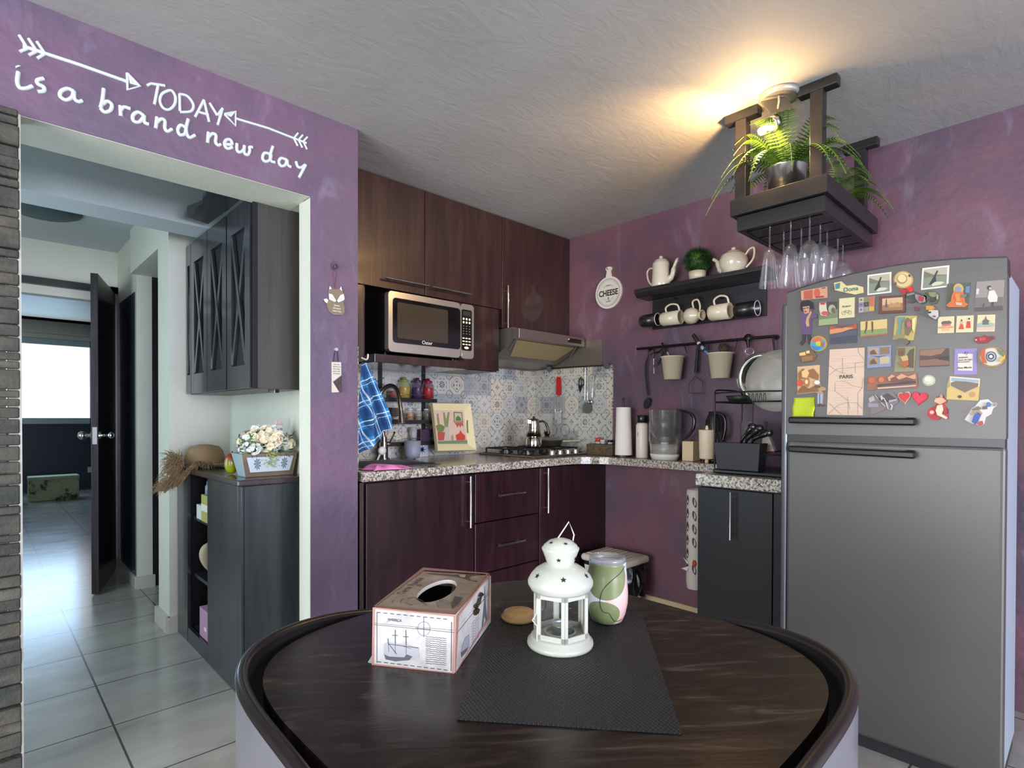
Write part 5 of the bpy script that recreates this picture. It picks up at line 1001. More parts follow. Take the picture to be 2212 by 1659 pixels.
mg('guitarist_figure', 'flat rubber figure of a guitarist with a black afro and purple coat', A_, [(180, 490), (250, 475), (295, 500), (300, 560), (275, 590), (330, 610), (335, 640), (285, 650), (275, 700), (275, 790), (270, 800), (268, 880), (250, 890), (240, 800), (222, 800), (215, 870), (185, 905), (170, 880), (192, 850), (195, 795), (182, 780), (195, 700), (175, 690), (180, 620), (200, 600), (172, 560)], '#574063',
   [('#15110f', [(180, 490), (250, 475), (295, 500), (300, 560), (262, 560), (262, 530), (200, 535), (200, 590), (172, 560)]), ('#b98a67', [(198, 540), (262, 530), (258, 595), (215, 605)]), ('#8d2018', ring(225, 583, 13, 7)), ('#b98a67', [(235, 640), (275, 575), (285, 590), (255, 660), (262, 720), (238, 728), (225, 690)]), ('#2d2017', [(195, 795), (222, 800), (215, 870), (185, 905), (170, 880), (192, 850)]), ('#2d2017', [(240, 798), (272, 795), (268, 880), (250, 890)]), ('#171212', [(205, 552), (225, 548), (225, 556), (206, 560)]), ('#171212', [(236, 546), (254, 543), (254, 552), (236, 554)])], th=.006, cat='figure')
mg('hen_magnet', 'square magnet with a red and white hen and a sheep on green', A_, [(352, 492), (530, 482), (528, 700), (348, 718)], '#6d7455', [('#3d3a34', [(425, 490), (528, 484), (525, 560), (425, 580)]), ('#c7b7a3', [(358, 505), (415, 500), (425, 560), (440, 600), (420, 625), (370, 620), (355, 560)], .003), ('#ad3128', [(365, 500), (415, 495), (405, 520), (370, 520)], .003), ('#b6503f', ring(410, 600, 34, 20), .003), ('#9a9a80', ring(475, 560, 34, 42), .002), ('#5f563c', ring(488, 572, 18, 26), .003), ('#8a9a6a', [(352, 660), (528, 640), (527, 700), (350, 716)])], th=.005)
mg('sunset_photo', 'photo magnet of an orange sunset over a dark blue sea', A_, [(448, 717), (705, 696), (708, 875), (449, 892)], '#3b3a48', [('#a04a2a', [(450, 720), (703, 698), (704, 740), (450, 785)]), ('#c98450', [(450, 752), (600, 730), (680, 735), (560, 775), (450, 795)]), ('#54404a', [(470, 722), (690, 703), (560, 740)]), ('#4a4858', [(450, 800), (705, 750), (706, 800), (450, 835)])], th=.0015, cat='photo')
mg('beach_card_magnet', 'yellow-cream card magnet with two dark standing shapes on green ground', A_, [(740, 678), (990, 652), (990, 800), (742, 826)], '#c8ae6e', [('#7a8a50', [(742, 760), (990, 740), (990, 790), (742, 810)]), ('#a0563a', [(742, 812), (990, 786), (990, 800), (742, 826)]), ('#5c3c2a', [(790, 680), (808, 668), (805, 740), (785, 790), (778, 785), (790, 730)]), ('#5c3c2a', [(845, 672), (860, 680), (862, 760), (850, 785), (846, 740)])], th=.004)
mg('colour_plate_magnet', 'round plate magnet in orange, blue and green with a gold rim', A_, ring(347, 885, 78, 74, 28), '#a98a3a', [('#3f8fa8', ring(343, 888, 68, 64, 24)), ('#c4602a', [(290, 850), (330, 825), (375, 830), (385, 870), (340, 865), (300, 880)]), ('#a9b82c', ring(350, 885, 30, 22, 12)), ('#2f6fa8', [(278, 900), (320, 915), (370, 920), (350, 945), (310, 945)]), ('#b5442a', [(370, 870), (405, 880), (395, 920), (370, 905)])], th=.007)
mg('gold_boat_magnet', 'small gold house-shaped relief magnet under the round plate', A_, [(165, 965), (235, 948), (300, 955), (330, 1000), (300, 1050), (190, 1068), (165, 1030)], '#6b4c2a', [('#d9b06a', [(168, 975), (225, 962), (228, 995), (172, 1000)], .003), ('#e0c080', [(232, 955), (262, 950), (265, 975), (236, 980)], .003), ('#8a6236', [(185, 1010), (300, 995), (290, 1040), (195, 1055)], .002)], th=.006)
mg('gold_collage_magnet', 'tall orange and gold relief collage above the sticky note', A_, [(147, 1102), (355, 1085), (352, 1340), (147, 1360)], '#c9a578', [('#8a5a2c', [(155, 1165), (200, 1120), (240, 1140), (300, 1120), (350, 1180), (345, 1230), (260, 1200), (160, 1225)], .003), ('#d3b070', [(190, 1150), (235, 1120), (262, 1160), (240, 1210), (195, 1200)], .004), ('#c0451f', ring(172, 1255, 28, 32, 14), .003), ('#a06a30', ring(238, 1250, 28, 45, 14), .004), ('#7d5226', [(150, 1330), (200, 1280), (260, 1310), (330, 1270), (350, 1335), (155, 1355)], .002), ('#e0c48e', ring(238, 1245, 14, 22, 10), .005)], th=.005)
mg('chef_figure_magnet', 'small pale figure magnet with blue legs between the collage and the map', A_, [(305, 1250), (330, 1228), (358, 1240), (365, 1280), (415, 1300), (410, 1325), (375, 1330), (392, 1350), (385, 1450), (400, 1475), (330, 1475), (340, 1440), (338, 1350), (300, 1340), (330, 1310)], '#a48262', [('#d9d3c6', ring(335, 1250, 26, 20, 12), .003), ('#5a4634', ring(350, 1290, 18, 12, 10), .004), ('#8fa6c0', [(342, 1360), (358, 1360), (355, 1450), (342, 1450)], .003), ('#8fa6c0', [(368, 1360), (386, 1360), (382, 1448), (370, 1448)], .003), ('#4a3a3a', [(330, 1460), (362, 1450), (362, 1476), (330, 1476)], .003), ('#4a3a3a', [(368, 1450), (400, 1460), (400, 1476), (368, 1476)], .003)], th=.007, cat='magnet')
rnd = random.Random(4); ml = []
for i in range(26): y_ = 960+i*23; x_ = rnd.uniform(440, 560); ml.append(('#a98f7c', .0003, [(x_, y_), (x_+rnd.uniform(80, 200), y_-rnd.uniform(2, 14))]))
for pts in ([(450, 1090), (490, 1125), (570, 1160), (600, 1160)], [(570, 1020), (572, 1160)], [(445, 1180), (520, 1120), (700, 1105), (775, 1100)], [(720, 925), (722, 970), (770, 1030)], [(690, 1065), (775, 1058)], [(690, 1065), (692, 1160)], [(500, 1255), (500, 1330), (620, 1420), (640, 1500)], [(435, 1550), (520, 1470), (600, 1440), (700, 1440), (760, 1500)], [(440, 1440), (500, 1500), (560, 1555)], [(760, 1210), (755, 1300), (715, 1350), (715, 1555)], [(620, 1380), (625, 1550)]): ml.append(('#6f6566', .0005, pts))
ml.append(('#b3605a', .0006, [(500, 1240), (600, 1240), (660, 1280), (760, 1300)]))
mg('paris_map_magnet', 'tall pink-cream street map magnet lettered PARIS', A_, [(448, 940), (780, 920), (760, 1560), (422, 1555)], '#cdb198', [], th=.0015, txts=[('PARIS', (604, 1197), .0175, '#2a2222')], lines=ml)
mg('four_view_magnet', 'lilac-framed magnet with four small city views', A_, [(808, 913), (1030, 900), (1030, 1100), (806, 1116)], '#7f85a3', [('#a98a6a', [(820, 930), (908, 923), (908, 990), (820, 998)]), ('#7d6242', [(925, 922), (1015, 915), (1015, 980), (925, 988)]), ('#9c7d58', [(822, 1022), (905, 1015), (905, 1080), (822, 1088)]), ('#b3a37c', [(925, 1012), (1015, 1005), (1015, 1070), (925, 1078)]), ('#56455a', [(850, 1000), (920, 1015), (1000, 990), (920, 1004)]), ('#5f4632', [(835, 960), (870, 940), (900, 985), (835, 990)]), ('#5a4a30', [(835, 1050), (870, 1025), (900, 1075), (835, 1080)])], th=.006)
mg('painter_relief_magnet', 'brown-green relief magnet of a crouching figure above the panorama', B2, [(35, 872), (205, 865), (190, 1088), (10, 1096)], '#8a8058', [('#4f4428', [(150, 900), (190, 880), (185, 1060), (120, 1050), (110, 960)]), ('#6a5030', [(45, 880), (110, 880), (105, 940), (50, 950)], .002), ('#b9a060', [(70, 960), (130, 945), (140, 990), (90, 1000)], .004), ('#a0532a', [(85, 1000), (140, 990), (145, 1030), (110, 1060), (60, 1020)], .005), ('#6f3f22', ring(75, 930, 18, 20, 10), .005)], th=.006)
mg('city_panorama_magnet', 'long orange-brown panorama magnet of a skyline above the hearts', lambda x, y: A_(x, y), [(806, 1196), (940, 1188), (1060, 1168), (1275, 1158), (1280, 1300), (1060, 1312), (890, 1316), (808, 1328)], '#8a5a42', [('#b5572e', ring(850, 1230, 34, 30, 10), .003), ('#c06a3a', ring(940, 1225, 26, 26, 10), .003), ('#3d302e', [(900, 1270), (1260, 1235), (1262, 1258), (905, 1290)], .002), ('#c69068', [(1000, 1205), (1040, 1175), (1080, 1200), (1130, 1168), (1190, 1195), (1260, 1170), (1265, 1215), (1010, 1238)], .003), ('#c9b3a0', [(905, 1300), (1060, 1290), (1265, 1275), (1265, 1285), (905, 1312)], .003), ('#6d4030', [(1030, 1215), (1070, 1195), (1110, 1225), (1180, 1200), (1230, 1215), (1230, 1235), (1035, 1245)], .004)], th=.005)
mg('saxophone_magnet', 'silver-grey cut-out city magnet with a saxophone', A_, [(798, 1410), (860, 1365), (900, 1400), (930, 1350), (1040, 1335), (1095, 1390), (1100, 1440), (1050, 1470), (1045, 1520), (980, 1500), (900, 1535), (845, 1555), (838, 1500), (812, 1465)], '#76696a', [('#a39a96', [(820, 1400), (865, 1375), (880, 1420), (830, 1440)], .003), ('#3e3638', [(905, 1400), (1000, 1350), (1070, 1400), (1060, 1430), (920, 1440)], .002), ('#a29aa2', [(1010, 1420), (1085, 1405), (1085, 1420), (1015, 1438)], .003), ('#b4aeb0', [(930, 1380), (945, 1372), (960, 1400), (940, 1420)], .003), ('#8d8286', [(815, 1445), (910, 1450), (915, 1480), (820, 1485)], .003)], th=.005, lines=[('#c5b8a8', .0022, [(960, 1395), (985, 1440), (1000, 1500), (1030, 1505), (1040, 1470), (1025, 1455)]), ('#c5b8a8', .0016, [(880, 1370), (920, 1420), (975, 1480)])])
b3 = [P(*A_(*p), 'x', RX) for p in ((108, 1396), (310, 1388), (98, 1572), (305, 1572))]
def sn(u, v):
    p = b3[0].lerp(b3[1], u).lerp(b3[2].lerp(b3[3], u), v); return p+V((-.0015-.008*v*v-.002*math.sin(u*5+v*4)*v, .0015*math.sin(v*9)*(1 if u > .5 else -1), 0))
o = solo('sticky_note', MB(C('#aebf1f', .7)).grid(sn, 10, 10), 'yellow-green sticky note at the lower left of the freezer door', 'sticky note', b3[2], solid=.0006)
def heart(cx, cy, rx, ry, ang=0, n=26):
    out = []
    for i in range(n):
        t_ = 2*math.pi*i/n; x = 16*math.sin(t_)**3/16; y = -(13*math.cos(t_)-5*math.cos(2*t_)-2*math.cos(3*t_)-math.cos(4*t_))/15
        ca, sa = math.cos(ang), math.sin(ang); out.append((cx+(x*ca-y*sa)*rx, cy+(x*sa+y*ca)*ry))
    return out
mg('heart_magnet', 'red heart magnet with a cream border, left one of the heart pair', B2, heart(103, 1318, 60, 58, -.12), '#c9a58a', [('#c01420', heart(103, 1318, 50, 47, -.12), .003)], th=.006)
mg('heart_magnet', 'plain crimson heart magnet, right one of the heart pair', B2, heart(237, 1325, 74, 64, .12), '#b80f2c', [('#cf1638', heart(237, 1325, 60, 50, .12), .003)], th=.008)
mg('hat_plate_magnet', 'round cream hat plate magnet hanging on a red ribbon', B2, ring(92, 270, 88, 78, 30), '#a98f55', [('#cdb683', ring(92, 270, 76, 66, 24), .001), ('#9c8148', ring(85, 262, 44, 44, 20), .003), ('#d3bf8c', ring(84, 260, 37, 36, 18), .005), ('#4e4030', ring(25, 305, 9, 14, 8), .002), ('#4e4030', ring(150, 235, 9, 12, 8), .002)], th=.006)
mg('red_ribbon', 'shiny red ribbon bow below the round hat plate', B2, [(40, 355), (110, 350), (165, 318), (188, 372), (150, 388), (120, 372), (105, 415), (80, 380)], '#b3100f', [('#d81a14', [(120, 345), (165, 322), (182, 368), (150, 380)], .003)], th=.004, cat='ribbon')
mg('jester_mask_magnet', 'dark silver masquerade mask magnet with a red cheek, upper one of two', B2, [(115, 395), (150, 365), (200, 375), (250, 395), (300, 415), (300, 470), (260, 490), (200, 465), (170, 480), (120, 470), (160, 445), (115, 425)], '#3f3d3d', [('#8e8a86', [(200, 400), (290, 425), (290, 470), (240, 480), (205, 440)], .005), ('#a01a26', [(235, 415), (285, 430), (270, 470), (230, 455)], .008), ('#7a7670', [(125, 400), (190, 385), (200, 400), (130, 418)], .005)], th=.006)
mg('dragon_magnet', 'green-brown curled dragon-like relief magnet beside the masks', B2, [(270, 400), (305, 372), (370, 368), (408, 395), (412, 440), (390, 480), (340, 490), (310, 460), (290, 440)], '#4c4f31', [('#7a7c52', [(320, 385), (385, 380), (398, 420), (360, 430), (330, 415)], .005), ('#2c2e22', ring(355, 450, 28, 18, 10), .005), ('#9a9a76', [(395, 400), (408, 410), (404, 450), (392, 440)], .006)], th=.006)
mg('silver_mask_magnet', 'silver masquerade mask magnet with a gold forehead, lower one of two', B2, [(180, 505), (230, 500), (280, 520), (300, 495), (370, 500), (415, 545), (412, 610), (385, 635), (330, 615), (270, 590), (200, 560)], '#5b574f', [('#b9b5ae', [(330, 540), (405, 545), (408, 600), (380, 625), (335, 600), (310, 570)], .006), ('#c0861f', [(300, 505), (360, 505), (378, 530), (340, 545), (300, 540)], .007), ('#6a2430', [(190, 512), (240, 520), (235, 550), (200, 545)], .005), ('#2a2524', [(315, 560), (345, 556), (345, 570), (318, 576)], .0095), ('#8f1c22', ring(375, 600, 14, 7, 10), .0095)], th=.006)
mg('saint_relief_magnet', 'tall yellow and teal relief magnet of standing figures below the masks', B2, [(20, 600), (60, 592), (215, 592), (212, 640), (182, 812), (120, 812), (60, 806), (0, 806)], '#b39d55', [('#5f8a80', [(40, 605), (110, 600), (80, 660), (70, 760), (35, 770), (50, 680)], .002), ('#6a5a40', [(105, 640), (135, 610), (165, 640), (170, 700), (140, 770), (110, 760)], .007), ('#a85a5a', ring(148, 670, 20, 28, 12), .009), ('#8a7a4a', [(10, 765), (100, 765), (100, 790), (20, 800)], .004), ('#d3c68e', [(175, 620), (208, 605), (190, 740), (172, 700)], .003), ('#5a5848', [(45, 800), (120, 795), (150, 830), (120, 855), (80, 835)], .006)], th=.006)
mg('monk_photo', 'photo magnet of a monk in an orange robe sitting cross-legged', B2, [(482, 305), (692, 290), (665, 534), (470, 536)], '#49513f', [('#5d7aa0', [(650, 330), (688, 325), (682, 390), (648, 380)]), ('#b89a62', ring(585, 352, 46, 50, 20), .002), ('#7d8a9c', ring(585, 360, 26, 32, 16), .003), ('#c9621f', [(540, 380), (628, 378), (640, 420), (645, 470), (675, 490), (640, 515), (500, 515), (475, 500), (520, 460), (525, 420)], .004), ('#b9a79a', [(560, 470), (620, 478), (615, 500), (565, 495)], .005), ('#e07f2c', [(555, 400), (600, 395), (605, 455), (570, 465)], .005), ('#6e6a5e', [(600, 405), (660, 400), (660, 425), (603, 430)], .0055)], th=.003, cat='photo')
mg('dancer_photo', 'black and white photo of a dancer in a pale dress', B2, [(748, 285), (998, 268), (980, 540), (724, 555)], '#8f867f', [('#6b645e', [(735, 430), (985, 420), (980, 500), (728, 510)]), ('#c9bfb4', [(745, 345), (770, 350), (762, 400), (742, 395)]), ('#2e2a2a', ring(860, 340, 20, 20, 14)), ('#b5aaa0', ring(868, 345, 12, 12, 10)), ('#d6ccc2', [(860, 370), (905, 360), (935, 420), (930, 465), (860, 468), (845, 430)]), ('#3a3434', [(880, 468), (900, 468), (895, 510), (910, 520), (880, 515)]), ('#3a3434', [(810, 480), (818, 485), (805, 520), (798, 520)]), ('#4b4544', [(728, 515), (980, 500), (980, 540), (725, 553)])], th=.001, cat='photo')
for nm, lab, ol, ly in (('pavilion_magnet', 'small square cream magnet with a dark-roofed palace, left of three', [(402, 602), (548, 595), (545, 744), (398, 748)], [('#5f5040', [(430, 655), (445, 640), (505, 635), (525, 650), (520, 662), (435, 668)]), ('#b5695a', [(440, 668), (515, 662), (515, 680), (440, 686)]), ('#c98a6a', [(405, 690), (540, 684), (540, 700), (405, 706)]), ('#d8a870', [(440, 705), (510, 700), (505, 725), (445, 728)])]),
    ('couple_magnet', 'small square cream magnet with a couple in red robes, middle of three', [(570, 593), (722, 587), (717, 738), (562, 742)], [('#c4412c', [(600, 665), (625, 665), (635, 712), (585, 712)]), ('#b9a27a', [(603, 640), (625, 640), (625, 666), (603, 666)]), ('#c22d1f', [(662, 640), (690, 640), (695, 700), (652, 702)]), ('#3a2a22', ring(614, 632, 7, 9, 8)), ('#3a2a22', ring(680, 618, 8, 9, 8))]),
    ('pagoda_magnet', 'small square pale magnet with a grey pagoda, right of three', [(757, 584), (915, 580), (908, 732), (745, 735)], [('#9aa392', [(750, 665), (820, 640), (905, 660), (905, 690), (750, 695)]), ('#5d5a50', [(830, 590), (838, 620), (868, 640), (855, 645), (855, 670), (800, 672), (802, 645), (792, 642), (822, 618)]), ('#c9aca0', [(755, 695), (900, 690), (895, 715), (755, 718)])])):
    mg(nm, lab, B2, ol, '#cfc295', ly, th=.004)
mg('red_fish_magnet', 'small glossy dark red oblong magnet under the pagoda magnet', B2, [(722, 800), (740, 778), (790, 778), (815, 762), (850, 775), (895, 770), (912, 795), (880, 805), (840, 835), (760, 838), (730, 825)], '#8a1420', [('#b5313a', [(770, 790), (830, 785), (830, 815), (775, 818)], .003), ('#4a3a30', ring(875, 788, 14, 10, 8), .003), ('#c9a09a', ring(745, 808, 10, 8, 8), .003)], th=.005)
mg('brown_photo', 'wide dark brown photo magnet of a dusk shore', B2, [(235, 897), (498, 880), (502, 1040), (236, 1052)], '#4a342a', [('#8a6248', [(237, 900), (470, 884), (430, 930), (330, 950), (238, 945)]), ('#7a5644', [(238, 990), (400, 975), (500, 1000), (500, 1030), (238, 1040)]), ('#2b211d', [(370, 965), (500, 950), (500, 985), (420, 985)])], th=.001, cat='photo')
mg('lilac_note_magnet', 'lilac card magnet with a small white signed note', B2, [(552, 888), (752, 882), (748, 1115), (545, 1118)], '#8b7bb0', [('#d6cbb8', [(580, 930), (712, 932), (710, 1082), (578, 1080)])], th=.002, txts=[('FRIENDS', (628, 965), .006, '#3c3638'), ('share the light', (645, 985), .006, '#3c3638'), ('of moments', (632, 1003), .006, '#3c3638'), ('Ana Maria', (640, 1055), .0085, '#3c3638')], lines=[('#3c3060', .0006, [(635, 925), (650, 912), (640, 935), (672, 915), (655, 945)])])
mg('wheel_badge_magnet', 'oval gold-rimmed badge with a wheel in green, white and red', B2, ring(885, 960, 122, 92, 34, -4), '#9c7c38', [('#c9c2ae', ring(885, 960, 104, 78, 28), .003), ('#c2491f', [(790, 900), (830, 890), (820, 960), (845, 1020), (800, 1010), (785, 950)], .004), ('#5f7048', [(925, 885), (985, 910), (990, 960), (950, 935)], .004), ('#3b3d48', ring(880, 958, 48, 46, 20), .005), ('#b9bdc4', ring(880, 958, 38, 36, 18), .006), ('#3b3d48', ring(880, 958, 30, 28, 16), .007), ('#cfd0cc', ring(880, 958, 16, 14, 8), .008), ('#c9a23a', [(950, 985), (1005, 945), (1005, 975), (965, 1005)], .006)], th=.006)
mg('glass_button_magnet', 'round clear pale glass button magnet', B2, ring(318, 1170, 62, 50, 24), '#a7a78e', [('#c3c5ac', ring(318, 1168, 48, 38, 20), .003), ('#dcdcc8', ring(308, 1160, 26, 18, 14), .005)], th=.004)
mg('envelope_magnet', 'tan open envelope magnet with a town postcard inside', B2, [(505, 1130), (780, 1152), (778, 1225), (765, 1355), (475, 1342), (480, 1230)], '#a98d4a', [('#cfc7b4', [(508, 1133), (778, 1155), (772, 1225), (640, 1282), (512, 1220)]), ('#8fa0a8', [(520, 1145), (768, 1165), (766, 1190), (520, 1175)]), ('#6e5f50', [(515, 1190), (560, 1175), (650, 1180), (765, 1195), (760, 1225), (640, 1278), (518, 1218)]), ('#c4a962', [(485, 1240), (512, 1222), (640, 1284), (770, 1228), (765, 1350), (480, 1338)], .001), ('#3d3428', ring(598, 1315, 18, 14, 10), .002), ('#b9854a', ring(715, 1295, 26, 24, 12), .002)], th=.004)
mg('flower_dancer_magnet', 'flamenco-like dancer magnet with red and white flowers', B2, [(415, 1305), (440, 1298), (455, 1325), (485, 1350), (480, 1370), (450, 1375), (490, 1430), (495, 1520), (440, 1500), (400, 1525), (340, 1520), (305, 1480), (320, 1425), (370, 1400), (390, 1375), (362, 1355), (385, 1325)], '#a8151f', [('#cfa27c', [(385, 1330), (435, 1318), (480, 1352), (450, 1372), (420, 1385), (370, 1358)], .005), ('#d9c8a4', [(400, 1395), (440, 1385), (455, 1430), (440, 1470), (490, 1500), (480, 1515), (400, 1480), (385, 1440)], .007), ('#c3162a', ring(345, 1455, 36, 30, 14), .006), ('#d8b090', ring(352, 1455, 18, 15, 12), .009), ('#8d1020', ring(470, 1445, 22, 26, 12), .006), ('#b08862', ring(436, 1312, 13, 14, 10), .007)], th=.006, cat='magnet')
mg('white_house_magnet', 'tilted white house magnet with blue door and domes at the lower right', B2, [(640, 1520), (685, 1450), (700, 1420), (735, 1400), (780, 1345), (850, 1338), (890, 1370), (930, 1372), (925, 1400), (895, 1420), (880, 1470), (830, 1500), (815, 1560), (780, 1580), (740, 1560), (700, 1555)], '#cfc8bd', [('#6e6250', [(700, 1430), (760, 1400), (790, 1420), (740, 1455)], .004), ('#2d4f96', [(705, 1540), (725, 1480), (760, 1458), (790, 1475), (765, 1530), (735, 1560)], .005), ('#4664a0', ring(855, 1385, 20, 22, 12), .005), ('#5d4a50', [(800, 1405), (840, 1395), (845, 1425), (800, 1430)], .005), ('#9a8468', [(690, 1475), (715, 1440), (770, 1432), (800, 1465), (790, 1475), (760, 1450), (725, 1470)], .006), ('#a33a32', [(745, 1550), (800, 1530), (810, 1560), (780, 1578)], .006), ('#8a7a6a', [(895, 1375), (928, 1375), (920, 1400), (900, 1402)], .004)], th=.005)
# ================================================================== PIER SIGNS
pg = lambda x, y: (670+x/4.883, 540+y/4.883)
def pq(x, y, d=0): return P(*pg(x, y), 'y', PF)+V((0, -d, 0))
t = thing('fox_sign', 'small wooden sleeping fox sign hanging by a red thread on the purple pier', 'sign', (-1.90, PF, 1.59))
brn = C('#7d705a', .6); wh = C('#e3dfd2', .6)
b = MB(brn).prism([pq(*p, .001) for p in [(190, 460), (188, 440), (200, 380), (222, 410), (255, 420), (300, 410), (318, 380), (332, 420), (340, 470), (355, 520), (340, 550), (358, 610), (355, 665), (330, 688), (240, 685), (195, 650), (175, 600), (172, 565), (150, 550), (134, 522), (165, 514), (192, 535), (185, 500)]], (0, -.005, 0))
for d_, c_, pts in ((.0062, wh, [(190, 462), (225, 470), (262, 530), (270, 552), (240, 545), (195, 522)]), (.0062, wh, [(345, 465), (310, 480), (275, 540), (290, 555), (350, 530), (355, 510)]), (.0062, wh, [(200, 382), (220, 410), (192, 420)]), (.0062, wh, [(318, 384), (330, 436), (306, 415)]), (.0062, wh, [(134, 522), (165, 514), (185, 530), (172, 565), (150, 550)]), (.0066, C('#2b2622', .5), [(258, 545), (285, 545), (272, 558)])):
    b.prism([pq(*p, d_) for p in pts], (0, -.0006, 0), c_)
b.use(C('#4c4237', .6)).tube([pq(212, 500, .007), pq(230, 515, .007), pq(248, 515, .007)], .0006, 4).tube([pq(295, 518, .007), pq(315, 522, .007), pq(335, 512, .007)], .0006, 4)
for i, w_ in enumerate(('Sweet', 'Dreams', 'Little One')): b.txt(w_, pq(275, 588+i*30, .0066), X, Z, .0105-.0012*(i == 2), mat=wh)
part('board', b, t)
part('thread', MB(C('#8a3030', .6)).tube([pq(235, 225, .004), pq(248, 370, .004), pq(255, 400, .004)], .0008, 4).tube([pq(278, 225, .004), pq(262, 370, .004), pq(255, 400, .004)], .0008, 4), t)
o = solo('wall_hook', MB(C('#5b4d60', .4, .4)).prism([pq(*p, .0) for p in [(240, 112), (285, 150), (290, 190), (260, 220), (228, 200), (215, 160)]], (0, -.006, 0)).tube([pq(262+18*math.cos(a), 178+20*math.sin(a), .012) for a in [k*.52 for k in range(12)]], .003, 6, closed=True), 'small dark knob hook above the fox sign', 'hook', pq(255, 200))
t = thing('chocolate_sign', 'narrow cream hanging sign with a chocolate bar corner on the purple pier', 'sign', pq(270, 1500))
b = MB(C('#c9c5b5', .6)).prism([pq(*p, .001) for p in ((222, 1182), (320, 1184), (322, 1500), (224, 1503))], (0, -.005, 0))
b.prism([pq(*p, .0062) for p in ((320, 1328), (322, 1502), (300, 1500), (235, 1395))], (0, -.004, 0), C('#3f2c2e', .4))
for p in ((300, 1375), (300, 1430), (270, 1400), (305, 1475)): b.prism([pq(p[0]+a, p[1]+c_, .0102) for a, c_ in ((-14, -20), (12, -20), (12, 18), (-14, 18))], (0, -.002, 0), C('#4f393a', .35))
b.prism([pq(*p, .0062) for p in ((318, 1320), (320, 1332), (238, 1398), (228, 1392))], (0, -.0008, 0), C('#8f8d88', .4))
for i, (w_, s_) in enumerate((('save the', .008), ('earth it is', .009), ('the only', .009), ('planet with', .007), ('chocolate', .008))): b.txt(w_, pq(271, 1208+i*24, .0062), X, Z, s_, mat=C('#4d4238', .6))
part('board', b, t); part('cord', MB(C('#2f2340', .6)).tube([pq(240, 1182, .005), pq(258, 1060, .006), pq(280, 1060, .006), pq(292, 1182, .005)], .0016, 5), t)
solo('wall_pin', MB(C('#b5a5bc', .4)).cyl(pq(268, 1050), pq(268, 1050, .01), .007), 'pale round pin holding the chocolate sign', 'pin', pq(268, 1050))
# ================================================================== HALL FURNITURE
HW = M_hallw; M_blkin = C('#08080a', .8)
t = thing('sideboard', 'charcoal wooden sideboard with an open middle niche in the hall', 'cabinet', (-2.06, .38, 0))
fx_, bx_ = -2.2, -1.937
part('side_panel', MB(HW).box((fx_+.012, -.12, .0), (bx_, -.10, .875)), t, bevel=.002)
part('side_panel', MB(HW).box((fx_+.012, .86, .0), (bx_, .88, .875)), t)
part('corner_post', MB(HW).box((fx_, -.122, .0), (fx_+.010, -.08, .875)), t, bevel=.0015)
part('front_panel', MB(HW).box((fx_, -.078, .0), (fx_+.018, .345, .875)), t, bevel=.002); part('front_panel', MB(HW).box((fx_, .69, .0), (fx_+.018, .878, .875)), t, bevel=.002)
part('plinth', MB(HW).box((fx_+.002, .345, .0), (fx_+.02, .69, .075)), t)
part('top_board', MB(wood('sideboard_top', '#241a1b', '#2f2426', '#3a3032', .25, axis=1, coat=.5)).box((fx_-.02, -.14, .877), (bx_, .90, .903)), t, bevel=.006, seg=3)
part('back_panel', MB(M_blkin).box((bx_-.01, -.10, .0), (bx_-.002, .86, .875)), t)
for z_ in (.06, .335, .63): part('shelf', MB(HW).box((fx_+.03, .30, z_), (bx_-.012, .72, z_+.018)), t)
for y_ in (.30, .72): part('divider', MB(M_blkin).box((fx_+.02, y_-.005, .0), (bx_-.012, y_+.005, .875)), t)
solo('tea_carton', MB(C('#a9a45a', .6)).box((-2.185, .40, .6485), (-2.10, .50, .78)).use(C('#dcd9c6', .6)).box((-2.1855, .3995, .70), (-2.0995, .5005, .735)), 'yellow-green carton on the upper shelf of the sideboard niche', 'carton', (-2.14, .45, .6485), bevel=.002)
solo('small_jar', MB(C('#8c9aa5', .3)).lathe([(0, 0), (.035, 0), (.035, .04), (.028, .05), (.028, .065), (0, .067)], (-2.145, .45, .781), 20), 'grey jar standing on the yellow-green carton in the niche', 'jar', (-2.145, .45, .781))
solo('white_carton', MB(C('#c9d2c6', .6)).box((-2.18, .51, .6485), (-2.09, .60, .72)), 'pale green-white carton on the upper niche shelf', 'carton', (-2.13, .55, .6485), bevel=.002)
solo('oval_tray', MB(C('#b7a88a', .7)).lathe([(0, .0), (.06, .0), (.07, .012), (.07, .02), (.06, .01), (0, .008)], (-2.125, .40, .354+.11), 30, ax=(0, 1, 0), sx=1, sy=1.55), 'beige oval tray standing on edge on the middle niche shelf', 'tray', (-2.12, .41, .354))
b = MB(C('#b98fa6', .6)).box((-2.185, .39, .0785), (-2.06, .53, .22)).use(C('#e6dfe2', .6)).box((-2.1862, .42, .12), (-2.1848, .45, .14)); solo('pink_box', b, 'pink storage box at the bottom of the sideboard niche', 'box', (-2.12, .46, .0785), bevel=.002)
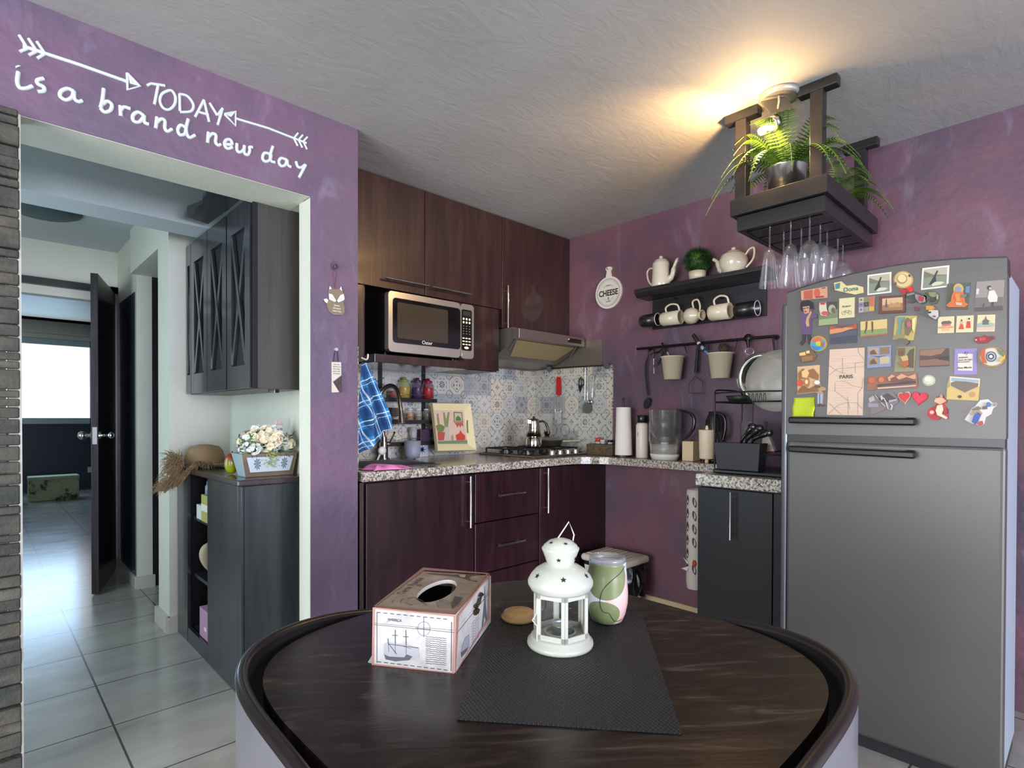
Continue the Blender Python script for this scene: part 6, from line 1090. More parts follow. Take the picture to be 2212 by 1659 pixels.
# upper cabinet
t = thing('wall_cabinet', 'charcoal wall cabinet with narrow crossed-lattice doors hung above the sideboard', 'cabinet', (-2.05, .43, 1.28)); ux, uy0, uy1, uz0, uz1 = -2.155, -.12, .985, 1.28, 2.086
uy1 = .885
part('cabinet_body', MB(wood('hall_cabinet_wood', '#25221f', '#322e2a', '#3f3a35', .5)).box((ux+.022, uy0, uz0), (-1.937, uy1, uz1-.004)), t, bevel=.002)
ys = [P(px_, 845, 'x', ux).y for px_ in (540, 489, 447.6, 412.6, 388)]; ys[-1] = min(ys[-1], uy1-.003); ys[0] = max(ys[0], uy0+.012)
part('corner_post', MB(M_blkin).box((ux+.004, uy0+.001, uz0), (ux+.03, uy0+.012, uz1)), t)
for i in range(4):
    a, c_ = ys[i]+.004, ys[i+1]-(.012 if i == 0 else .003); w_ = (c_-a); fw_ = w_*.20; z0_, z1_ = uz0+.004, uz1-.006; zb, zt_ = z0_+.10, z1_-.11
    d_ = MB(HW).box((ux, a, z0_), (ux+.02, a+fw_, z1_)).box((ux, c_-fw_, z0_), (ux+.02, c_, z1_)).box((ux, a+fw_, z0_), (ux+.02, c_-fw_, zb)).box((ux, a+fw_, zt_), (ux+.02, c_-fw_, z1_))
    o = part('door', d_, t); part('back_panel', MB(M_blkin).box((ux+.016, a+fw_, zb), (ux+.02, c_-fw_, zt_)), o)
    q0, q1 = a+fw_, c_-fw_
    part('lattice', MB(HW).bar((ux+.007, q0, zb+.01), (ux+.007, q1, zt_-.01), .012, w_*.085, up=Y).bar((ux+.009, q1, zb+.01), (ux+.009, q0, zt_-.01), .012, w_*.085, up=Y), o)
q = [P(*a, 'z', 2.092) for a in ((446, 408), (521, 427), (492, 452), (449, 482), (396, 464), (404, 452), (436, 439), (438, 425), (445, 418))]
part('scalloped_board', MB(HW).prism([V((p.x, p.y, 2.087)) for p in q], (0, 0, .018)), t)
part('lamp_button', MB(M_blk).cyl((-2.03, -.02, uz0-.012), (-2.03, -.02, uz0), .022), t)
# straw hat
st_ = NT('straw', .85); wv = st_.n('ShaderNodeTexWave'); st_.set(wv.inputs[0], st_.co); wv.inputs['Scale'].default_value = 110; wv.inputs['Distortion'].default_value = 3; wv.bands_direction = 'Z'
st_.col(st_.mix(wv.outputs['Fac'], '#7d6242', '#b0936b')); st_.bump(wv.outputs['Fac'], .5, .003)
hx2, hy2, hz2 = -2.115, .70, .904; t = thing('straw_hat', 'frayed natural straw hat lying on the far end of the sideboard', 'hat', (hx2, hy2, hz2))
part('crown', MB(st_.m).lathe([(.098, .012), (.097, .045), (.09, .078), (.07, .100), (.03, .110), (0, .112)], (hx2, hy2, hz2), 32, sx=.95, sy=1.15), t)
def brim(u, v):
    a = u*2*math.pi; r = .092+(.085+.012*math.sin(7*a)+.006*math.sin(17*a+1))*v; x = math.cos(a)*r*.95; y = math.sin(a)*r*1.15
    x = min(x, .14) if x > 0 else x
    dz = .014+.008*math.sin(3*a+1)*v+.02*max(0, math.cos(a))*v; ov = max(0, -(hx2+x)-2.2); dz -= ov*1.5 if ov else 0
    return V((hx2+x, hy2+y, hz2+max(dz, .003 if not ov else -.2)))
part('brim', MB(st_.m).grid(brim, 60, 8, closed=True), t, solid=.003)
random.seed(3); b = MB(st_.m)
for i in range(420):
    a = random.uniform(1.9, 4.6); p0 = brim(a/6.2832, random.uniform(.75, 1)); o_ = V((math.cos(a), math.sin(a), 0)); L_ = random.uniform(.03, .075)
    b.tube([p0, p0+o_*L_*.6+V((0, 0, random.uniform(.0, .02))), p0+o_*L_+V((random.uniform(-.012, .012), random.uniform(-.012, .012), -random.uniform(0, .03)))], [.0016, .0012, .0005], 3, caps=False)
part('frayed_edge', b, t)
b = MB(st_.m)
for i in range(260):
    p0 = V((hx2-.13+random.uniform(-.03, .02), hy2-.02+random.uniform(-.05, .05), hz2+random.uniform(0, .06))); e_ = V((-random.uniform(.0, .06), random.uniform(-.05, .05), random.choice([-.11, -.06, .05])*random.random())); b.tube([p0, p0+e_*.5+Z*.01, p0+e_], [.002, .0015, .0006], 3, caps=False)
part('raffia_tuft', b, t)
# painted fruit ornament
c = P(505, 945, 'y', .22); c = V((-2.06, .16, .905+.045)); pxr = P(500, 945, 'y', .14); ap = NT('apple_skin', .3, coat=.4); az_ = ap.xyz()[2]; ap.col(ap.ramp(ap.ma('MULTIPLY_ADD', az_, 9., .1), [(.35, '#8f9a1c'), (.6, '#8a7a20'), (.8, '#8a2f18')]))
t = thing('ornamental_mango', 'green and red fruit ornament behind the flowers', 'ornament', (pxr.x, .14, .904)); part('fruit_body', MB(ap.m).ell((pxr.x, .14, .952), (.030, .030, .047), 20, 14), t); part('stem', MB(C('#4a3320', .7)).cyl((pxr.x, .14, .996), (pxr.x+.004, .14, 1.006), .003), t)
# flower box
t = thing('flower_box', 'tapered wooden planter with cream and white artificial flowers on the sideboard', 'flower box', (-2.06, .0, .904)); zz0, zz1 = .904, 1.004
lo = [(-2.158, -.045), (-1.955, -.045), (-1.955, .05), (-2.158, .05)]; hi = [(-2.178, -.062), (-1.942, -.062), (-1.942, .075), (-2.178, .075)]
wd_ = wood('planter_wood', '#5a4a3c', '#6f5d4b', '#85745f', .6, axis=0); gy = C('#8fa3a6', .6)
b = MB(wd_).add([(*p, zz0) for p in lo]+[(*p, zz1) for p in hi], [(3, 2, 1, 0), (0, 1, 5, 4), (1, 2, 6, 5), (2, 3, 7, 6), (4, 5, 6, 7)]).add([(*p, zz0) for p in lo]+[(*p, zz1) for p in hi], [(3, 0, 4, 7)], mat=gy); part('planter', b, t)
def fp(u, v, d=.0): 
    a = V((*lo[0], zz0)).lerp(V((*lo[1], zz0)), u); c_ = V((*hi[0], zz1)).lerp(V((*hi[1], zz1)), u); return a.lerp(c_, v)+V((0, -.002-d, 0))
b = MB(C('#b9c3cc', .6)).prism([fp(.1, .2), fp(.9, .2), fp(.93, .85), (fp(.07, .85))], (0, -.001, 0))
for uu in (.25, .77):
    for a in range(20, 380, 40): b.prism([fp(uu, .55, .0012), fp(uu+.05*math.cos(math.radians(a-18)), .55+.2*math.sin(math.radians(a-18)), .0012), fp(uu+.075*math.cos(math.radians(a)), .55+.28*math.sin(math.radians(a)), .0012), fp(uu+.05*math.cos(math.radians(a+10)), .55+.2*math.sin(math.radians(a+10)), .0012)], (0, -.0004, 0), C('#5c6f7a', .6))
part('printed_panel', b, t)
random.seed(21); heads = [(.06, .55, .05, 'c', .026), (.16, .3, .075, 'w', .028), (.10, .0, .035, 'w', .026), (.3, .1, .085, 'c', .036), (.42, -.1, .055, 'c', .04), (.52, .3, .10, 'c', .038), (.62, -.05, .07, 'c', .038), (.38, .6, .11, 'w', .03), (.7, .5, .105, 'w', .03), (.75, .2, .085, 'w', .032), (.86, .1, .05, 'w', .03), (.93, .5, .075, 'p', .028), (.22, .8, .09, 'p', .026), (.5, .9, .095, 'p', .028), (.97, .0, .045, 'c', .024), (-.02, .2, .02, 'w', .018), (.85, .8, .12, 'w', .024), (.2, -.15, .025, 'w', .026)]
cm_ = {'w': C('#dfe4dc', .7), 'c': C('#e2d7b9', .7), 'p': C('#d9bda5', .7)}
for u_, v_, h_, k_, r_ in heads:
    c = V((hi[0][0]+.012+(hi[1][0]-hi[0][0]-.034)*max(u_, .0), -.05+.10*v_, zz1+h_*.85)); b = MB(cm_[k_])
    for j in range(34):
        d_ = V((random.gauss(0, 1), random.gauss(-.3, 1), random.gauss(.25, 1))).normalized(); x_, y_, z_ = frame((d_+V((random.uniform(-.5, .5), random.uniform(-.5, .5), random.uniform(-.5, .5)))).normalized()); o_ = c+d_*r_*.72; s_ = r_*random.uniform(.34, .5)
        b.add([o_, *[o_+(x_*math.cos(a*1.047)+y_*math.sin(a*1.047))*s_+z_*s_*.32 for a in range(6)]], [(0, a+1, (a+1) % 6+1) for a in range(6)])
    part('flower', b, t)
lfm = C('#5b7350', .6); b = MB(lfm)
for j in range(150):
    c = V((random.uniform(-2.175, -1.95), random.uniform(-.07, .07), zz1+random.uniform(-.005, .07))); d_ = V((random.uniform(-1, 1), random.uniform(-1, .3), random.uniform(-.4, 1))).normalized(); x_ = d_.orthogonal().normalized()*.007
    b.add([c, c+d_*.015+x_, c+d_*.034, c+d_*.015-x_], [(0, 1, 2, 3)])
part('leaves', b, t); b = MB(C('#9aa05a', .6))
for j in range(90):
    c = V((-2.06+random.gauss(0, .018), -.067-random.uniform(0, .008), zz1-random.uniform(-.01, .055))); d_ = V((random.uniform(-1, 1), -.4, random.uniform(-1, .4))).normalized()*.01; b.add([c, c+d_+V((.003, 0, 0)), c+d_*1.6, c+d_-V((.003, 0, 0))], [(0, 1, 2, 3)])
part('trailing_sprig', b, t, label='yellow-green trailing sprig')
for x_ in (-2.0, -1.985): b = MB(C('#cfaea8', .7)); [b.ell((x_+random.uniform(-.006, .006), .02, zz1+.09+k*.006), (.005, .005, .006), 6, 4) for k in range(10)]; part('dried_plume', b, t)
# bedroom things seen through the hall
t = thing('storage_box', 'pale green patterned storage box on the bedroom floor', 'box', (-2.19, 7.4, 0)); gb = NT('stamped_box', .7); gn = gb.noise(scale=7, det=5, rough=.7); gb.col(gb.ramp(gn, [(.48, '#a9b58c'), (.56, '#8e9a72'), (.60, '#3b4238')]))
part('box_body', MB(gb.m).box((-2.47, 7.35, .001), (-1.93, 7.62, .29)), t, bevel=.01); part('lid', MB(C('#a3b088', .6)).box((-2.475, 7.345, .285), (-1.925, 7.625, .33)), t, bevel=.008)
solo('bedroom_cabinet', MB(C('#121418', .4)).box((-2.75, 7.0, .12), (-2.545, 7.3, .42)).box((-2.57, 7.0, .0), (-2.545, 7.03, .12)).box((-2.75, 7.27, 0), (-2.72, 7.3, .12)).box((-2.75, 7.0, 0), (-2.72, 7.03, .12)).box((-2.57, 7.27, 0), (-2.545, 7.3, .12)), 'edge of a low dark cabinet in the bedroom beside the pale green box', 'cabinet', (-2.65, 7.15, 0))
cx_ = P(199, 960, 'y', 8.5).x; t = thing('blind_chain', 'white roller blind chain with a weight hanging beside the bedroom window', 'blind chain', (cx_, 8.5, .75))
part('chain', MB(C('#dfe6e2', .5)).cyl((cx_, 8.5, P(199, 1012, 'y', 8.5).z), (cx_+.02, 8.5, 2.36), .012).bar((cx_+.02, 8.5, 2.35), (cx_+.02, 8.6, 2.35), .02, .02), t); part('weight', MB(C('#cdd8d0', .5)).box((cx_-.06, 8.48, P(199, 1020, 'y', 8.5).z), (cx_+.02, 8.52, P(199, 1008, 'y', 8.5).z)), t)
# ================================================================== UNDER THE COUNTER
t = thing('waste_bin', 'small waste bin with a white ribbed lid and a black bag under the counter', 'bin', (-.19, -.52, 0)); bx0, bx1, by0, by1 = -.33, -.07, -.70, -.37
part('bin_body', caddy(MB(C('#d8d2c6', .5)), bx0+.02, bx1-.02, by0+.02, by1-.02, .001, .27, tp=.03), t)
def bagf(u, v):
    a = u*2*math.pi; cx__, cy__ = (bx0+bx1)/2, (by0+by1)/2; k = (abs(math.cos(a))**3+abs(math.sin(a))**3)**(-1/3); r = 1.0+.06*math.sin(9*a+v*5)+.05*math.sin(15*a)+.10*math.sin(v*3)
    return V((cx__+math.cos(a)*k*(bx1-bx0)/2*r*.98, cy__+math.sin(a)*k*(by1-by0)/2*r*.98, .297-.18*v+.012*math.sin(7*a)*v))
part('bag', MB(C('#0f100f', .22)).grid(bagf, 60, 10, closed=True), t)
b = MB(C('#c8bfae', .5)).box((bx0, by0, .295), (bx1, by1, .338)); part('lid', b, t, bevel=.02, seg=4)
l_ = MB(C('#bdb3a2', .5)).box((bx0+.035, by0+.03, .3385), (bx1-.03, by1-.03, .343))
for i in range(6): l_.box((bx0+.045, by0+.06+.038*i, .343), (bx1-.04, by0+.068+.038*i, .346))
part('lid_ribs', l_, t)
t = thing('bag_dispenser', 'tall white plastic bag dispenser with leaf cut-outs on the wall beside the narrow cabinet', 'bag dispenser', (-.05, -.98, .2)); c = (-.052, -.975, .2)
part('dispenser_body', MB(C('#cfc8bc', .6)).lathe([(.040, 0), (.046, .03), (.046, .545), (.043, .56), (.041, .56), (.041, .0)], c, 28), t)
lf = C('#5a3f48', .7); b = MB(lf)
for i in range(6):
    for a0, tl_ in ((150, .0), (205, .35)):
        if (i, a0) == (4, 205): continue
        pts = []
        for k in range(12):
            th_ = 2*math.pi*k/12; x = math.cos(th_)*.012; z = math.sin(th_)*.030*(1-.2*abs(math.cos(th_))); x, z = x*math.cos(tl_)-z*math.sin(tl_)*.6, z
            a = math.radians(a0)+x/.046; pts.append(V((c[0]+.0466*math.cos(a), c[1]+.0466*math.sin(a), c[2]+.50-.075*i+z-.01*(a0 == 205))))
        b.add(pts, [tuple(range(12))])
b.use(C('#b5371f', .6)).ell((c[0]-.042, c[1]-.020, c[2]+.15), (.006, .012, .02)); part('cut_outs', b, t)
part('bag_tip', MB(C('#dcd8d0', .5)).add([(c[0]-.045, c[1]+.01, .33), (c[0]-.045, c[1]+.02, .30), (c[0]-.05, c[1]+.055, .31)], [(0, 1, 2)]).add([(c[0]-.045, c[1]+.01, .35), (c[0]-.045, c[1]+.02, .34), (c[0]-.05, c[1]+.045, .375)], [(0, 1, 2)]), t)
# ================================================================== TABLE, CHAIRS
TC = V((-2.285, -1.885, 0)); TZ = .75
def sup(a, s_, n=3.3): return V((math.cos(a), math.sin(a), 0))*s_*(abs(math.cos(a))**n+abs(math.sin(a))**n)**(-1/n)
t = thing('dining_table', 'dark stained rounded-square dining table with swirling grain in the foreground', 'table', TC)
out = [TC+sup(2*math.pi*i/96, .402)+Z*(TZ-.028) for i in range(96)]
part('tabletop', MB(M_table).prism(out, (0, 0, .028), sm=True), t, bevel=.006, seg=3)
part('apron', MB(M_black).prism([TC+sup(2*math.pi*i/64, .33)+Z*(TZ-.09) for i in range(64)], (0, 0, .06)), t)
for sx_ in (1, -1):
    for sy_ in (1, -1): part('leg', MB(M_black).cyl(TC+V((.27*sx_, .27*sy_, .0)), TC+V((.27*sx_, .27*sy_, TZ-.06)), .022, .03), t)
def rr_(a): return sup(a, .402).length+.021
def chair(label, mid, span, r0=.464):
    m0 = math.radians(mid); c0 = TC+V((math.cos(m0), math.sin(m0), 0))*.30
    t = thing('dining_chair', label, 'chair', (c0.x, c0.y, 0)); h0 = math.radians(span)
    def shell(off):
        def f_(u, v):
            a = m0+(u*2-1)*h0; e = abs(u*2-1); zt = .763-.028*e**3; zb = .40; return TC+V((math.cos(a), math.sin(a), 0))*(rr_(a)+off)+Z*(zb+(zt-zb)*v)
        return f_
    N, M_ = 48, 6; fi, fo = shell(0), shell(.018); b = MB(C('#75757e', .28, .1, .3)).grid(fo, N, M_); part('outer_shell', b, t, label='satin grey outer shell')
    def rim(u, v):
        a = m0+(u*2-1)*h0; e = abs(u*2-1); w_ = v*math.pi; zt = .763-.028*e**3; return TC+V((math.cos(a), math.sin(a), 0))*(rr_(a)+.009+.0105*math.cos(w_))+Z*(zt+.010*math.sin(w_))
    b = MB(C('#0e0b0b', .6)).grid(fi, N, M_).use(C('#1d1716', .3, 0, .2)).grid(rim, N, 8)
    for e_ in (0, 1): b.add([fi(e_, 0), fo(e_, 0), fo(e_, 1), fi(e_, 1)], [(0, 1, 2, 3)])
    part('backrest', b, t)
    seat = [TC+V((math.cos(m0+k), math.sin(m0+k), 0))*(rr_(m0+k)-.004) for k in [(-1+2*i/16)*h0*.85 for i in range(17)]]+[TC+V((math.cos(m0), math.sin(m0), 0))*.12]
    part('seat', MB(C('#1d1716', .4)).prism([q+Z*.41 for q in seat], (0, 0, .05)), t, bevel=.008)
    for k in (-.8, .8): q = TC+V((math.cos(m0+k*h0), math.sin(m0+k*h0), 0))*(rr_(m0+k*h0)-.01); part('leg', MB(M_black).cyl(q, q+Z*.41, .014, .018), t)
    q = TC+V((math.cos(m0), math.sin(m0), 0))*.15; part('leg', MB(M_black).cyl(q, q+Z*.41, .014, .018), t)
chair('curved-back chair tucked under the left corner of the table, by the hall opening', 150, 50)
chair('curved-back chair tucked under the right corner of the table, by the refrigerator', -66, 50)
# placemat
br, bl__, tr_ = V((-2.321, -2.173, TZ)), V((-2.513, -1.942, TZ)), V((-1.97, -1.88, TZ)); du, dv_ = (br-bl__), (tr_-br)
pm = NT('woven_placemat', .5); ang = math.atan2(du.y, du.x); v_ = pm.mp((1, 1, 1), rot=(0, 0, -ang)); X0, Y0, _z = pm.xyz(v_)
s1 = pm.ma('SINE', pm.ma('MULTIPLY', X0, 950.)); s2 = pm.ma('SINE', pm.ma('MULTIPLY', Y0, 620.)); hh = pm.ma('MULTIPLY', s1, s2); pm.col(pm.mix(pm.ma('MULTIPLY_ADD', hh, .3, .5), '#121213', '#2b2b2c')); pm.bump(hh, .9, .002)
solo('placemat', MB(pm.m).prism([bl__+Z*.0005, br+Z*.0005, br+dv_+Z*.0005, bl__+dv_+Z*.0005], (0, 0, .0025)), 'black woven rectangular placemat in the middle of the table', 'placemat', (-2.24, -1.91, TZ), bevel=.0008)
MZ = TZ+.0035
# tissue box
fl_, fr_, bk_ = V((-2.508, -1.711, 0)), V((-2.431, -1.832, 0)), V((-2.231, -1.690, 0)); u_ = V((.556, -.831, 0)); w_ = V((-u_.y, u_.x, 0)); w_ = w_ if w_.dot(bk_-fr_) > 0 else -w_; Wd, Dp, Ht = .1435, .229, .094; o_ = V((fl_.x, fl_.y, TZ+.0012))
bb = lambda a, c_, z: o_+u_*a+w_*c_+Z*z
t = thing('tissue_box', 'decoupage wooden tissue box with ship and old map pictures on the table', 'tissue box', o_+u_*Wd/2+w_*Dp/2)
dp = NT('decoupage_paper', .45, coat=.1); dn = dp.noise(scale=22, det=6, rough=.65); dp.col(dp.ramp(dn, [(.3, '#9f9b94'), (.5, '#b9b7b3'), (.7, '#c6c5c3')]))
dt = NT('decoupage_top', .4, coat=.15); dn = dt.noise(scale=18, det=6, rough=.65); dt.col(dt.ramp(dn, [(.3, '#7f6c5b'), (.5, '#a08f7d'), (.7, '#b3a594')]))
def open_box(mb, z0_, z1_, th):
    in_shade = C('#171412', .8); a = [bb(0, 0, z0_), bb(Wd, 0, z0_), bb(Wd, Dp, z0_), bb(0, Dp, z0_), bb(0, 0, z1_), bb(Wd, 0, z1_), bb(Wd, Dp, z1_), bb(0, Dp, z1_)]  # near-black inner faces put the shade inside the box into the colour
    i_ = [bb(th, th, z0_+th), bb(Wd-th, th, z0_+th), bb(Wd-th, Dp-th, z0_+th), bb(th, Dp-th, z0_+th), bb(th, th, z1_), bb(Wd-th, th, z1_), bb(Wd-th, Dp-th, z1_), bb(th, Dp-th, z1_)]
    f = [(3, 2, 1, 0)]; f2 = [(8, 9, 10, 11)]
    for k in range(4): j = (k+1) % 4; f += [(k, j, 4+j, 4+k), (4+k, 4+j, 12+j, 12+k)]; f2 += [(12+k, 12+j, 8+j, 8+k)]
    return mb.add(a+i_, f).add(a+i_, f2, mat=in_shade)
hs = Ht*.735
bb_part = part('box_body', open_box(MB(dp.m), 0, hs-.0006, .006), t)
ld = MB(dp.m); n_ = 40; cx2, cy2 = Wd*.50, Dp*.50; ring_o, ring_i = [], []
for k in range(n_):
    a = 2*math.pi*k/n_; ca, sa = math.cos(a), math.sin(a); q = max(abs(ca)/(Wd/2), abs(sa)/(Dp/2)); ring_o.append((cx2+ca/q, cy2+sa/q)); ring_i.append((cx2+ca*.030, cy2+sa*.068))
cor = [(0, 0), (Wd, 0), (Wd, Dp), (0, Dp)]
for c_ in cor:
    k = min(range(n_), key=lambda i: (ring_o[i][0]-c_[0])**2+(ring_o[i][1]-c_[1])**2); ring_o[k] = c_
vs = [bb(*p, Ht) for p in ring_o]+[bb(*p, Ht) for p in ring_i]+[bb(*p, Ht-.007) for p in ring_i]+[bb(*p, Ht-.007) for p in ring_o]
ld.add(vs, [(k, (k+1) % n_, n_+(k+1) % n_, n_+k) for k in range(n_)], mat=dt.m).add(vs, [(n_+k, n_+(k+1) % n_, 2*n_+(k+1) % n_, 2*n_+k) for k in range(n_)], mat=C('#cfcac2', .5)).add(vs, [(2*n_+k, 2*n_+(k+1) % n_, 3*n_+(k+1) % n_, 3*n_+k) for k in range(n_)])
a8 = [bb(*c_, hs) for c_ in cor]+[bb(*c_, Ht) for c_ in cor]; ld.add(a8, [(k, (k+1) % 4, 4+(k+1) % 4, 4+k) for k in range(4)])
lid = part('lid', ld, t)
zt_ = lambda zx, zy: (780+zx/5.924, 1200+zy/5.924); nF = -w_; nR = u_
def FF(x, y, d=.0006): return RP(*zt_(x, y), bb(0, 0, 0), nF)+nF*d
def RR(x, y, d=.0006): return RP(*zt_(x, y), bb(Wd, 0, 0), nR)+nR*d
def TT(x, y, d=.0006): return RP(*zt_(x, y), bb(0, 0, Ht), Z)+Z*d
pk_, ink, gry = C('#a9776a', .5), C('#3a3a40', .6), C('#77777c', .6)
def edge_band(mb, fn, quad, wd_, mat):
    q = [V(p) for p in quad]; cc = sum(q, V((0, 0)))/4 if False else V((sum(p[0] for p in q)/4, sum(p[1] for p in q)/4))
    inn = [p+(cc-p).normalized()*wd_ for p in [V((a[0], a[1])) for a in quad]]
    for i in range(4): j = (i+1) % 4; mb.add([fn(*quad[i]), fn(*quad[j]), fn(*inn[j]), fn(*inn[i])], [(0, 1, 2, 3)], mat=mat)
g = MB(ink)
QF = [(150, 660), (1215, 765), (1195, 1520), (138, 1400)]; QR = [(1222, 765), (1643, 232), (1640, 800), (1200, 1522)]; QT = [(158, 652), (792, 156), (1640, 228), (1215, 748)]
edge_band(g, FF, QF, 34, pk_); edge_band(g, RR, QR, 30, pk_); edge_band(g, TT, QT, 40, C('#9a7466', .5))
def ln(fn, pts, r_=.00035, m=ink): g.use(m).tube([fn(x, y, .0008) for x, y in pts], r_, 4, caps=False)
ln(FF, [(205, 730), (205, 1370)], .0004); ln(FF, [(1160, 850), (1155, 1480)], .0005)
for k in range(11): ln(FF, [(205+k*85, 725+k*8.4), (250+k*85, 730+k*8.4)], .0006)
for k in range(11): ln(FF, [(210+k*85, 1355+k*10.5), (260+k*85, 1361+k*10.5)], .0006)
ln(FF, [(803, 790), (806, 1040)]); ln(FF, [(700, 925), (890, 945)]); ln(FF, [(805+80*math.cos(a*.3), 935+90*math.sin(a*.3)) for a in range(22)], .0003, gry)
g.prism([FF(*p) for p in [(305, 1130), (345, 1110), (440, 1125), (620, 1145), (735, 1180), (745, 1300), (640, 1340), (440, 1350), (315, 1320), (300, 1260)]], nF*.0003, C('#a4a4a6', .6))
g.prism([FF(*p, .001) for p in [(300, 1260), (360, 1290), (560, 1300), (580, 1260), (660, 1290), (620, 1335), (440, 1350), (320, 1325)]], nF*.0003, C('#53565c', .6))
for a, c_, r_ in (((345, 1060), (360, 1230), .0005), ((440, 950), (440, 1250), .0005), ((575, 950), (580, 1250), .0005), ((355, 1130), (735, 1180), .0006), ((345, 1110), (460, 1260), .0007), ((520, 1150), (640, 1190), .0004), ((400, 1020), (470, 1020), .0005), ((540, 1035), (610, 1040), .0005)): ln(FF, [a, c_], r_)
for k in range(14):
    y_ = 1035+k*26; pts = [(830+j*22, y_+j*2.2+(9 if j % 2 else -6)*random.random()) for j in range(13)]; ln(FF, pts, .00035)
ln(FF, [(330, 850), (400, 820), (480, 850), (520, 840)], .0003, gry); g.txt('AMERICA', FF(430, 825), u_, Z, .006, mat=gry)
# right face: small ship, tower edge, scribbles, clasp
g.prism([RR(*p) for p in [(1290, 1150), (1330, 1050), (1380, 1010), (1385, 1180), (1280, 1300)]], nR*.0003, C('#8f9196', .6)); g.prism([RR(*p, .001) for p in [(1275, 1240), (1360, 1170), (1350, 1220), (1280, 1300)]], nR*.0003, C('#53565c', .6))
for k in range(9): ln(RR, [(1410+j*16, 880+k*34-j*20+(6 if j % 2 else -6)) for j in range(7)], .0003, C('#8b86a0', .6))
g.prism([RR(*p) for p in [(1572, 600), (1580, 380), (1590, 600), (1608, 830), (1590, 820), (1575, 760), (1555, 900), (1540, 920)]], nR*.0003, C('#55606a', .6))
ln(RR, [(1215, 1000), (1640, 470)], .0004, C('#6a5a55', .6)); ln(FF, [(160, 882), (1205, 985)], .0004, C('#6a5a55', .6))
# top: tower, script, ship, text
tw_ = C('#4f4840', .6); g.prism([TT(*p) for p in [(860, 232), (1180, 252), (1290, 240), (1535, 248), (1530, 256), (1420, 262), (1380, 280), (1400, 320), (1490, 330), (1480, 342), (1380, 320), (1330, 300), (1200, 272), (860, 240)]], Z*.0003, tw_)
g.prism([TT(*p, .001) for p in [(1250, 252), (1340, 250), (1330, 285), (1270, 278)]], Z*.0003, C('#a8977f', .6))
for k in range(9): ln(TT, [(1190+k*-6+j*24, 352+k*18+j*3+(3 if j % 2 else -3)) for j in range(9)], .0003, C('#6a5d50', .6))
g.prism([TT(*p) for p in [(960, 600), (1040, 560), (1140, 590), (1210, 520), (1310, 540), (1250, 640), (1150, 690), (1000, 680)]], Z*.0003, C('#8a7c6c', .6)); g.prism([TT(*p, .001) for p in [(1150, 640), (1200, 530), (1300, 545), (1240, 640), (1170, 690)]], Z*.0003, C('#4f4a44', .6)); ln(TT, [(1000, 580), (1100, 640), (1160, 600)], .0007, tw_)
for pts in ([(390, 610), (420, 575)], [(500, 600), (535, 560)], [(560, 600), (640, 640), (665, 625)], [(700, 560), (770, 600), (840, 640)], [(590, 560), (680, 540), (800, 590)]): ln(TT, pts, .0005, tw_)
g.prism([TT(745+38*math.cos(a*.5), 385+14*math.sin(a*.5)) for a in range(12)], Z*.0003, C('#6a5d50', .6))
g.txt('Carte Postale', TT(640, 390), w_, -u_, .020, mat=C('#5a4e44', .6), sx=.95)
g2 = part('picture_print', g, t)
ck = C('#3f362c', .35, .6); b = MB(ck)
for pts in ([(1490, 520), (1520, 480), (1545, 500), (1520, 520), (1500, 600), (1480, 640), (1460, 670), (1435, 650), (1470, 610), (1490, 540)],): b.tube(spline([RR(*p, .003) for p in pts], 4), .0016, 6)
b.prism([RR(*p, .001) for p in [(1435, 700), (1475, 670), (1498, 690), (1480, 740), (1440, 765), (1430, 735)]], nR*.003).ell(RR(1465, 640, .004), .0025).ell(RR(1520, 500, .003), .002); part('clasp', b, t)
b = MB(C('#dfe6ea', .7)); q = [P(795, 1431, 'z', TZ), P(806, 1412, 'z', TZ), P(830, 1412, 'z', TZ), P(815, 1436, 'z', TZ)]; 
solo('paper_sheet', MB(C('#dfe6ea', .7)).prism([p+Z*.0003 for p in q], (0, 0, .0006)), 'corner of white paper sticking out from under the tissue box', 'paper', (q[0].x, q[0].y, TZ))
# lantern
lc = V((-2.222, -1.874, MZ)); wm = C('#bdc0b2', .35, 0, .2); t = thing('candle_lantern', 'white metal candle lantern with star cut-outs and glass panes on the placemat', 'lantern', lc)
part('base', MB(wm).lathe([(0, 0), (.0585, 0), (.060, .004), (.059, .009), (.055, .011), (.053, .017), (.050, .019), (0, .019)], lc, 48), t)
roof = part('roof', MB(wm).lathe([(.046, .100), (.053, .100), (.055, .104), (.0585, .110), (.0590, .116), (.054, .126), (.045, .136), (.034, .143), (.024, .147), (.023, .150)], lc, 48), t)
part('chimney', MB(wm).lathe([(.023, .147), (.026, .152), (.031, .166), (.0335, .172), (.034, .175), (.031, .177), (.030, .180), (.020, .188), (.008, .192), (0, .193)], lc, 40), t)
vdir = math.atan2(CAM.y-lc.y, CAM.x-lc.x); a0 = vdir+math.radians(9); hx6 = [lc+V((math.cos(a0+k*math.pi/3), math.sin(a0+k*math.pi/3), 0))*.051 for k in range(6)]
for k in range(6):
    p, q = hx6[k], hx6[(k+1) % 6]; b = MB(wm); d_ = (q-p).normalized(); z0_, z1_ = .019, .101; nrm = ((p+q)/2-lc).normalized()
    for e0_, e1_ in ((p+d_*.003, p+d_*.003), (q-d_*.003, q-d_*.003)): b.bar(e0_+Z*z0_, e0_+Z*z1_, .006, .003, up=nrm)
    b.bar(p+Z*(z0_+.005), q+Z*(z0_+.005), .003, .009).bar(p+Z*(z1_-.005), q+Z*(z1_-.005), .003, .009)
    o = part('window_frame', b, t); part('pane', MB(thin('pane', '#e6efec', .0, .03)).prism([p+d_*.005+Z*.026, q-d_*.005+Z*.026, q-d_*.005+Z*.094, p+d_*.005+Z*.094], nrm*-.001), o)
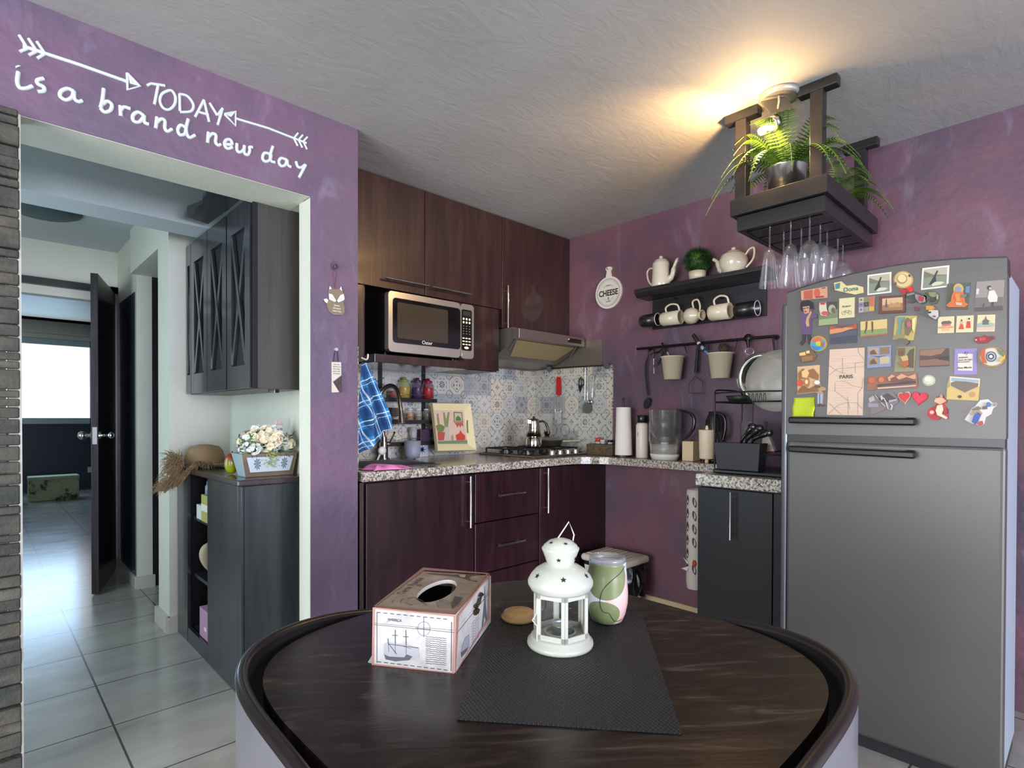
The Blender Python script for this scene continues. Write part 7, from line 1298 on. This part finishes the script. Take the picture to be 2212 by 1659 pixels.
def star(mb, c, n, up, r_):
    n = V(n).normalized(); up = (V(up)-n*V(up).dot(n)).normalized(); s_ = up.cross(n); pts = [V(c)+n*.0004+(up*math.cos(k*math.pi/5)+s_*math.sin(k*math.pi/5))*(r_ if k % 2 == 0 else r_*.42) for k in range(10)]; mb.prism(pts, n*.0004)
sk = C('#1e1a18', .7)
for k in range(6):
    a = vdir+math.radians(6)+k*math.pi/3; d_ = V((math.cos(a), math.sin(a), 0)); b = MB(sk); star(b, lc+d_*.0500+Z*.1305, d_*.75+Z*.65, Z, .0055); part('star_cutout', b, t, label='dark star-shaped cut-out')
for k in range(5):
    a = vdir-math.radians(6)+k*2*math.pi/5; d_ = V((math.cos(a), math.sin(a), 0)); b = MB(sk); star(b, lc+d_*.0285+Z*.159, d_*.93-Z*.36, Z, .0045); part('star_cutout', b, t)
    a += math.radians(30); d_ = V((math.cos(a), math.sin(a), 0)); b = MB(sk); star(b, lc+d_*.0225+Z*.1865, d_*.35+Z*.93, Z+d_*-.5, .0045); part('star_cutout', b, t)
q = [RP(*p, lc, FW) for p in ((1196, 1198), (1199, 1172), (1229, 1127), (1240, 1155), (1236, 1176))]; part('handle', MB(wm).tube(q, .0014, 8), t)
q = [RP(*p, lc-FW*.05, FW) for p in ((1160, 1385), (1160, 1352), (1150, 1340), (1159, 1325), (1160, 1292))]; part('door_latch', MB(wm).tube(q, .0012, 6), t)
part('candle_ring', MB(wm).lathe([(.026, .0195), (.029, .0195), (.029, .025), (.026, .025), (.026, .0195)], lc, 30), t)
tc_ = lc+V((0.004, -.002, .0205)); t = thing('tea_light', 'silver tea light candle standing inside the white lantern', 'candle', tc_)
part('cup', MB(C('#b4b8c4', .25, .9)).lathe([(0, 0), (.0195, 0), (.0195, .015), (.0205, .0155), (.0195, .0162), (.0185, .0155), (.0185, .011)], tc_, 32), t); part('wax', MB(C('#b9bbb8', .4)).lathe([(.0186, .012), (0, .0115)], tc_, 24), t); part('wick', MB(C('#5a554c', .8)).tube([tc_+Z*.0115, tc_+V((.002, 0, .016)), tc_+V((.006, 0, .014))], .0007, 5), t)
# tumbler with olive shapes
kc = V((-2.066, -1.863, MZ)); tm = NT('tumbler_print', .28, coat=.3); xx, yy_, zz_ = tm.xyz(); an = tm.ma('ARCTAN2', yy_, xx); va = math.atan2(CAM.y-kc.y, CAM.x-kc.x)
cg = tm.n('ShaderNodeVectorRotate', rotation_type='Z_AXIS'); tm.set(cg.inputs['Vector'], tm.co); cg.inputs['Angle'].default_value = -va; rx_, ry_, rz_ = tm.xyz(cg.outputs[0]); an = tm.ma('ARCTAN2', ry_, rx_)
def elm(a0, z0_, ra, rz__): return tm.ma('LESS_THAN', tm.ma('ADD', tm.ma('POWER', tm.ma('DIVIDE', tm.ma('SUBTRACT', an, a0), ra), 2.), tm.ma('POWER', tm.ma('DIVIDE', tm.ma('SUBTRACT', zz_, z0_), rz__), 2.)), 1.)
base_ = tm.mix(elm(.75, .05, .85, .062), '#dbe0e8', '#e2bfbb'); base_ = tm.mix(elm(-.12, .100, 1.25, .046), base_, '#7f8a5e'); base_ = tm.mix(elm(-.25, .024, .95, .027), base_, '#7f8a5e'); tm.col(base_)
t = thing('insulated_tumbler', 'pink tumbler printed with olive green shapes and a clear lid behind the lantern', 'tumbler', kc)
prf = [(0, 0), (.022, 0), (.030, .004), (.036, .018), (.0405, .04), (.0410, .06), (.0385, .095), (.0365, .118), (.0372, .120), (.035, .121)]
part('tumbler_body', MB(tm.m).lathe([(r_, z_) for r_, z_ in prf], kc, 48), t, loc=None)
part('lid', MB(thin('lidc', '#c4c4c6', .35)).lathe([(.0355, .118), (.0365, .126), (.036, .131), (.030, .131), (.029, .127), (0, .127)], kc, 40).ell(kc+V((-.01, .012, .131)), (.014, .010, .004)), t)
def rad(z_):
    for (r0_, z0_), (r1_, z1_) in zip(prf, prf[1:]):
        if z0_ <= z_ <= z1_ and z1_ > z0_: return r0_+(r1_-r0_)*(z_-z0_)/(z1_-z0_)
    return .04
ptsl = [(1.15, .117), (.75, .107), (.25, .094), (-.2, .075), (-.35, .052), (-.28, .035), (-.15, .030), (.1, .028), (.3, .016), (.55, .010), (.95, .012)]
part('black_line', MB(C('#23211e', .5)).tube([kc+V((math.cos(va+a)*(rad(z_)+.0003), math.sin(va+a)*(rad(z_)+.0003), z_)) for a, z_ in spl2(ptsl)] if False else [kc+V((math.cos(va+p.x)*(rad(p.y)+.0003), math.sin(va+p.x)*(rad(p.y)+.0003), p.y)) for p in spline([V((a, z_, 0)) for a, z_ in ptsl], 5)], .0006, 5), t)
c = V((-2.192, -1.728, TZ+.0005)); c = V((P(1121, 1340, 'z', TZ).x, P(1121, 1340, 'z', TZ).y, MZ))
solo('wooden_jar_lid', MB(wood('bamboo', '#b18a55', '#c79f66', '#d4b27c', .5, axis=0)).lathe([(0, 0), (.034, 0), (.036, .003), (.036, .007), (.031, .0075), (.031, .0145), (.029, .016), (0, .016)], c, 40), 'round light wooden jar lid lying left of the lantern', 'jar lid', c)

# ---------------------------------------------------------------- repeats share a group
GR = {'mug': 'mugs hanging under the wall shelf', 'dining_chair': 'curved-back chairs around the dining table', 'utensil_bucket': 'cream buckets on the long utensil rail',
      'champagne_flute': 'glasses hanging from the ceiling rack', 'wine_glass': 'glasses hanging from the ceiling rack', 'potted_fern': 'ferns on the hanging rack', 'base_cabinet': 'kitchen base cabinets',
      'utensil_rail': 'black utensil rails', 'heart_magnet': 'souvenir magnets on the freezer door', 'whale_photo': 'whale photographs on the freezer door', 'countertop': 'granite worktops'}
for o in list(COL.objects):
    if o.parent or 'label' not in o: continue
    n = o.name.split('.')[0]
    if n in GR: o['group'] = GR[n]
    elif n.endswith('_magnet'): o['group'] = 'souvenir magnets on the freezer door'
    elif n == 'spice_jar': o['group'] = 'spice jars in the brown basket' if 'basket' in o['label'] else ('little spice jars on the middle rack shelf' if 'middle shelf' in o['label'] else 'stoppered jars on the top rack shelf')
    elif n == 'wall_cabinet' and 'dark brown' in o['label']: o['group'] = 'kitchen wall cabinets'
